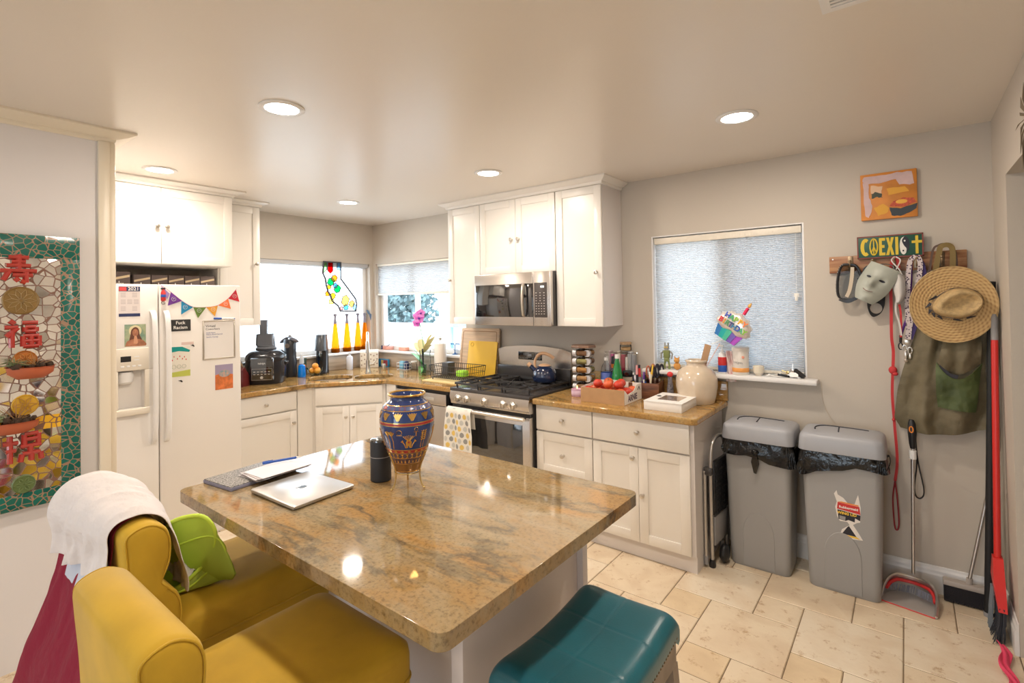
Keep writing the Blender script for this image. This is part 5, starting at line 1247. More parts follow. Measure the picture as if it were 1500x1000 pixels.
g = G(); g.box(-.045, -.010, -1.46, -.060, 2.006, 2.0445, .004); t_ = solo('rolled_shade', g, BLD, 'fully raised pale shade at the top of the sink window', 'window shade')
t = thing('window_shade', 'closed pleated shade filling the right-hand window', 'window shade', (0, 0, 0))
obj('pleats', pleated(3.300, 4.240, 1.130, 2.000, .040), BLD, t, ang=10)
g = G(); g.box(3.298, 4.245, .018, .060, 2.000, 2.045, .004); obj('headrail', g, ALMOND, t)
g = G(); g.box(3.300, 4.240, .024, .056, 1.112, 1.130, .004); obj('bottom_rail', g, ALMOND, t)
g = G(); g.tube([(4.215, .010, 1.995), (4.214, .008, 1.62)], .0012, 5); cd = obj('cord', g, PAPER, t)
g = G(); g.lathe([(0, 0), (.008, .002), (.010, .02), (.004, .035), (0, .036)], 12, (4.213, .006, 1.575)); g.box(4.200, 4.228, .000, .010, 1.600, 1.622, .003); obj('tassel', g, PAPER, cd)
# lamp cable on the wall under the sill
g = G(); g.tube(sm([(4.335, -.006, 1.085), (4.345, -.006, .95), (4.40, -.006, .84), (4.47, -.006, .79)], 6), .0018, 5); solo('wall_cable', g, mat('pale_cable', (.60, .52, .42), .6), 'thin pale cable hanging below the right window sill', 'cable')

# ================================================================== things on the sill
SZ = 1.1045
t = thing('hand_towel', 'pink and red printed cloth hanging behind the crock', 'cloth', (3.838, -.052, 1.10))
g = G(); g.grid(lambda u, v: (-.030 + .060 * u * (1 - .35 * v), -.020 + .012 * math.sin(u * 9 + v * 3), -.045 + .20 * v), 16, 18); o = obj('cloth', g, mat('towel_pink', (.70, .42, .42), .85, var=(26, .4), col2=(.80, .72, .68)), t); solidify(o, .003)
t = thing('sanitizer_bottle', 'red and blue labelled white pump bottle on the window sill', 'bottle', (3.785, -.072, SZ))
g = G(); g.lathe([(0, 0), (.024, 0), (.026, .004), (.026, .115), (.018, .135), (.010, .14), (.010, .155), (0, .156)], 20); bt = obj('bottle', g, WHITE, t)
g = G(); g.lathe([(.0265, .055), (.0268, .056), (.0268, .108), (.0265, .109)], 20, cap=False); obj('red_label', g, RED, bt); g = G(); g.lathe([(.0265, .012), (.0268, .013), (.0268, .054), (.0265, .055)], 20, cap=False); obj('blue_label', g, BLUE, bt)
g = G(); g.cyl((0, 0, .155), (0, 0, .178), .004); g.box(-.022, .010, -.006, .006, .175, .185, .003); obj('pump', g, WHITE, t)
t = thing('wipes_canister', 'white canister with orange band on the right window sill', 'canister', (3.893, -.052, SZ))
lathe_part('canister', [(0, 0), (.048, 0), (.050, .004), (.050, .150), (0, .151)], mat('canister_white', (.80, .76, .70), .4), t, 32)
lathe_part('lid', [(.052, .150), (.053, .156), (.053, .172), (.048, .178), (0, .179)], mat('lid_cream', (.76, .72, .66), .4), t, 32)
lathe_part('orange_band', [(.0502, .018), (.0508, .019), (.0508, .044), (.0502, .045)], mat('band_orange', (.85, .38, .10), .5), t, 32, cap=False)
o = text('lettering', 'Wipes', .022, GREYP, t, (-.004, -.0512, .080), FACE_Y, .0003)
g = G(); g.sph((.026, -.046, .115), .009, (1, .2, 1), 10, 8); obj('orange_dot', g, mat('dot_coral', (.75, .30, .20), .5), t)
t = thing('votive_candle', 'small white candle jar between the canister and the keys', 'candle', (3.998, -.045, SZ))
lathe_part('jar', [(0, 0), (.018, .0), (.022, .010), (.032, .018), (.034, .030), (.034, .058), (.030, .062), (.028, .05), (0, .048)], mat('candle_cream', (.78, .72, .60), .4, sss=.1), t, 10)
t = thing('earbuds', 'loose pale cable and plastic bits on the window sill', 'cable', (4.08, -.050, SZ + .0002))
g = G(); g.tube(sm([(-.035, 0, .005), (-.01, -.01, .009), (.02, .008, .012), (.04, 0, .02), (.05, -.004, .026)], 5), .0035, 6); g.tube(sm([(-.02, .01, .004), (.01, -.018, .006), (.045, -.01, .004), (.07, .0, .004)], 5), .003, 6); g.sph((-.02, .0, .008), .008, n=10, m=6); obj('cable', g, PAPER, t)
t = thing('key_bunch', 'bunch of car keys with black fobs on the window sill', 'keys', (4.185, -.045, SZ + .0002))
g = G(); g.at((-.045, .0, .010), (0, R(8), R(12))); g.loft([rrect(0, 0, .034, .014, .012, z_, 5) for z_ in (-.006, .006)]); obj('key_fob', g, BLACK, t)
g = G(); g.at((.040, .005, .026), (R(20), R(38), R(-10))); g.loft([rrect(0, 0, .036, .015, .012, z_, 5) for z_ in (-.007, .007)]); obj('key_fob', g, BLACK, t)
g = G(); g.at((.012, -.012, .020), (R(60), 0, R(8))); g.loft([rrect(0, 0, .024, .014, .008, z_, 5) for z_ in (-.002, .002)]); obj('key_tag', g, WHITE, t)
g = G(); g.tube([(-.002 + .016 * math.cos(i * PI / 8), .004 * math.sin(i * PI / 4), .022 + .016 * math.sin(i * PI / 8)) for i in range(16)], .0016, 5, closed=True); obj('key_ring', g, CHROME, t)
for k, (a, l_) in enumerate(((-2.6, .05), (2.8, .045), (1.45, .050), (-.5, .05))):
    g = G(); g.at((0, 0, .022), (0, -a, 0)); g.box(.014, .032, -.0012, .0012, -.009, .009, .0005); g.box(.030, .014 + l_, -.001, .001, -.0035, .0035); obj('key', g, (NICKEL, BRASS, STEEL, NICKEL)[k], t)

# ================================================================== right-hand counter
t = thing('stoneware_crock', 'large cream stoneware crock at the end of the right counter', 'crock', (3.640, -.150, CZ))
CRK = mat('crock_glaze', (.70, .58, .44), .16, var=(7, .12), coat=.5)
lathe_part('crock', [(0, 0), (.108, 0), (.112, .004), (.122, .05), (.132, .11), (.131, .155), (.118, .195), (.092, .225), (.066, .238), (.061, .245), (.061, .262), (.068, .266), (.070, .274), (.066, .281), (.058, .281), (.054, .272), (.054, .235), (.05, .22)], CRK, t, 48)
g = G(); g.at((3.665, -.140, 1.10), (R(4), R(16), 0)); g.box(-.021, .021, -.004, .004, 0, .205, .002); tag(obj('wooden_spatula', g, WOODR if 0 else mat('spatula_wood', (.42, .25, .13), .5), None), 'flat wooden spatula sticking out of the crock', 'spatula')
g = G(); g.at((3.690, -.135, 1.13), (R(2), R(30), 0)); g.box(-.0025, .0025, -.002, .002, 0, .205); solo('chopstick', g, mat('pink_stick', (.75, .50, .45), .5), 'thin pink stick leaning in the crock', 'stick')
# white cake box with window
t = thing('bakery_box', 'white bakery box with a clear window in its lid', 'box', (3.556, -.385, CZ), R(1.0))
BXW = mat('box_white', (.84, .82, .79), .55)
g = G(); w_, d_, h_ = .118, .165, .055
g.box(-w_, w_, -d_, d_, 0, h_ - .003, .0012); obj('carton', g, BXW, t)
g = G(); slab(g, [(-w_ - .002, -d_ - .002), (w_ + .002, -d_ - .002), (w_ + .002, d_ + .002), (-w_ - .002, d_ + .002)], [[(-.065, -.085), (-.065, .085), (.075, .085), (.075, -.085)]], h_ - .0028, h_); obj('lid', g, BXW, t)
g = G(); g.box(-.064, .074, -.084, .084, h_ - .0028, h_ - .0012); obj('window', g, mat('box_window', (.50, .40, .34), .08, coat=1.0, var=(9, .3)), t)
g = G(); g.prism([(-.112, .03), (-.100, .05), (-.085, .045), (-.072, .02), (-.09, .01)], h_ + .0001, h_ + .0007, 'z'); obj('bird_print', g, INK, t)
# fruit carton
t = thing('fruit_carton', 'open cardboard carton of red fruit with printed white side', 'box', (3.140, -.395, CZ), R(1.5))
w_, d_, h_ = .158, .145, .098
CRDW = mat('printed_white_card', (.80, .76, .70), .6)
g = G(); g.box(-w_, w_, -d_, d_, 0, .003); g.box(-w_, w_, -d_, -d_ + .003, .003, h_); obj('front', g, CARD, t)
g = G(); g.box(-w_ + .004, w_ - .004, -d_ + .004, d_ - .004, .0035, .030); obj('tray', g, CARD, t)
g = G(); g.prism([(-d_ + .0031, .003), (d_, .003), (d_, h_ + .012), (d_ * .4, h_ + .012), (d_ * .1, h_ - .022), (-d_ * .6, h_ - .035), (-d_ * .85, h_ - .01), (-d_ + .0031, h_)], w_ - .003, w_, 'x'); sd = obj('side', g, CRDW, t)
g = G(); g.prism([(-d_ + .0031, .003), (d_, .003), (d_, h_ + .012), (-d_ + .0031, h_)], -w_, -w_ + .003, 'x'); obj('side', g, CRDW, t)
g = G(); g.box(-w_ + .0031, w_ - .0031, d_ - .003, d_, .003, h_ + .012); obj('back', g, CRDW, t)
text('lettering', 'ARNIE', .056, mat('carton_ink', (.06, .02, .07), .6), sd, (w_ + .0006, -.010, .034), (R(90), 0, R(90)), .0003, bold=.0014, sx=.95)
g = G(); g.prism([(.07, .075), (.10, .098), (.118, .070), (.112, .066), (.098, .088), (.078, .070)], w_ + .0003, w_ + .001, 'x'); obj('print', g, INK, sd)
FRT = [mat('tomato_red', (.72, .06, .03), .25, var=(12, .3), coat=.3), mat('tomato_orange', (.80, .14, .04), .28, var=(12, .3), coat=.3)]
rg = random.Random(11); fl = []
for i in range(4):
    for j in range(3):
        x_ = -.118 + i * .078 + rg.uniform(-.006, .006); y_ = -.105 + j * .092 + rg.uniform(-.006, .006); r_ = rg.uniform(.033, .038); fl.append((x_, y_, .031 + r_ * .9, r_))
for x_, y_ in ((-.075, -.05), (.005, -.06), (.075, -.045), (-.04, .045), (.05, .05)): fl.append((x_, y_, .1090 + rg.uniform(0, .004), .033))
pos = ['front left', 'middle left', 'back left', 'front, second from the left', 'centre, second from the left', 'back, second from the left', 'front, third from the left', 'centre, third from the left', 'back, third from the left', 'front right', 'middle right', 'back right']
for k, (x_, y_, z_, r_) in enumerate(fl):
    lb = ('red fruit in the bottom layer of the carton, ' + pos[k]) if k < 12 else 'red fruit on top of the pile in the carton, ' + ['front left', 'front middle', 'front right', 'back left', 'back right'][k - 12]
    c0 = Matrix.Rotation(R(1.5), 3, 'Z') @ Vector((x_, y_, z_)); tt = thing('red_fruit', lb, 'fruit', (3.140 + c0.x, -.395 + c0.y, CZ + c0.z - r_ * .8), rg.uniform(0, 6), 'red fruit in the cardboard carton')
    g = G(); g.sph((0, 0, r_ * .9), r_, (1, 1, .88), 18, 12); obj('flesh', g, FRT[k % 2], tt)
    if k >= 12:
        g = G(); g.cyl((0, 0, r_ * 1.7), (.003, 0, r_ * 1.7 + .012), .0018, n=6)
        for a in range(5): g.tube([(0, 0, r_ * 1.72), (.012 * math.cos(a * 1.256), .012 * math.sin(a * 1.256), r_ * 1.70)], [.0022, .0006], 4)
        obj('stem', g, GREEN, tt)
# pink candle jar
t = at('jar_candle', 'small lilac jar candle beside the fruit carton, lit wick', 'candle', 2.870, -.395)
lathe_part('jar', [(0, 0), (.038, 0), (.041, .004), (.042, .052), (.039, .053), (.038, .045), (0, .044)], mat('lilac_wax', (.58, .36, .50), .35), t, 26)
g = G(); g.lathe([(.0422, .014), (.0426, .015), (.0426, .04), (.0422, .041)], 26, cap=False); obj('label', g, mat('lilac_label', (.70, .52, .66), .5), t)
g = G(); g.cyl((0, 0, .044), (0, 0, .052), .0012, n=6); obj('wick', g, INK, t)
g = G(); g.lathe([(0, .050), (.004, .056), (.0045, .062), (.002, .072), (0, .078)], 10); obj('flame', g, mat('flame', (1, .55, .15), .5, emit=5.0), t)
# revolving spice rack
t = at('spice_rack', 'revolving spice rack of jars with pale lids beside the range', 'spice rack', 2.835, -.235, rz=R(8))
SPW = mat('spice_wood', (.09, .05, .03), .4)
g = G(); g.lathe([(0, 0), (.075, 0), (.078, .006), (.075, .014), (.012, .018), (.010, .30), (.012, .33), (0, .331)], 20); obj('spindle', g, SPW, t)
g = G(); g.lathe([(0, .335), (.095, .335), (.098, .340), (.095, .352), (0, .354)], 8); obj('top', g, mat('spice_top', (.24, .14, .09), .45, var=(10, .4)), t)
JG = thin_glass('jar_glass', (.95, .95, .93), .12); fills = [mat('spice_' + n_, c_, .8, var=(60, .3)) for n_, c_ in (('tan', (.42, .24, .10)), ('ochre', (.45, .22, .06)), ('olive', (.34, .30, .12)), ('brown', (.28, .15, .08)))]
LIDM = mat('spice_lid', (.58, .57, .58), .35, .3)
rownames = ['bottom', 'second', 'third', 'fourth', 'top']
for lv in range(5):
    for sd_ in range(4):
        a = sd_ * PI / 2; dx, dy = math.cos(a), math.sin(a); nx, ny = -dy, dx
        # jars lie on their sides along the tangent, lid outwards at one end
        c_ = Vector((dx * .050, dy * .050, .048 + lv * .062))
        wp = Matrix.Rotation(R(8), 3, 'Z') @ c_; side_ = ['right', 'back', 'left', 'front'][sd_]
        jt = thing('spice_jar', 'spice jar with pale lid, %s row, %s side of the rack' % (rownames[lv], side_), 'jar', (2.835 + wp.x, -.235 + wp.y, CZ + wp.z), group='spice jars on the revolving rack', rot=(0, 0, R(8) + a + PI / 2))
        g = G(); g.cyl((.050, 0, 0), (-.032, 0, 0), .0225, n=16); obj('glass', g, JG, jt)
        g = G(); g.cyl((.046, 0, 0), (-.028, 0, 0), .0200, n=14); obj('spice', g, fills[(lv + sd_) % 4], jt)
        g = G(); g.cyl((-.032, 0, 0), (-.060, 0, 0), .0255, n=20); obj('lid', g, LIDM if sd_ != 2 else LIDM, jt)
# bottles behind the carton
t = at('water_bottle', 'clear plastic bottle with white cap and blue label', 'bottle', 2.905, -.150) if 0 else at('water_bottle', 'clear plastic bottle with white cap and blue label', 'bottle', 2.985, -.165)
PLB = thin_glass('clear_plastic', (.88, .91, .95), .05)
lathe_part('bottle', [(0, .001), (.036, 0), (.040, .006), (.040, .16), (.030, .20), (.013, .225), (.013, .24)], PLB, t, 24); lathe_part('cap', [(.0145, .238), (.015, .262), (0, .264)], WHITE, t, 16)
g = G(); g.lathe([(.0405, .050), (.0408, .051), (.0408, .150), (.0405, .151)], 24, cap=False); obj('label', g, mat('bottle_label_blue', (.10, .16, .48), .5), t)
lathe_part('water', [(0, .004), (.037, .004), (.038, .14), (0, .141)], thin_glass('water_tint', (.88, .92, .96), .05), t, 20)
t = at('squeeze_bottle', 'black-capped sauce bottle with orange collar', 'bottle', 3.010, -.075)
lathe_part('bottle', [(0, 0), (.032, 0), (.034, .005), (.033, .13), (.024, .175), (.022, .18)], mat('sauce_brown', (.05, .02, .012), .2), t); lathe_part('collar', [(.026, .178), (.028, .205), (.0, .206)], ORANGE, t); lathe_part('cap', [(.027, .207), (.026, .255), (.022, .262), (0, .263)], BLACK, t)
t = at('green_bottle', 'green glass sparkling-water bottle with white cap', 'bottle', 3.090, -.198)
GGL = mat('green_glass', (.0, .22, .04), .05, coat=1.0); lathe_part('bottle', [(0, 0), (.036, 0), (.040, .006), (.040, .13), (.030, .185), (.016, .245), (.0145, .27)], GGL, t, 28); lathe_part('cap', [(.0155, .262), (.0165, .268), (.0165, .292), (0, .294)], WHITE, t, 18)
g = G(); g.lathe([(.0405, .062), (.0409, .063), (.0409, .112), (.0405, .113)], 28, cap=False); obj('label', g, mat('green_label', (.55, .65, .58), .5), t)
# wooden crate of odds and ends
t = thing('wooden_crate', 'reddish wooden crate of pens and small things behind the carton', 'crate', (3.284, -.132, CZ), R(11))
w_, d_, h_ = .104, .106, .108
g = G(); g.box(-w_, w_, -d_, d_, 0, .006); obj('bottom', g, WOODR, t)
for y_ in (-d_, d_ - .008): g = G(); g.box(-w_, w_, y_, y_ + .008, .0062, h_, .0015); obj('side', g, WOODR, t)
for x_ in (-w_, w_ - .008): g = G(); g.box(x_, x_ + .008, -d_ + .0082, d_ - .0082, .0062, h_, .0015); obj('side', g, WOODR, t)
def pen(x, y, tilt, rz, m, m2, label, L_=.15, r=.005, name='pen'):
    tt = thing(name, label, 'pen', (x, y, CZ + .0075), group='pens in the wooden crate', rot=(R(tilt), 0, rz))
    g = G(); g.cyl((0, 0, 0.004), (0, 0, L_ * .7), r, n=8); obj('barrel', g, m, tt); g = G(); g.cyl((0, 0, L_ * .7), (0, 0, L_), r * 1.15, r * .9, 8); obj('cap', g, m2, tt)
pn_ = [(3.222, -.205, 6, YEL, INK, 'yellow pen with black cap at the front of the crate'), (3.243, -.200, 2, INK, PINK, 'black pen with pink cap in the crate'), (3.262, -.196, -4, GREYP, RED, 'grey pen with red cap in the crate'), (3.283, -.190, 5, PAPER, PURPLE, 'white pen with purple cap in the crate'),
       (3.300, -.186, -3, BLUE, INK, 'blue pen with black cap in the crate'), (3.235, -.175, 4, WHITE, INK, 'white pen with black cap behind the front row'), (3.318, -.178, 8, mat('cream_plastic', (.75, .68, .48), .4), YEL, 'tall cream glue pen with yellow cap in the crate'), (3.336, -.165, -5, PINK, WHITE, 'pink marker with white cap in the crate'), (3.272, -.170, 0, PURPLE, GREYP, 'purple marker with grey cap in the crate')]
for k, (x_, y_, tl, a_, b_, lb) in enumerate(pn_): pen(x_, y_, tl, .3 * k, a_, b_, lb, .150 + .022 * ((k * 3) % 4) + (.03 if 'tall' in lb else 0), .006 + .0015 * (k % 3))
for k, (x_, c_, lb) in enumerate(((3.330, mat('coral_rim', (.50, .17, .10), .5), 'scissors with rust-red handle standing in the crate'), (3.358, INK, 'black-handled scissors, middle pair in the crate'), (3.385, INK, 'black-handled scissors nearest the toy robot'))):
    tt = thing('scissors', lb, 'scissors', (x_ - .02, -.120 + .01 * k, CZ + .008), R(35), 'scissors standing in the crate')
    g = G(); g.prism([(-.008, .0), (.0, .006), (.006, .12), (-.006, .12)], -.0015, .0015, 'y'); obj('blades', g, STEEL, tt)
    for sx in (-1, 1): 
        g = G(); g.tube([(sx * .017 + .013 * math.cos(i * PI / 8), 0, .165 + .040 * math.sin(i * PI / 8) + (.012 if sx > 0 else 0)) for i in range(16)], .0065, 8, closed=True); obj('handle', g, c_, tt)
g = G(); g.lathe([(.012, -.020), (.030, -.020), (.031, 0), (.030, .020), (.012, .020), (.012, -.020)], 22, cap=False); tt = solo('tape_roll', g, mat('tape_white', (.68, .66, .74), .4), 'white and lilac roll of tape on top of the crate contents', 'tape', (3.222, -.130, CZ + .118), rot=(R(20), R(75), R(20)))
tt = thing('camera_gadget', 'black gadget with white edge on the stack of notepads', 'gadget', (3.142, -.125, CZ + .1255), R(20)); g = G(); g.box(-.040, .030, -.020, .020, 0, .045, .008); obj('body', g, BLACK, tt); g = G(); g.cyl((-.01, -.0205, .022), (-.01, -.034, .022), .014, n=18); obj('lens', g, BLACKG, tt); g = G(); g.box(.031, .043, -.018, .018, .004, .030, .004); obj('edge', g, WHITE, tt)
g = G(); g.box(-.036, .034, -.034, .034, 0, .125, .003); solo('stacked_notepads', g, mat('notepad', (.55, .45, .36), .7, var=(90, .3, (.1, .1, 1))), 'tall stack of notepads left of the wooden crate', 'notepads', (3.138, -.118, CZ), R(11))
g = G(); g.box(-.045, .045, -.034, .034, 0, .068, .003); solo('small_carton', g, GREYP, 'grey carton lying in the right of the crate', 'box', (3.290, -.080, CZ + .0065), R(11))
# wire file holder with books
t = at('file_holder', 'silver wire file holder with books behind the green bottle', 'file holder', 3.048, -.048)
g = G()
for z_ in (.012, .15, .290): g.tube([(a, b, z_) for a, b, _ in rrect(0, 0, .128, .022, .008, 0, 3)], .002, 5, closed=True)
for i in range(22): x_ = -.124 + i * .0118; g.cyl((x_, -.022, .004), (x_, -.022, .290), .0012, n=5)
obj('wire', g, CHROME, t)
bks = [(-.138, .028, PAPER, 'white'), (-.108, .018, mat('bk_pinkgrey', (.55, .42, .45), .6), 'pink-grey'), (-.088, .022, mat('bk_magenta', (.60, .10, .32), .6), 'magenta'), (-.060, .026, mat('bk_grey', (.42, .40, .38), .6), 'grey'), (-.026, .030, mat('bk_cream', (.72, .66, .52), .6), 'cream'), (.012, .034, mat('bk_crimson', (.35, .02, .06), .5), 'crimson'), (.054, .018, PAPER, 'thin white'), (.078, .030, mat('bk_silver', (.38, .40, .42), .5), 'silver-grey'), (.112, .026, mat('bk_slate', (.28, .30, .33), .5), 'slate')]
for k, (x_, w_, m, nm) in enumerate(bks):
    tt = thing('book', nm + ' spined book in the wire file holder', 'book', (3.048 + x_ * .84, -.068, CZ + .004), group='books in the wire file holder'); hh = .255 + .02 * ((k * 5) % 3)
    g = G(); w_ *= .84; g.box(0, w_, 0.0, .042, 0, hh, .001); obj('cover', g, m, tt); g = G(); g.box(.002, w_ - .002, .001, .040, hh + .0002, hh + .0012); obj('pages', g, PAPER, tt)
t = thing('cork_jar', 'glass jar with a cork lid standing on the books', 'jar', (3.088, -.047, CZ + .3085)) 
lathe_part('jar', [(0, 0), (.040, 0), (.043, .004), (.042, .038), (.036, .046)], thin_glass('jar_glass_b', (.90, .90, .86), .14), t, 24); lathe_part('lid', [(.040, .044), (.042, .048), (.042, .060), (0, .062)], mat('cork', (.55, .36, .20), .8, var=(60, .3)), t, 24); lathe_part('contents', [(0, .002), (.037, .002), (.037, .022), (0, .024)], mat('jar_contents', (.5, .32, .16), .8), t, 18)
# toy figures on the sill side
t = thing('toy_robot', 'green and yellow toy robot figure in front of the shade', 'toy', (3.405, -.056, SZ - .0005))
TG = mat('toy_green', (.20, .24, .08), .5); TGR = mat('toy_grey', (.30, .30, .27), .5)
g = G(); g.box(-.022, .022, -.014, .014, .080, .135, .006); g.box(-.018, .018, -.012, .012, .055, .082, .004); obj('torso', g, TG, t)
g = G(); g.box(-.017, .017, -.013, .013, .138, .170, .006); g.box(-.016, -.008, -.008, .008, .168, .190, .003); g.box(.008, .016, -.008, .008, .168, .190, .003); hd = obj('head', g, TGR, t)
for sx in (-1, 1):
    g = G(); g.sph((sx * .008, -.014, .156), .005, n=8, m=6); obj('eye', g, YEL, hd)
    g = G(); g.tube([(sx * .024, 0, .128), (sx * .040, 0, .110), (sx * .036, -.012, .075)], .0065, 7); obj('arm', g, TGR, t)
    g = G(); g.tube([(sx * .012, 0, .056), (sx * .018, 0, .03), (sx * .016, 0, 0.004)], [.008, .007, .010], 8); obj('leg', g, TG, t)
t = thing('toy_fox', 'small orange plush toy beside the crock', 'toy', (3.475, -.050, SZ - .0005)); OT = mat('plush_orange', (.62, .30, .08), .9)
g = G(); g.sph((0, 0, .026), .024, (1, .8, 1.1), 14, 10); obj('body', g, OT, t); g = G(); g.sph((0, -.004, .066), .019, n=14, m=10); hd = obj('head', g, OT, t)
for sx in (-1, 1): g = G(); g.cyl((sx * .012, 0, .078), (sx * .017, 0, .096), .007, .001, 8); obj('ear', g, OT, hd)
t = thing('toy_figure', 'small red and black patterned toy standing left of the crock', 'toy', (3.478, -.195, CZ))
lathe_part('body', [(0, 0), (.018, 0), (.022, .01), (.022, .08), (.016, .12), (.013, .16), (0, .162)], mat('patterned_black', (.03, .03, .04), .5, var=(70, .0), col2=(.20, .18, .20)), t, 18)
g = G(); g.sph((0, 0, .176), .020, (1, 1, .9), 14, 10); obj('cap', g, RED, t)

# birthday balloon ---------------------------------------------------
t = thing('birthday_balloon', 'cupcake-shaped foil birthday balloon on a stick in front of the window', 'balloon', (3.880, -.135, 1.425), rot=(0, R(33), 0))
def puff(pts, d, m, par, name, y0=0.0):
    n = len(pts); cx_ = sum(p[0] for p in pts) / n; cz_ = sum(p[1] for p in pts) / n
    loops = []
    for k, dd in ((1.0, 0), (.96, .45), (.86, .75), (.6, .95), (.2, 1.0)): loops.append([(cx_ + (x - cx_) * k, y0 - dd * d, cz_ + (z - cz_) * k) for x, z in pts])
    g = G(); g.loft(loops, cap0=False); loops2 = [[(p[0], 2 * y0 - p[1], p[2]) for p in l] for l in loops]; g.loft(loops2, cap0=False); return obj(name, g, m, par, ang=75)
FOIL = mat('foil_white', (.80, .74, .68), .25, .35); 
top = []
for i in range(13):
    a = PI * 1.02 - i * PI * 1.04 / 12; r_ = .112 * (1 + .06 * math.cos(i * PI)); top.append((r_ * math.cos(a), -.005 + .088 * math.sin(a) * (1 + .06 * math.cos(i * PI))))
top += [(.105, -.035), (.05, -.055), (0, -.040), (-.05, -.055), (-.105, -.035)]
puff(top, .040, FOIL, t, 'frosting')
for k, (nm, c_) in enumerate((('blue', (.05, .22, .55)), ('teal', (.03, .45, .42)), ('green', (.10, .55, .35)), ('violet', (.22, .14, .50)), ('purple', (.48, .10, .55)))):
    x0 = -.088 + k * .035; g = G(); g.prism([(x0, -.036), (x0 + .0345, -.036), ((x0 + .0345) * .80, -.108), (x0 * .80, -.108)], -.020 - .008 * (1 - abs(k - 2) / 2), .020 + .008 * (1 - abs(k - 2) / 2), 'y'); obj('wrapper_stripe', g, mat('foil_' + nm, c_, .22, .5), t)
g = G(); g.cyl((.012, 0, .090), (.012, 0, .138), .0105, n=14); cn = obj('candle', g, mat('foil_red', (.75, .03, .10), .25, .4), t)
g = G(); g.lathe([(0, 0), (.011, .010), (.009, .022), (0, .040)], 10, (.012, 0, .139)); obj('flame', g, mat('foil_flame', (.85, .45, .12), .3, .3), cn)
BC = [mat('bl_%d' % i, c_, .4) for i, c_ in enumerate(((.05, .10, .50), (.10, .45, .20), (.25, .50, .05), (.85, .45, .03), (.85, .22, .05), (.70, .04, .05), (.80, .35, .02), (.10, .30, .12), (.08, .08, .25), (.05, .22, .42)))]
for k, ch in enumerate('HAPPY'): text('letter', ch, .046, BC[k], t, (-.058 + k * .029, -.0500 + abs(k - 2) * .003, .042), (R(90), 0, 0), .001, bold=.0018)
for k, ch in enumerate('BIRTHDAY'): text('letter', ch, .046, BC[(5 + k) % 10], t, (-.080 + k * .0228, -.0490 + abs(k - 3.5) * .0022, -.002), (R(90), 0, 0), .001, bold=.0016)
g = G(); g.tube(sm([(-.008, 0, -.108), (-.02, 0, -.135), (-.055, .0, -.185)], 5), .0022, 6); obj('stick', g, PAPER, t)

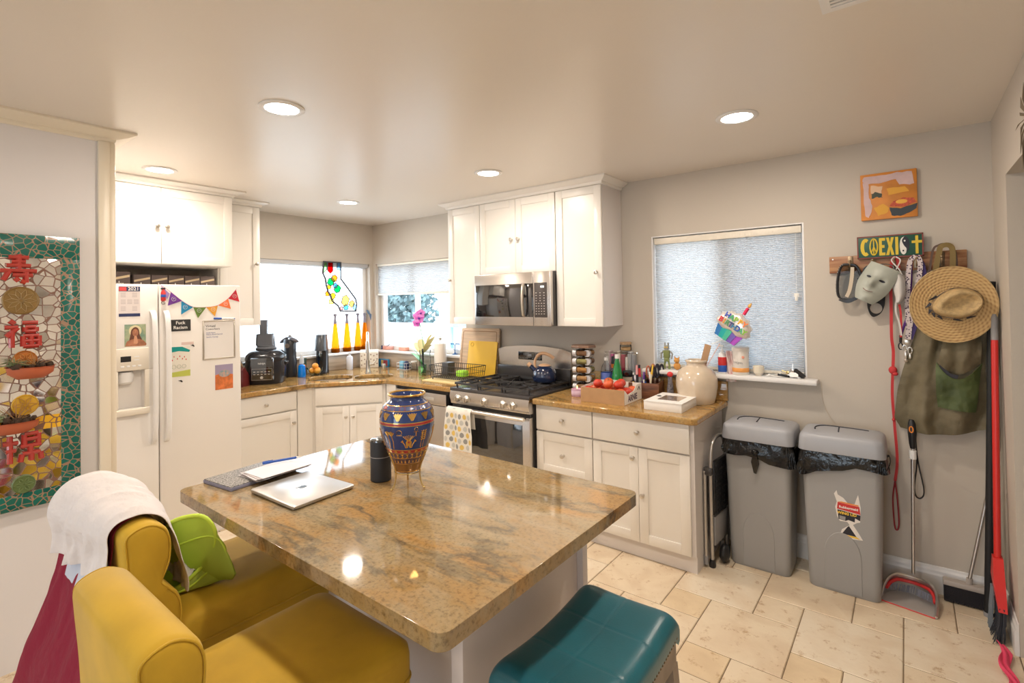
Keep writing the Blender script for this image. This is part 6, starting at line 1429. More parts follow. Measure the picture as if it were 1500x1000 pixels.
# ================================================================== bins
BIN = mat('bin_grey', (.33, .328, .325), .42, bump=(300, .08), bd=.002); BINL = mat('bin_lid_grey', (.37, .38, .41), .38, bump=(300, .06), bd=.002)
BAG = mat('black_bag', (.005, .005, .005), .16, bump=(20, .35), bd=.02)
def bin_(x0, x1, y0, label, seed, knot):
    """x0..x1 the lid, y0 its front"""
    cx = (x0 + x1) / 2; hw_ = (x1 - x0) / 2; dp = .152; cy = y0 + dp
    t = thing('trash_bin', label, 'trash bin', (cx, cy, 0), group='grey swing-lid bins against the wall')
    def ring(k, z, w=hw_ - .016, d=dp - .014, r=.035): return rrect(0, 0, w * k, d * k, r, z, 6)
    g = G(); g.loft([ring(.86, 0), ring(.885, .008), ring(.90, .08), ring(.95, .42), ring(1, .775)]); bd = obj('body', g, BIN, t, ang=50)
    # moulded arch on the front
    zs = []; hw2 = .082
    arch = [(-hw2, .015)] + [(hw2 * math.cos(a), .20 + .13 * math.sin(a)) for a in [PI - PI * i / 14 for i in range(15)]] + [(hw2, .015)]
    def fy(z): return -(dp - .014) * (.885 + .115 * z / .775) 
    g = G(); V = [(x, fy(z) - .0035, z) for x, z in arch] + [(x * 1.05, fy(z) + .002, z + (.004 if z > .05 else 0)) for x, z in arch]; n = len(arch)
    g.add(V, [tuple(range(n))] + [(i, i + 1, i + 1 + n, i + n) for i in range(n - 1)]); obj('arch_relief', g, BIN, bd, ang=30)
    # lid
    def lr(k, z, dy=0): return [(p[0], p[1] + dy, p[2]) for p in rrect(0, 0, hw_ * k, dp * k, .045, z, 8)]
    g = G(); g.loft([lr(1.0, .752), lr(1.005, .758), lr(.975, .818), lr(.955, .832), lr(.90, .842), lr(.70, .850), lr(.2, .852)], cap0=True); ld = obj('lid', g, BINL, t, ang=50)
    # swing flap outline and cross slit
    ev = [(hw_ * .62 * math.cos(a), .035 + .085 * math.sin(a)) for a in [PI * i / 16 for i in range(-5, 22)]]
    def zt(x, y): 
        k = max(abs(x) / hw_, abs(y) / dp); return .852 if k < .2 else (.852 - .002 * (k - .2) / .5 if k < .7 else .850 - .008 * (k - .7) / .2)
    g = G(); g.tube([(x, y, zt(x, y) + .0006) for x, y in sm([(-hw_ * .64, -.02, 0), (-hw_ * .60, .045, 0), (-hw_ * .35, .085, 0), (0, .092, 0), (hw_ * .62, .070, 0)], 6) for _ in (0,)] if 0 else [(p[0], p[1], zt(p[0], p[1]) + .0005) for p in sm([(-hw_ * .62, -.045, 0), (-hw_ * .64, .02, 0), (-hw_ * .48, .070, 0), (-.02, .078, 0), (hw_ * .60, .060, 0)], 6)], .0038, 6)
    g.tube([(-.02, .076, zt(0, .078) + .0005), (-.012, -.055, .8525)], .0034, 6); obj('flap_slit', g, INK, ld)
    # bag skirt
    def skirt(u, v):
        per = ring(1.02, 0); m_ = len(per); f = u * m_; i = int(f) % m_; a, b = per[i], per[(i + 1) % m_]; fr = f - int(f)
        x, y = a[0] + (b[0] - a[0]) * fr, a[1] + (b[1] - a[1]) * fr
        ang_ = math.atan2(y, x); hem = .655 + .035 * math.sin(ang_ * 2 + seed) + .03 * fbm(math.cos(ang_) * 1.6, math.sin(ang_) * 1.6, seed)
        if knot and y < 0: hem += .060 * math.exp(-((x + .0) / .10) ** 2) - .02
        z = .760 + (hem - .760) * v; o_ = .005 + .010 * v * (.6 + fbm(x * 9, v * 1.5 + seed, y * 9)) + .005 * math.sin(u * 170 + v * 4)* v
        if knot and y < 0: o_ += .014 * math.exp(-(x / .06) ** 2) * math.exp(-((v - .75) / .3) ** 2)
        k = 1 + o_ / .17; return (x * k, y * (1 + o_ / .14), z)
    g = G(); g.grid(skirt, 150, 16, closeu=True); bg_ = obj('bin_liner', g, BAG, t, ang=80); solidify(bg_, .0012)
    if knot:
        g = G(); yk = -(dp - .014) - .028
        g.sph((0, yk, .700), .018, (1.1, .8, .9), 10, 8); g.loft([[(-.012, yk + .004, .69), (.012, yk + .004, .69), (.010, yk - .006, .69), (-.010, yk - .006, .69)], [(-.026, yk + .012, .64), (.018, yk + .014, .63), (.014, yk - .002, .63), (-.022, yk - .004, .64)], [(-.014, yk + .016, .575), (.002, yk + .018, .57), (.0, yk + .012, .57), (-.012, yk + .010, .575)]])
        obj('liner_knot', g, BAG, bg_, ang=60)
    else:
        g = G(); g.tube(sm([(hw_ - .02, -.09, .73), (hw_ + .008, -.06, .76), (hw_ + .014, -.03, .72), (hw_ - .004, -.05, .67), (hw_ - .02, -.08, .66)], 5), .006, 6, flat=.4); obj('liner_loop', g, BAG, bg_, ang=60)
    return t, fy
bin_(3.838, 4.232, -.345, 'grey trash bin nearer the cabinets with knotted black liner', 1.0, True)
t, fy = bin_(4.250, 4.650, -.345, 'grey trash bin nearer the broom with torn sticker', 4.0, False)
# torn sticker on the second bin
STK = mat('sticker_white', (.78, .74, .70), .6)
def st_poly(name, pts, m, e, par=None):
    g = G(); n = len(pts); V = [(x, fy(z) - e, z) for x, z in pts]; V2 = [(x, fy(z) - e + .0008, z) for x, z in pts]
    g.add(V + V2, [tuple(range(n)), tuple(range(2 * n - 1, n - 1, -1))] + [(i, (i + 1) % n, (i + 1) % n + n, i + n) for i in range(n)]); return obj(name, g, m, par)
sx0, sz0 = .030, .435
def S(pts): return [(sx0 + a, sz0 + b) for a, b in pts]
s1 = st_poly('sticker', S([(-.062, .100), (-.050, .060), (-.058, .03), (-.050, -.02), (-.038, -.042), (-.005, -.040), (.005, -.055), (-.03, -.085), (-.040, -.118), (.01, -.128), (.062, -.122), (.045, -.09), (.020, -.05), (.038, -.035), (.052, -.03), (.056, .05), (.046, .115), (.036, .085), (.030, .062), (.0, .060), (-.02, .085), (-.045, .098), (-.050, .120)]), STK, .0016, t)
st_poly('red_banner', S([(-.050, .022), (-.046, .058), (.050, .052), (.054, .012)]), RED, .0024, s1)
st_poly('black_panel', S([(-.044, -.032), (-.048, .018), (.054, .008), (.052, -.022), (.030, -.012), (.028, -.034), (.0, -.028), (-.012, -.036)]), INK, .0024, s1)
st_poly('grey_patch', S([(-.040, -.030), (-.040, -.012), (-.012, -.014), (-.014, -.034)]), GREYP, .0030, s1)
st_poly('triangle', S([(-.030, -.108), (-.006, -.068), (.002, -.060), (.034, -.110)]), INK, .0024, s1)
st_poly('yellow_edge', S([(-.034, -.118), (-.030, -.109), (.036, -.111), (.05, -.120)]), YEL, .0024, s1)
st_poly('orange_edge', S([(-.046, .060), (-.030, .064), (.046, .060), (.048, .054), (-.046, .059)]), ORANGE, .0026, s1)
text('lettering', 'Rubbermaid', .0175, PAPER, s1, (sx0 + .002, fy(sz0 + .03) - .0034, sz0 + .035), (R(88.7), 0, 0), .0003, bold=.0004)
text('lettering', 'WING LID', .019, YEL, s1, (sx0 - .006, fy(sz0) - .0034, sz0 + .003), (R(88.7), 0, 0), .0003, bold=.0008)

# step ladder between cabinet and bin --------------------------------
t = thing('step_ladder', 'folded silver step ladder with black steps beside the cabinet', 'step ladder', (3.815, -.30, 0), R(-4))
ALU = mat('aluminium', (.50, .48, .46), .35, .9)
g = G(); g.tube(sm([(0, -.140, .03), (0, -.145, .40), (0, -.140, .60), (0, -.120, .70), (0, -.07, .745), (0, .02, .75), (0, .09, .70), (0, .105, .55), (0, .105, .03)], 6), .0115, 10); fr = obj('frame', g, ALU, t)
g = G(); g.tube([(-.028, -.165, .06), (-.028, -.160, .565)], .009, 8); g.tube([(-.028, .10, .06), (-.028, .10, .565)], .009, 8); obj('rear_leg', g, ALU, t)
for yy in (-.140, .105): g = G(); g.lathe([(0, 0), (.018, 0), (.020, .012), (.015, .045), (0, .046)], 12, (0, yy, 0)); obj('rubber_foot', g, BLACK, t)
for yy in (-.165, .10): g = G(); g.lathe([(0, .02), (.013, .02), (.013, .065), (0, .066)], 12, (-.028, yy, 0)); obj('rubber_foot', g, GREYP, t)
g = G(); g.box(-.005, .018, -.125, .09, .30, .62, .008); 
st_ = obj('step', g, BLACK, t); g = G()
for i in range(10):
    for j in range(6): g.box(.018, .021, -.115 + j * .035, -.095 + j * .035, .315 + i * .030, .330 + i * .030)
g.box(.0178, .0185, -.12, .088, .305, .615); tr = obj('tread', g, BLACK, st_); 
g = G(); g.box(-.004, .014, -.12, .088, .12, .29, .005); obj('lower_step', g, GREYP, t)
g = G(); g.box(-.036, .012, -.168, -.130, .545, .590, .006); hg = obj('hinge', g, DARKST, t)
for yy, zz in ((-.169, .568),): g = G(); g.cyl((-.026, yy, zz), (-.026, yy - .004, zz), .006, n=10); obj('rivet', g, CHROME, hg)
g = G(); g.at((.020, -.045, .058)); g.sph((0, 0, 0), .050, (.6, 1.0, 1.1), 14, 10); solo('black_boot_cover', g, BLACK, 'black rounded rubber object on the floor behind the ladder foot', 'object', (3.83, -.30, 0))
# ================================================================== on the right wall area
def wthing(name, label, cat, x, z, y=0.0, rz=0.0, group=None): return thing(name, label, cat, (x, y, z), rz, group)
def facep(name, pts, m, par, y, th=.0012, **k):
    g = G(); g.prism(pts, y - th, y, 'y'); return obj(name, g, m, par, **k)
# painting
t = wthing('canvas_painting', 'small orange canvas painting high on the wall', 'painting', 4.555, 2.030)
PO = mat('paint_orange', (.70, .26, .04), .5, var=(9, .25)); g = G(); g.box(0, .254, -.024, -.001, 0, .262, .002); cv = obj('canvas', g, PO, t)
LIL = mat('paint_lilac', (.66, .48, .48), .6, var=(18, .15)); rg = random.Random(8)
def ragged(pts, a=.003, k=3):
    out = []
    for i, p in enumerate(pts):
        q = pts[(i + 1) % len(pts)]
        for j in range(k): f = j / k; out.append((p[0] + (q[0] - p[0]) * f + rg.uniform(-a, a), p[1] + (q[1] - p[1]) * f + rg.uniform(-a, a)))
    return out
facep('paint_stroke', ragged([(.012, .220), (.015, .250), (.10, .246), (.17, .252), (.235, .248), (.242, .180), (.215, .178), (.175, .185), (.165, .215), (.09, .205), (.04, .205)]), LIL, cv, -.0242)
facep('paint_stroke', ragged([(.012, .215), (.038, .215), (.040, .13), (.055, .08), (.045, .03), (.035, .012), (.020, .030), (.012, .10)]), LIL, cv, -.0244)
facep('paint_stroke', ragged([(.046, .195), (.102, .185), (.098, .145), (.050, .150)]), mat('paint_cream', (.75, .50, .32), .6), cv, -.0242)
facep('paint_stroke', ragged([(.050, .148), (.070, .155), (.098, .145), (.100, .118), (.078, .126), (.050, .118)]), mat('paint_darkgreen', (.06, .07, .05), .6), cv, -.0246)
facep('paint_stroke', ragged([(.060, .065), (.10, .085), (.13, .06), (.12, .03), (.08, .02)]), mat('paint_amber', (.72, .36, .04), .6), cv, -.0243)
facep('paint_stroke', ragged([(.12, .17), (.20, .17), (.22, .14), (.13, .13)]), mat('paint_amber', (.72, .36, .04), .6), cv, -.0243)
facep('painted_bowl', ragged([(.130, .060), (.180, .052), (.252, .070), (.250, .045), (.22, .025), (.18, .010), (.14, .015)], .002), mat('paint_navy', (.03, .04, .05), .5), cv, -.0246)
facep('painted_roe', ragged([(.130, .068), (.150, .095), (.19, .110), (.235, .100), (.250, .078), (.19, .058)], .003), mat('paint_red', (.65, .10, .04), .5, var=(80, .4)), cv, -.0248)
facep('painted_yolk', [(.185 + .026 * math.cos(a * PI / 8), .088 + .012 * math.sin(a * PI / 8)) for a in range(16)], mat('paint_yolk', (.80, .42, .05), .5), cv, -.0262)
# coat rail
t = wthing('coat_rail', 'live-edge wooden coat rail with metal hooks', 'coat rail', 4.393, 1.735); L_ = .610
g = G(); g.box(0, L_, -.022, -.001, 0, .098, .003); rl = obj('board', g, mat('rail_wood', (.24, .085, .035), .45, var=(5, .6, (1, 4, 9)), col2=(.45, .24, .11)), t)
g = G(); g.cyl((.018, -.022, .082), (.018, -.024, .082), .004, n=10); obj('screw', g, NICKEL, rl)
for hx in (.105, .212, .308, .405, .508):
    g = G(); g.box(hx - .013, hx + .013, -.026, -.022, .012, .095, .002); hk = obj('hook', g, mat('hook_bronze', (.30, .22, .14), .35, .8), t)
    g = G(); g.tube(sm([(hx, -.026, .030), (hx, -.050, .022), (hx, -.068, .040), (hx, -.070, .060)], 4), .0045, 7); g.sph((hx, -.070, .064), .008, n=10, m=6); obj('prong', g, mat('hook_bronze', (.3, .22, .14), .35, .8), hk)
# coexist sign
t = wthing('coexist_sign', 'dark green wooden sign with yellow symbols lettering above the hooks', 'sign', 4.533, 1.810, -.030)
SW, SH = .296, .126
g = G(); g.box(0, SW, -.014, 0, 0, SH, .003); bd = obj('board', g, mat('sign_green', (.015, .085, .055), .5), t)
g = G(); 
for a in ((0, SW, -.0150, -.0142, 0, .006), (0, SW, -.0150, -.0142, SH - .006, SH)): g.box(*a)
g.box(0, .006, -.015, -.0142, 0, SH); g.box(SW - .006, SW, -.015, -.0142, 0, SH); obj('border', g, mat('sign_red', (.22, .04, .03), .5), bd)
SY = mat('sign_yellow', (.70, .50, .03), .5); yf = -.0145
def arcp(cx, cz, rx, rz, a0, a1, n=12): return [(cx + rx * math.cos(R(a0 + (a1 - a0) * i / n)), cz + rz * math.sin(R(a0 + (a1 - a0) * i / n))) for i in range(n + 1)]
zc = .064
facep('letter_c', arcp(.040, zc, .024, .050, 55, 305) + arcp(.040, zc, .007, .030, 300, 60), SY, bd, yf)
g = G(); g.tube([(p[0], yf - .0005, p[1]) for p in arcp(.078, zc, .017, .046, 0, 345, 22)], .0036, 6, closed=True); g.tube([(.078, yf - .0005, zc - .046), (.078, yf - .0005, zc + .046)], .003, 6); g.tube([(.078, yf - .0005, zc), (.066, yf - .0005, zc - .032)], .003, 6); g.tube([(.078, yf - .0005, zc), (.090, yf - .0005, zc - .032)], .003, 6); obj('peace_symbol', g, SY, bd)
facep('letter_e', [(.102, .014), (.130, .014), (.130, .030), (.115, .030), (.115, .056), (.127, .056), (.127, .072), (.115, .072), (.115, .096), (.130, .096), (.130, .112), (.102, .112)], SY, bd, yf)
facep('letter_x', [(.133, .014), (.147, .014), (.152, .046), (.157, .014), (.170, .014), (.159, .063), (.169, .112), (.156, .112), (.152, .082), (.147, .112), (.134, .112), (.145, .063)], SY, bd, yf)
facep('letter_i', [(.175, .014), (.188, .014), (.188, .112), (.175, .112)], SY, bd, yf)
WS = mat('sign_white', (.80, .78, .72), .5)
facep('yin_white', sm([(.215, .112, 0), (.202, .090, 0), (.213, .062, 0), (.222, .045, 0), (.216, .018, 0), (.205, .014, 0), (.196, .030, 0), (.194, .070, 0), (.200, .100, 0), (.215, .112, 0)], 4)[:-1] and [(p[0], p[1]) for p in sm([(.215, .112, 0), (.204, .090, 0), (.213, .062, 0), (.223, .045, 0), (.222, .025, 0), (.210, .013, 0), (.198, .028, 0), (.194, .066, 0), (.200, .100, 0), (.215, .112, 0)], 4)[:-1]], WS, bd, yf)
facep('yang_black', [(p[0], p[1]) for p in sm([(.215, .112, 0), (.204, .090, 0), (.213, .062, 0), (.223, .045, 0), (.222, .025, 0), (.234, .045, 0), (.236, .080, 0), (.228, .104, 0), (.215, .112, 0)], 4)[:-1]], INK, bd, yf)
facep('dot', arcp(.216, .088, .004, .005, 0, 340, 10), WS, bd, yf - .0014); facep('dot', arcp(.209, .034, .004, .005, 0, 340, 10), INK, bd, yf - .0014)
facep('cross', [(.262, .014), (.274, .014), (.274, .072), (.290, .072), (.290, .086), (.274, .086), (.274, .112), (.262, .112), (.262, .086), (.246, .086), (.246, .072), (.262, .072)], SY, bd, yf)
# shared builder: a strap hanging as a flat ribbon along a path
def strap(name, pts, w, m, par=None, th=.002, flatx=True, **k):
    P = [Vector(p) for p in sm(pts, 6)]; g = G(); lo = []
    for i, p in enumerate(P):
        d = (P[min(i + 1, len(P) - 1)] - P[max(i - 1, 0)]).normalized(); s_ = d.cross(Vector((0, -1, 0))); s_ = s_.normalized() * w / 2 if s_.length > .05 else Vector((w / 2, 0, 0)); n_ = Vector((0, th / 2, 0))
        lo.append([tuple(p - s_ - n_), tuple(p + s_ - n_), tuple(p + s_ + n_), tuple(p - s_ + n_)])
    g.loft(lo); return obj(name, g, m, par, ang=50, **k)
# clear goggle case / mirror on first hook
t = wthing('studded_belt_bag', 'black studded belt and clear goggles on the leftmost hook', 'goggles', 4.498, 1.735, -.066)
g = G(); P = sm([(.0, 0, .045), (-.040, 0, .040), (-.060, 0, -.03), (-.062, 0, -.12), (-.040, 0, -.155), (.020, 0, -.150), (.045, 0, -.110), (.050, 0, -.02), (.030, 0, .035), (.0, 0, .045)], 5)[:-1]; g.tube(P, .0075, 8, closed=True); rm = obj('rim', g, BLACK, t)
g = G(); g.prism([(p[0] * .92, p[2]) for p in P], -.002, .002, 'y'); obj('clear_lens', g, thin_glass('case_glass', (.62, .60, .55), .2), t)
g = G()
for i in range(2, 26): p = P[i]; g.sph((p[0] * 1.12, -.004, p[2]), .0035, n=6, m=4)
obj('stud', g, CHROME, rm)['kind'] = 'stuff'
strap('tan_strap', [(.012, -.008, .030), (.008, -.010, -.03), (-.004, -.010, -.10), (-.020, -.008, -.14)], .018, mat('cream_leather', (.55, .46, .34), .5), t)
strap('band', [(-.055, -.004, -.15), (-.01, -.008, -.165), (.05, -.006, -.13)], .020, BLACK, t)
# black fabric face mask (ear loops)
t = wthing('black_face_mask', 'black fabric face mask with large ear hole hanging below the pale mask', 'face mask', 4.600, 1.640, -.045)
def wsurf(fn, nu, nv, th, m, name, par):
    g = G(); g.grid(fn, nu, nv); o = obj(name, g, m, par, ang=80); solidify(o, th); return o
g = G(); outer = [(-.070, .060), (-.02, .085), (.06, .080), (.058, -.010), (.056, -.060), (.052, -.100), (.035, -.140), (.005, -.160), (-.012, -.150), (-.025, -.110), (-.030, -.05), (-.048, .0)]; outer = [(p[0], p[1]) for p in sm([(a, b, 0) for a, b in outer + [outer[0]]], 4)[:-1]]
hole = [(.014 + .028 * math.cos(2 * PI * i / 18), -.112 + .030 * math.sin(2 * PI * i / 18)) for i in range(18)]
g.at((0, 0, 0), (R(90), 0, 0)); slab(g, outer, [hole], -.0015, .0015); obj('fabric', g, mat('black_fabric', (.016, .016, .018), .8), t)
strap('ear_loop', [(-.05, 0, .06), (-.03, -.01, .12), (.02, -.01, .13), (.05, 0, .07)], .008, BLACK, t)
# plain pale face mask
t = thing('party_mask', 'pale grey moulded face mask hanging on the second hook', 'mask', (4.612, -.088, 1.665), rot=(R(-8), R(28), R(-14)))
MK = mat('mask_grey', (.44, .46, .40), .45, var=(14, .12))
def mk(u, v):
    a = (u - .5) * 2; b = (v - .5) * 2; w = .082 * (1 - .10 * b * b - .34 * max(0, -b) ** 1.6)
    x = a * w; z = b * .108; y = -.052 * (1 - a * a * .95) * (1 - .42 * b * b) 
    y -= .030 * math.exp(-(a / .20) ** 2) * math.exp(-((b + .02) / .24) ** 2) * (1 if b < .35 else .5)
    y += .014 * (math.exp(-((a - .42) / .17) ** 2) + math.exp(-((a + .42) / .17) ** 2)) * math.exp(-((b - .24) / .13) ** 2)
    y -= .008 * math.exp(-(a / .35) ** 2) * math.exp(-((b + .47) / .07) ** 2); y -= .008 * math.exp(-((b + .85) / .12) ** 2) * math.exp(-(a / .3) ** 2)
    return (x, y, z)
o = wsurf(mk, 41, 49, .002, MK, 'shell', t)
for sx in (-1, 1):
    g = G(); pts = [mk(.5 + sx * .21 + .085 * math.cos(2 * PI * i / 16), .62 + .028 * math.sin(2 * PI * i / 16)) for i in range(16)]; c_ = mk(.5 + sx * .21, .62)
    g.add([(c_[0], c_[1] - .0028, c_[2])] + [(p[0], p[1] - .0028, p[2]) for p in pts], [(0, i + 1, (i + 1) % 16 + 1) for i in range(16)]); obj('eye_opening', g, INK, o, ang=60)
g = G(); g.tube([(p[0], p[1] - .002, p[2]) for p in [mk(.5 + (i - 6) * .028, .268 + .0008 * (i - 6) ** 2) for i in range(13)]], .0022, 6, flat=.6); obj('mouth_line', g, mat('mask_mouth', (.22, .12, .10), .6), o)
strap('elastic', [(-.07, .0, .05), (-.03, .01, .11), (.03, .01, .12), (.07, 0, .05)], .005, BLACK, t)
# red lead hanging on third hook
RDW = mat('red_webbing', (.55, .035, .04), .7)
t = wthing('red_dog_lead', 'long red webbing lead hanging from the middle hook, knotted halfway', 'dog lead', 4.700, 1.790, -.045)
strap('webbing', [(.020, -.012, -.04), (.012, -.016, .010), (-.004, -.016, .012), (-.016, -.006, -.06), (-.018, .0, -.25), (-.020, .005, -.42), (-.014, .012, -.50), (-.018, .010, -.60)], .014, RDW, t)
strap('webbing', [(-.018, .012, -.60), (-.024, .014, -.74), (-.018, .014, -.90), (-.010, .014, -1.10), (-.022, .014, -1.22)], .013, RDW, t)
g = G(); g.sph((-.018, .006, -.605), .020, (1, .6, 1.1), 10, 8); g.sph((-.008, .002, -.625), .014, (1, .6, .8), 8, 6); g.sph((-.020, .010, -.88), .009, n=8, m=6); obj('knot', g, RDW, t, ang=70)
g = G(); g.tube(sm([(-.022, .012, -1.22), (-.034, .012, -1.32), (-.030, .012, -1.46), (-.020, .012, -1.49), (-.010, .012, -1.45), (-.014, .012, -1.32), (-.022, .012, -1.22)], 5), .0038, 6); obj('loop', g, mat('dark_red_cord', (.30, .02, .03), .7), t)
# white face mask
t = wthing('white_face_mask', 'white fabric face mask folded on the middle hook', 'face mask', 4.716, 1.800, -.078)
WF = mat('white_fabric', (.66, .63, .60), .85)
wsurf(lambda u, v: (-.022 + .052 * u * math.sin(PI * (.12 + .76 * v)) + .004 * math.sin(v * 9) + .008 * v, -.010 - .022 * math.sin(PI * u) + .004 * math.sin(v * 7), -.065 - .175 * v), 14, 24, .003, WF, 'fabric', t)
strap('ear_loop', [(-.012, .012, .012), (-.026, .004, -.01), (.006, -.008, -.06), (.02, -.004, -.10)], .006, WF, t); strap('ear_loop', [(-.008, .012, .012), (.012, .004, -.01), (-.008, -.006, -.06)], .006, WF, t)
strap('ear_loop', [(-.012, 0, -.235), (-.014, 0, -.29), (.0, 0, -.35), (.008, 0, -.42)], .008, WF, t)
strap('red_tape', [(.002, .004, -.25), (.008, .006, -.31), (.006, .006, -.43)], .010, RDW, t)
# purple lead and clip
t = wthing('purple_lead', 'purple cord lead with black clip behind the white mask', 'dog lead', 4.745, 1.750, -.055)
g = G(); g.tube(sm([(.03, .0, .04), (.025, .004, -.10), (.010, .004, -.25), (-.012, .002, -.33), (-.022, 0, -.37)], 6), .0058, 8); obj('cord', g, PURPLE, t)
g = G(); g.tube([(-.024, 0, -.37), (-.026, 0, -.41)], .007, 8); g.tube([(-.026 + .009 * math.cos(i * PI / 6), 0, -.430 + .018 * math.sin(i * PI / 6)) for i in range(11)], .0032, 6); obj('clip', g, BLACK, t)
# patterned lanyard
LAN = bpy.data.materials.new('lanyard_print'); LAN.use_nodes = True; nt = LAN.node_tree; b_ = nt.nodes['Principled BSDF']; tc_ = nt.nodes.new('ShaderNodeTexCoord'); vv = nt.nodes.new('ShaderNodeTexVoronoi'); vv.inputs['Scale'].default_value = 95
nt.links.new(tc_.outputs['Object'], vv.inputs[0]); nt.links.new(ramp(nt, [(.34, (.06, .03, .07)), (.42, (.62, .54, .54))], vv.outputs['Distance']), b_.inputs['Base Color']); b_.inputs['Roughness'].default_value = .6
t = wthing('patterned_lanyard', 'pale lanyard with dark print and metal clips on the fourth hook', 'lanyard', 4.797, 1.800, -.072)
strap('ribbon', [(-.004, 0, .010), (-.028, .0, -.02), (-.038, 0, -.12), (-.044, .005, -.26), (-.042, .008, -.36), (-.046, .01, -.44)], .022, LAN, t); strap('ribbon', [(.002, 0, .010), (.014, -.002, -.02), (.012, 0, -.08), (-.004, .002, -.18), (-.030, .004, -.32), (-.044, .008, -.44)], .022, LAN, t)
strap('navy_ribbon', [(.01, .006, .0), (.030, .006, -.08), (.010, .008, -.25), (-.012, .010, -.36), (-.036, .012, -.44)], .020, mat('navy_ribbon', (.05, .03, .14), .7), t)
g = G(); g.box(-.064, -.034, -.004, .016, -.465, -.440, .004); g.tube([(-.060 + .010 * math.cos(i * PI / 6), .004, -.490 + .018 * math.sin(i * PI / 6)) for i in range(12)], .003, 6, closed=True); g.tube([(-.038 + .009 * math.cos(i * PI / 6), .004, -.500 + .018 * math.sin(i * PI / 6)) for i in range(12)], .003, 6, closed=True)
g.box(-.064, -.050, -.002, .008, -.54, -.505, .003); g.box(-.044, -.032, -.002, .008, -.545, -.515, .003); g.sph((-.055, .0, -.555), .010, n=8, m=6); obj('clip', g, NICKEL, t)
# canvas tote: olive handles on the last hook and the bag itself
OLV = mat('waxed_canvas', (.105, .085, .045), .65, var=(6, .35), col2=(.17, .14, .08), bump=(50, .25)); OLG = mat('green_canvas', (.075, .105, .03), .55, var=(7, .35), bump=(50, .25)); HND = mat('olive_handle', (.22, .15, .045), .6)
t = wthing('canvas_tote', 'olive waxed canvas tote with green pocket hanging under the straw hat', 'tote bag', 4.900, 1.800, -.072)
strap('handle', [(-.03, .010, -.10), (-.010, .0, .020), (.0, -.006, .052), (.03, -.004, .056), (.045, .002, .02), (.040, .008, -.12)], .024, HND, t, .004); strap('handle', [(-.055, .014, -.12), (-.035, .010, .03), (-.01, .008, .060), (.02, .008, .062), (.055, .012, .02), (.060, .012, -.12)], .010, mat('dark_leather', (.10, .05, .03), .5), t, .006)
def lerp_(tab, z):
    for (z0, a0), (z1, a1) in zip(tab, tab[1:]):
        if z1 <= z <= z0: f = (z0 - z) / (z0 - z1); return a0 + (a1 - a0) * f
    return tab[-1][1]
LX = [(1.45, 4.800), (1.36, 4.775), (1.20, 4.728), (1.08, 4.700), (.93, 4.683), (.85, 4.720)]; RX_ = [(1.45, 5.065), (1.36, 5.062), (1.20, 5.055), (1.08, 5.064), (.98, 5.070), (.85, 5.068)]
def tote(u, v):
    z = 1.45 - v * .575; l_ = lerp_(LX, z); r_ = lerp_(RX_, z); x = l_ + (r_ - l_) * u
    zz = z + (.045 * (u) * v * v - .030 * math.sin(PI * u) * v ** 3 - .02 * (1 - u) * v * v * 0)
    y = -.060 - .030 * math.sin(PI * u) * (.4 + v * .6) - .022 * math.exp(-((u - .27 - .05 * v) / .07) ** 2) - .018 * math.exp(-((u - .80 + .25 * v) / .09) ** 2) * (1 - v) + .012 * math.sin(u * 16 + v * 7) * (.3 + .7 * v) + .012 * fbm(u * 4, v * 4, 3)
    return (x - 4.900, min(-.020, y) + .072, zz - 1.800)
g = G(); g.grid(tote, 60, 70); bk_ = obj('bag', g, OLV, t, ang=85); solidify(bk_, .004)
g = G(); g.grid(lambda u, v: (tote(u, v)[0] * 1.0, -.012 + .072, tote(u, v)[2]), 12, 14); o = obj('bag_back', g, OLV, t, ang=85); solidify(o, .004)
def pocket(u, v):
    a = .37 + .58 * u; b = .36 + .12 * math.sin(PI * u) * (1 - v) ** 2 * 1.2 + v * (.40 + .06 * u)
    w = .5 + (u - .5) * (1 - .30 * v); a = .40 + .56 * w - .02 * v; p = tote(a, min(.98, b)); return (p[0], p[1] - .006 - .022 * math.sin(PI * u) * (1 - v) - .004, p[2])
g = G(); g.grid(pocket, 34, 30); o = obj('pocket', g, OLG, bk_, ang=85); solidify(o, .003)
def flap(u, v):
    p = tote(.42 + .52 * u, .14 + .22 * v + .10 * v * math.sin(PI * u)); return (p[0], p[1] - .012 - .020 * math.sin(PI * v) - .006 * math.sin(u * 12), p[2])
g = G(); g.grid(flap, 30, 16); o = obj('flap', g, OLV, bk_, ang=85); solidify(o, .003)
g = G(); o = strap('pocket_shadow_strip', [tuple(Vector(pocket(.08, 0)) + Vector((0, .004, .004))), tuple(Vector(pocket(.30, 0)) + Vector((0, .006, .006))), tuple(Vector(pocket(.5, 0)) + Vector((0, .006, .008)))], .022, INK, bk_); o.name = 'pocket_shadow'  # dark strip standing in for the shade inside the pocket mouth
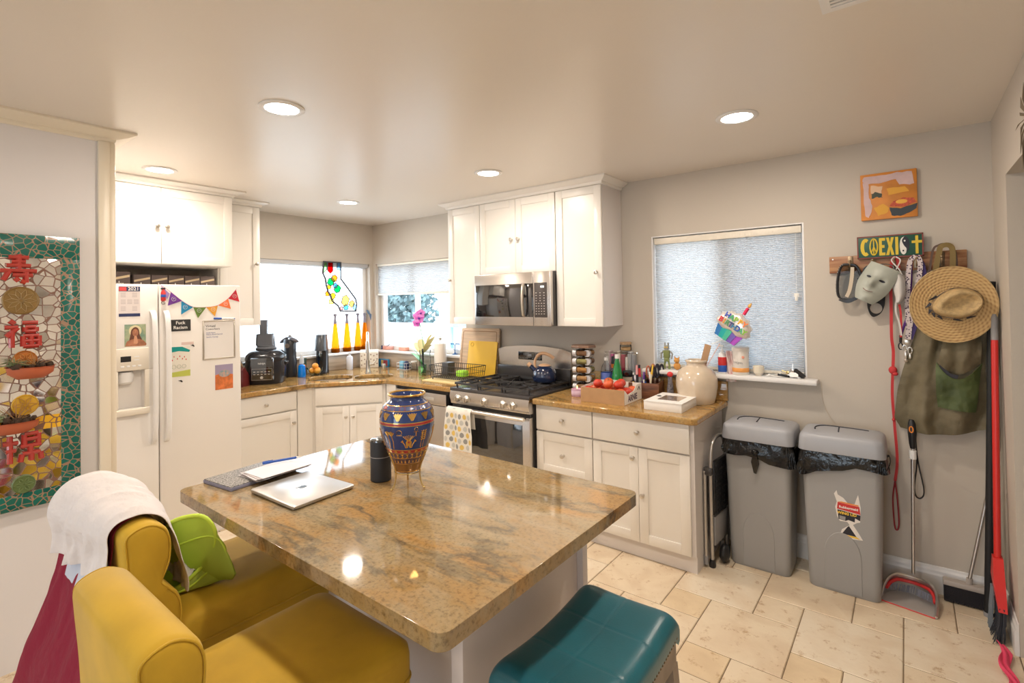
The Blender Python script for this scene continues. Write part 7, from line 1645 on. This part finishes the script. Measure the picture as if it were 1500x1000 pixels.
# straw hat
t = thing('straw_hat', 'wide-brimmed woven straw hat with dark band on the last hook', 'hat', (4.932, -.150, 1.548), rot=(R(92), R(2), R(6)))
STR = bpy.data.materials.new('woven_straw'); STR.use_nodes = True; nt = STR.node_tree; b_ = nt.nodes['Principled BSDF']; N = nt.nodes.new; L = nt.links.new
tc_ = N('ShaderNodeTexCoord'); sx_ = N('ShaderNodeSeparateXYZ'); L(tc_.outputs['Object'], sx_.inputs[0])
ln = N('ShaderNodeVectorMath'); ln.operation = 'LENGTH'; cb_ = N('ShaderNodeCombineXYZ'); L(sx_.outputs[0], cb_.inputs[0]); L(sx_.outputs[1], cb_.inputs[1]); L(cb_.outputs[0], ln.inputs[0])
m1 = N('ShaderNodeMath'); m1.operation = 'MULTIPLY'; m1.inputs[1].default_value = 2 * PI / .0135; L(ln.outputs['Value'], m1.inputs[0]); s1_ = N('ShaderNodeMath'); s1_.operation = 'SINE'; L(m1.outputs[0], s1_.inputs[0])
at_ = N('ShaderNodeMath'); at_.operation = 'ARCTAN2'; L(sx_.outputs[1], at_.inputs[0]); L(sx_.outputs[0], at_.inputs[1]); m2 = N('ShaderNodeMath'); m2.operation = 'MULTIPLY'; m2.inputs[1].default_value = 44; L(at_.outputs[0], m2.inputs[0]); m3 = N('ShaderNodeMath'); m3.operation = 'MULTIPLY_ADD'; m3.inputs[1].default_value = .5; L(m1.outputs[0], m3.inputs[0]); L(m2.outputs[0], m3.inputs[2]); s2_ = N('ShaderNodeMath'); s2_.operation = 'SINE'; L(m3.outputs[0], s2_.inputs[0])
mn = N('ShaderNodeMath'); mn.operation = 'MULTIPLY_ADD'; mn.inputs[1].default_value = .5; L(s1_.outputs[0], mn.inputs[0]); mz = N('ShaderNodeMath'); mz.operation = 'MULTIPLY'; mz.inputs[1].default_value = .35; L(s2_.outputs[0], mz.inputs[0]); L(mz.outputs[0], mn.inputs[2])
mr = N('ShaderNodeMapRange'); mr.inputs[1].default_value = -.85; mr.inputs[2].default_value = .6; L(mn.outputs[0], mr.inputs[0])
L(ramp(nt, [(0.0, (.36, .20, .08)), (.35, (.52, .33, .14)), (1.0, (.64, .44, .20))], mr.outputs[0]), b_.inputs['Base Color']); b_.inputs['Roughness'].default_value = .7
bp = N('ShaderNodeBump'); bp.inputs['Strength'].default_value = .6; bp.inputs['Distance'].default_value = .003; L(mr.outputs[0], bp.inputs['Height']); L(bp.outputs[0], b_.inputs['Normal'])
STC = mat('crown_straw', (.60, .42, .20), .7, bump=(220, .5), bd=.004, var=(60, .3))
ax, ay = .172, .193
def brim(u, v):
    a = 2 * PI * u; k = .36 + .64 * v; w = .012 * math.cos(2 * a + .6) * v * v + .014 * v ** 2 * (1 - v * .6); return (ax * k * math.cos(a), ay * k * math.sin(a), w)
g = G(); g.grid(brim, 72, 16, closeu=True); o = obj('brim', g, STR, t, ang=80); solidify(o, .003)
g = G(); g.tube([brim(i / 72, 1) for i in range(72)], .003, 6, closed=True); obj('brim_edge', g, STC, t)
ca, cb2 = R(18), .0
def crown_(k1, k2, z, dx=0): 
    out = []
    for i in range(40):
        a = 2 * PI * i / 40; x = .100 * k1 * math.cos(a) * (1 - .12 * math.sin(a) * 0); y = .076 * k2 * math.sin(a); x *= (1 + .0 * math.cos(a)); 
        if math.cos(a) < 0: y *= (1 - .22 * abs(math.cos(a)))
        zz = z - .0 ; out.append(((x + dx) * math.cos(ca) - y * math.sin(ca) + .014, (x + dx) * math.sin(ca) + y * math.cos(ca) + .006, zz))
    return out
g = G(); g.loft([crown_(1.0, 1.0, .004), crown_(.985, .99, .020), crown_(.95, .94, .055), crown_(.90, .86, .085), crown_(.84, .74, .098), crown_(.74, .60, .096, .006), crown_(.60, .44, .080, .012), crown_(.4, .26, .070, .016), crown_(.12, .08, .068, .018)]); obj('crown', g, STC, t, ang=80)
g = G(); g.loft([crown_(1.035, 1.04, .006), crown_(1.035, 1.04, .022), crown_(1.0, 1.01, .023)], cap0=False, cap1=False)
HB = mat('hat_band', (.03, .03, .04), .7); bnd = obj('band', g, mat('hat_band_print', (.40, .27, .14), .7, var=(34, .0), col2=(.025, .025, .035)), t, ang=80)
g = G()
for i in (14, 17, 20, 22, 24, 28, 31): 
    p = crown_(1.06, 1.06, .014)[i]; q = crown_(1.26, 1.22, .006)[(i + 2) % 40]; g.tube([p, tuple((Vector(p) + Vector(q)) / 2 + Vector((0, 0, .004))), q], [.009, .006, .001], 6, flat=.4)
obj('leaf_trim', g, HB, t, ang=60)
# broom, dustpans, poles ---------------------------------------------
t = wthing('black_pole', 'long matt black pole leaning in the wall corner', 'pole', 0, 0)
g = G(); g.tube([(5.036, -.120, .004), (5.072, -.110, 1.16), (5.088, -.075, 1.66)], .0165, 12); obj('pole', g, mat('matt_black', (.012, .012, .013), .6), t)
g = G(); g.tube([(5.035, -.1202, .0), (5.0355, -.1202, .02)], .0178, 12); obj('end_cap', g, GREYP, t)
t = wthing('red_broom', 'red-handled broom with dark angled bristles in the corner', 'broom', 0, 0)
BR = mat('broom_red', (.62, .025, .02), .35); a_, b_2 = Vector((5.065, -.225, .335)), Vector((5.085, -.152, 1.375))
g = G(); g.tube([tuple(a_), tuple(b_2)], .0135, 12); hd = obj('handle', g, BR, t)
dd = (b_2 - a_).normalized(); g = G(); g.tube([tuple(b_2 - dd * .002), tuple(b_2 + dd * .11), tuple(b_2 + dd * .125)], [.0145, .0125, .008], 12); obj('grip', g, GREYP, t)
g = G(); g.loft([[(5.047, -.250, .345), (5.083, -.250, .345), (5.083, -.200, .345), (5.047, -.200, .345)], [(5.042, -.300, .25), (5.083, -.300, .25), (5.083, -.195, .25), (5.042, -.195, .25)], [(5.052, -.345, .135), (5.083, -.345, .135), (5.083, -.205, .155), (5.052, -.205, .155)]]); obj('brush_head', g, BR, t, ang=50)
g = G(); rg = random.Random(4)
for i in range(170):
    u_ = rg.random(); y0_ = -.205 - .135 * u_; x0_ = rg.uniform(5.052, 5.080); g.tube([(x0_, y0_, .150), (x0_ - .004 * u_, y0_ - .012, .08), (x0_ - .018 + rg.uniform(-.014, .01), y0_ - .03 * u_ - rg.uniform(.0, .03), rg.uniform(.002, .02))], [.0024, .002, .0014], 4)
o = obj('bristles', g, mat('bristle_dark', (.025, .025, .032), .6), t); o['kind'] = 'stuff'
g = G()
for i in range(60):
    y0_ = rg.uniform(-.235, -.195); g.tube([(rg.uniform(5.040, 5.052), y0_, .20), (rg.uniform(5.030, 5.045), y0_ - .02, .10), (rg.uniform(5.022, 5.040), y0_ - rg.uniform(.02, .05), rg.uniform(.01, .04))], [.0024, .002, .0012], 4)
o = obj('grey_bristles', g, mat('bristle_grey', (.18, .20, .22), .6), t); o['kind'] = 'stuff'
# upright dustpan with silver handle
t = thing('lobby_dustpan', 'upright dustpan with silver handle and red trim on the floor', 'dustpan', (4.732, -.200, 0), R(-10))
SLV = mat('silver_pole', (.60, .57, .54), .3, .9)
g = G(); g.cyl((.0, .085, .12), (.006, .118, .78), .0085, n=10); obj('pole', g, SLV, t)
g = G(); g.cyl((.006, .117, .72), (.006, .118, .765), .016, n=14); obj('collar', g, WHITE, t)
g = G(); g.loft([[(.006 + x_ * k1, .118 + y_ * k1, z_) for x_, y_ in circ(12, .012)] for z_, k1 in ((.775, .9), (.80, 1.3), (.86, 1.7), (.91, 1.5), (.93, .9))]); hp = obj('handle', g, BLACK, t, ang=60)
g = G(); g.tube([(.006 + .008 * math.cos(i * PI / 6), .0975, .880 + .016 * math.sin(i * PI / 6)) for i in range(12)], .003, 6, closed=True); obj('hang_hole', g, ORANGE, hp)
outl = sm([(-.115, -.085, 0), (-.105, .02, 0), (-.07, .075, 0), (0, .095, 0), (.07, .075, 0), (.105, .02, 0), (.115, -.085, 0)], 5)
g = G(); V = []
for x_, y_, _ in outl: V += [(x_, y_, .002), (x_, y_, .006 + .085 * min(1, max(0, (y_ + .085) / .16)))]
n_ = len(outl); g.add(V, [(2 * i, 2 * i + 2, 2 * i + 3, 2 * i + 1) for i in range(n_ - 1)]); sh_ = obj('wall', g, SLV, t, ang=70); solidify(sh_, .003)
g = G(); g.prism([(x_, y_) for x_, y_, _ in outl], .0005, .004, 'z'); obj('tray', g, mat('dustpan_grey', (.42, .40, .38), .4), t)
g = G(); g.tube([(x_ * 1.0, y_, .010 + .085 * min(1, max(0, (y_ + .085) / .16))) for x_, y_, _ in outl], .0075, 8); obj('rim', g, SLV, t)
g = G(); g.tube([(x_ * .93, y_ * .93 - .006, .004 + .066 * min(1, max(0, (y_ + .085) / .16))) for x_, y_, _ in outl[4:-4]], .0085, 8); obj('red_trim', g, RED, t)
g = G(); g.tube([(-.112, -.086, .003), (.112, -.086, .003)], .003, 6); obj('lip', g, RED, t)
rg = random.Random(6); g = G()
for i in range(90): x_ = rg.uniform(-.085, .085); y_ = .075 - abs(x_) * .45; g.tube([(x_, y_, .055), (x_ * 1.02, y_ - .03, .03)], [.0014, .0008], 4)
o = obj('comb_bristles', g, mat('comb_grey', (.16, .17, .22), .6), t); o['kind'] = 'stuff'
# black wrist loop hanging under the tote
g = G(); g.tube(sm([(4.770, -.030, .88), (4.775, -.030, .70), (4.762, -.030, .56), (4.768, -.030, .505), (4.790, -.030, .50), (4.802, -.030, .545), (4.782, -.030, .68), (4.775, -.030, .75)], 6), .0048, 7, flat=.5); solo('wrist_strap', g, BLACK, 'black looped strap hanging below the canvas tote', 'strap')
# wide push brush leaning on the wall
t = wthing('push_brush', 'wide black-bristled brush with thin silver handle on the baseboard', 'brush', 0, 0)
g = G(); g.cyl((4.972, -.060, .125), (5.062, -.026, .62), .0085, n=10); obj('handle', g, SLV, t)
g = G(); g.box(4.868, 5.034, -.085, -.035, .085, .112, .006); g.cyl((4.970, -.06, .108), (4.974, -.059, .14), .013, n=12); obj('head', g, mat('brush_taupe', (.45, .40, .36), .5), t)
g = G()
for i in range(30):
    for j in range(4):
        x_ = 4.873 + i * .0054; y_ = -.080 + j * .0135; g.box(x_ - .0022, x_ + .0022, y_ - .004, y_ + .004, .004 + rg.uniform(0, .004), .085)
o = obj('bristles', g, mat('bristle_black', (.012, .010, .014), .7), t); o['kind'] = 'stuff'
# pink fabric lying in the bottom right corner
g = G(); g.grid(lambda u, v: (5.07 - .035 * u + .01 * math.sin(v * 9), -.42 - .30 * v, .012 + .012 * abs(math.sin(u * 5 + v * 7)) + .02 * (1 - v) * u), 12, 22); o = solo('pink_ribbon', g, mat('hot_pink', (.75, .06, .14), .6), 'crumpled pink and red strip on the floor in the bottom right corner', 'fabric', ang=80); solidify(o, .003)
# fan of thin brown spikes drawing the dark strokes on the right wall
t = thing('wall_spikes', 'thin brown spikes fixed on the right wall near the ceiling', 'ornament', (XR - .003, -1.05, 2.22))
SPIKE = mat('spike_brown', (.22, .17, .11), .7)
g = G(); rg = random.Random(9)
for i in range(13):
    a = PI * .10 + i * PI * 1.5 / 12; l_ = rg.uniform(.16, .27); g.tube([(-.006, .0, 0), (-.014, l_ * .5 * math.sin(a), l_ * .5 * math.cos(a) * .7), (-.008, l_ * math.sin(a), l_ * math.cos(a) * .7)], [.004, .006, .0008], 5, flat=.3)
obj('spikes', g, SPIKE, t)

# ================================================================== island top things
IZ = .9145
def bend(name, label, cat, x, y, rz=0, z=IZ, group=None): return thing(name, label, cat, (x, y, z), rz, group)
# vase on brass stand
t = bend('vase_stand', 'three-legged brass wire stand under the painted vase', 'stand', 3.262, -2.303)
g = G(); g.tube([(.048 * math.cos(i * PI / 12), .048 * math.sin(i * PI / 12), .060) for i in range(24)], .0022, 6, closed=True); g.tube([(.064 * math.cos(i * PI / 12), .064 * math.sin(i * PI / 12), .118) for i in range(24)], .0022, 6, closed=True); obj('ring', g, BRASS, t)
for k in range(3):
    a = R(-100 + 120 * k); c_, s_ = math.cos(a), math.sin(a)
    g = G(); g.tube(sm([(r_ * c_, r_ * s_, z_) for r_, z_ in ((.074, .135), (.066, .118), (.052, .075), (.050, .050), (.056, .020), (.066, .004))], 5), .0030, 7, flat=.6); lg = obj('leg', g, BRASS, t)
    g = G(); g.sph((.068 * c_, .068 * s_, .0045), .0045, n=8, m=6); g.sph((.074 * c_, .074 * s_, .137), .004, n=8, m=6); obj('foot', g, BRASS, lg)
VK = .845
VP = [(.0, .0), (.040, 0), (.045, .004), (.056, .035), (.070, .080), (.085, .130), (.096, .175), (.101, .215), (.098, .255), (.086, .288), (.070, .305), (.062, .315), (.061, .326), (.066, .334), (.068, .338)]
VPs = sm([(a, b, 0) for a, b in VP[1:]], 4); VR = [(p[0], p[1]) for p in VPs]
def vr(z):
    for (r0, z0), (r1, z1) in zip(VR, VR[1:]):
        if z0 <= z <= z1 and z1 > z0: return r0 + (r1 - r0) * (z - z0) / (z1 - z0)
    return VR[-1][0] if z > VR[-1][1] else VR[0][0]
VB = mat('vase_blue', (.012, .040, .17), .12, coat=.6); VZ = IZ + .0625; t = thing('painted_vase', 'large cobalt vase with gold figures standing on a brass stand', 'vase', (3.262, -2.303, VZ)); t.scale = (1, 1, VK)
g = G(); g.lathe([(0, 0)] + VR + [(.062, .334), (.056, .325), (.056, .30), (.05, .27), (0, .262)], 56); vb = obj('body', g, VB, t, ang=60)
g = G(); g.lathe([(.0655, .330), (.0695, .334), (.0705, .3385), (.068, .342), (.063, .340), (.062, .335)], 48, cap=False); obj('rim', g, GOLD, t)
def onv(ang_, z, e=.0008): r_ = vr(z) + e; return (r_ * math.cos(ang_), r_ * math.sin(ang_), z)
VREDm = mat('vase_red', (.35, .03, .03), .2, coat=.5); VC = mat('vase_cream', (.55, .48, .42), .3)
def band(z0, z1, m, e=.0006, name='band'):
    n = max(2, int((z1 - z0) / .004) + 1); g = G(); g.lathe([(vr(z0 + (z1 - z0) * i / n) + e, z0 + (z1 - z0) * i / n) for i in range(n + 1)], 56, cap=False); return obj(name, g, m, vb, ang=60)
for a, b in ((.297, .300), (.277, .280), (.228, .2315), (.216, .2185), (.110, .113), (.094, .097), (.004, .010), (.070, .073), (.045, .048)): band(a, b, GOLD)
band(.219, .228, VREDm); band(.281, .296, mat('vase_slate', (.09, .12, .25), .2, coat=.4)); band(.011, .0445, mat('vase_brown_gold', (.30, .16, .06), .25, .6)); band(.049, .069, mat('vase_dark_pattern', (.10, .06, .08), .3, .3)); band(.0735, .0935, mat('vase_blue_gold', (.14, .10, .14), .25, .4)); band(.098, .1095, VREDm)
def seq(n, z0, z1, wid, m, shape, name, off=0):
    for k in range(n):
        a = 2 * PI * k / n + off; g = G(); pts = [onv(a + x_ * wid, z0 + (z1 - z0) * y_, .0011) for x_, y_ in shape]; g.add(pts, [tuple(range(len(pts)))]); o = obj(name, g, m, vb, ang=60); solidify(o, .0006, 1)
fan = [(-.2, 0), (.2, 0), (.6, .5), (1, 1), (.6, .82), (.45, 1.05), (.2, .85), (0, 1.1), (-.2, .85), (-.45, 1.05), (-.6, .82), (-1, 1), (-.6, .5)]
seq(12, .240, .270, .19, GOLD, fan, 'lotus_motif'); seq(14, .283, .294, .13, VREDm, [(-1, 0), (1, 0), (1, 1), (-1, 1)], 'red_block')
seq(26, .0745, .092, .07, GOLD, [(-1, 0), (0, .5), (-1, 1), (1, 1), (.3, .5), (1, 0)], 'pattern_block'); seq(30, .051, .067, .055, GOLD, [(-1, 0), (1, 0), (0, 1)], 'pattern_block'); seq(20, .099, .108, .10, GOLD, [(-1, .5), (0, 0), (1, .5), (0, 1)], 'pattern_block')
def line(pts, r_, name, a0, m=GOLD):
    g = G(); g.tube([onv(a0 + x_ / .095, z_, .0006) for x_, z_ in pts], r_, 6, flat=.5); return obj(name, g, m, vb, ang=60)
cam_a = math.atan2(-3.5652 + 2.303, 4.7485 - 3.262)
def P2(a0, z, m_=VREDm):
    line([(0, z - .032), (0, z - .012)], .0016, 'ankh', a0); line([(-.009, z - .013), (.009, z - .013)], .0016, 'ankh', a0); line([(.006 * math.sin(t_), z - .002 - .009 * math.cos(t_)) for t_ in [i * PI / 6 for i in range(13)]], .0015, 'ankh', a0)
for rep in range(3):
    A = cam_a + rep * 2 * PI / 3
    P2(A + .32, .205)
    line([(.010 * math.sin(t_), .192 + .010 * math.cos(t_)) for t_ in [i * PI / 6 for i in range(13)]], .0017, 'ring_symbol', A - .30); line([(-.010, .180), (.010, .180)], .0018, 'ring_symbol', A - .30)
    # central lotus figure
    for k in range(-3, 4): line([(k * .002, .158), (k * .0062, .176 - abs(k) * .0012)], .0011, 'lotus_figure', A + .05); g = G(); g.sph(onv(A + .05 + k * .0062 / .095, .178 - abs(k) * .0012), .0021, n=6, m=4); obj('lotus_bud', g, GOLD, vb)
    g = G(); pts = [onv(A + .05 + x_ / .095, z_, .0012) for x_, z_ in ((-.009, .122), (-.011, .148), (-.006, .158), (.006, .158), (.011, .148), (.009, .122), (.004, .122), (0, .134), (-.004, .122))]; g.add(pts, [tuple(range(len(pts)))]); o = obj('lotus_figure', g, GOLD, vb, ang=60); solidify(o, .0006, 1)
    g = G(); g.sph(onv(A + .05, .148), .0042, n=8, m=6); obj('lotus_heart', g, VREDm, vb)
    for sx in (-1, 1): line([(sx * .011, .122), (sx * .016, .138), (sx * .023, .150)], .0016, 'lotus_stalk', A + .05); g = G(); pts = [onv(A + .05 + x_ * sx / .095, z_, .0012) for x_, z_ in ((.018, .146), (.030, .150), (.022, .160))]; g.add(pts, [(0, 1, 2)]); o = obj('lotus_stalk', g, GOLD, vb); solidify(o, .0006, 1)
    # reeds on either side
    for b_ in (.58, .70): 
        line([(0, .118), (0, .190)], .0012, 'reed', A + b_)
        for k in range(5): line([(0, .150 + k * .009), (.005, .158 + k * .009)], .0015, 'reed_leaf', A + b_); line([(0, .150 + k * .009), (-.005, .158 + k * .009)], .0015, 'reed_leaf', A + b_)
    for b_ in (-.62, -.80):
        line([(0, .118), (.004, .150), (0, .175)], .0014, 'papyrus', A + b_)
        for k in range(-3, 4): line([(0, .172), (k * .004, .196 - abs(k) * .002)], .0012, 'papyrus_frond', A + b_)
# smart speaker
t = bend('smart_speaker', 'black cylindrical speaker next to the vase', 'speaker', 3.118, -2.316)
g = G(); g.lathe([(0, 0), (.037, 0), (.0395, .003), (.0395, .150), (.0385, .155)], 36); obj('body', g, mat('speaker_mesh', (.022, .024, .030), .55, bump=(600, .4), bd=.002), t)
g = G(); g.lathe([(.0390, .152), (.0385, .158), (.034, .1605), (0, .1605)], 36, cap=False); obj('top', g, BLACKG, t); g = G(); g.lathe([(.0397, .092), (.0400, .0925), (.0400, .0945), (.0397, .095)], 36, cap=False); obj('seam', g, GREYP, t)
# laptop
t = bend('laptop', 'closed silver laptop lying near the island edge', 'laptop', 2.965, -2.560, 0)
ALS = mat('silver_aluminium', (.62, .61, .60), .34, .85)
cs = [Vector(p) for p in ((2.838, -2.688), (3.128, -2.680), (3.115, -2.432), (2.822, -2.452))]
def lap(k, z): 
    g0 = []; c0 = sum(cs, Vector((0, 0))) / 4
    for p in rrect(0, 0, .148 * k, .122 * k, .010, z, 5): 
        u_, v_ = (p[0] / .148 + 1) / 2, (p[1] / .122 + 1) / 2; q = cs[0].lerp(cs[1], u_).lerp(cs[3].lerp(cs[2], u_), v_); g0.append((q.x - 2.965, q.y + 2.560, z))
    return g0
g = G(); g.loft([lap(.97, .0015), lap(.995, .004), lap(1, .0085)]); obj('base', g, ALS, t); g = G(); g.loft([lap(1, .0090), lap(1, .0125), lap(.985, .0142)]); ld = obj('lid', g, ALS, t)
g = G(); g.loft([lap(.97, .0085), lap(.97, .009)]); obj('gap', g, INK, t)
c0 = sum(cs, Vector((0, 0))) / 4 - Vector((2.965, -2.560)); ap = sm([(-.014, .003, 0), (-.011, -.011, 0), (-.005, -.017, 0), (0, -.015, 0), (.005, -.017, 0), (.011, -.010, 0), (.013, -.003, 0), (.009, .002, 0), (.012, .009, 0), (.006, .013, 0), (0, .011, 0), (-.007, .013, 0), (-.014, .003, 0)], 4)[:-1]
g = G(); g.at((c0.x, c0.y, 0), (0, 0, R(180))); g.prism([(p[0], p[1]) for p in ap], .0142, .0146, 'z'); g.prism([(.000, .014), (.006, .017), (.008, .024), (.002, .021)], .0142, .0146, 'z'); obj('logo', g, mat('logo_dark', (.10, .10, .10), .15, .9), ld)
# folder and papers with pen
t = bend('notebook', 'speckled grey composition folder under loose papers', 'notebook', 2.665, -2.585, R(97))
g = G(); g.box(-.150, .125, -.085, .105, 0, .012, .002); obj('cover', g, mat('notebook_lilac', (.28, .29, .42), .5), t); g = G(); g.box(-.148, .123, -.083, .103, .0122, .0150, .0005); obj('speckled_cover', g, mat('notebook_speckle', (.42, .40, .38), .5, var=(190, .0), col2=(.05, .05, .05)), t)
for k in range(6):
    g = G(); g.grid(lambda u, v: (-.10 + .215 * u, -.075 + .14 * v, .002 + .012 * math.sin(PI * u) * math.sin(PI * v * .9) * (k / 5)), 8, 8); o = solo('paper_sheet', g, mat('sheet_%d' % (k % 3), ((.70, .66, .68), (.60, .55, .56), (.76, .75, .78))[k % 3], .6), 'loose sheet %s on the speckled folder' % ['at the bottom of the pile', 'second from the bottom', 'third from the bottom', 'third from the top', 'second from the top', 'at the top of the pile'][k], 'paper', (2.715 + .004 * k, -2.545 + .006 * (k % 3), IZ + .0155 + k * .0026), R(93 + 5 * (k % 3) - 2 * k), group='loose papers on the folder', ang=80); solidify(o, .0007)
t = bend('ballpoint_pen', 'blue ballpoint pen on top of the papers', 'pen', 2.715, -2.490, R(72), IZ + .0460)
g = G(); g.cyl((-.055, 0, .004), (.045, 0, .004), .0048, n=10); obj('barrel', g, BLUE, t); g = G(); g.cyl((-.055, 0, .004), (-.083, 0, .004), .0058, .0052, 10); g.box(-.082, -.045, -.0015, .0015, .009, .011); obj('cap', g, BLUE, t); g = G(); g.cyl((.045, 0, .004), (.068, 0, .003), .0045, .001, 10); obj('tip', g, PAPER, t)
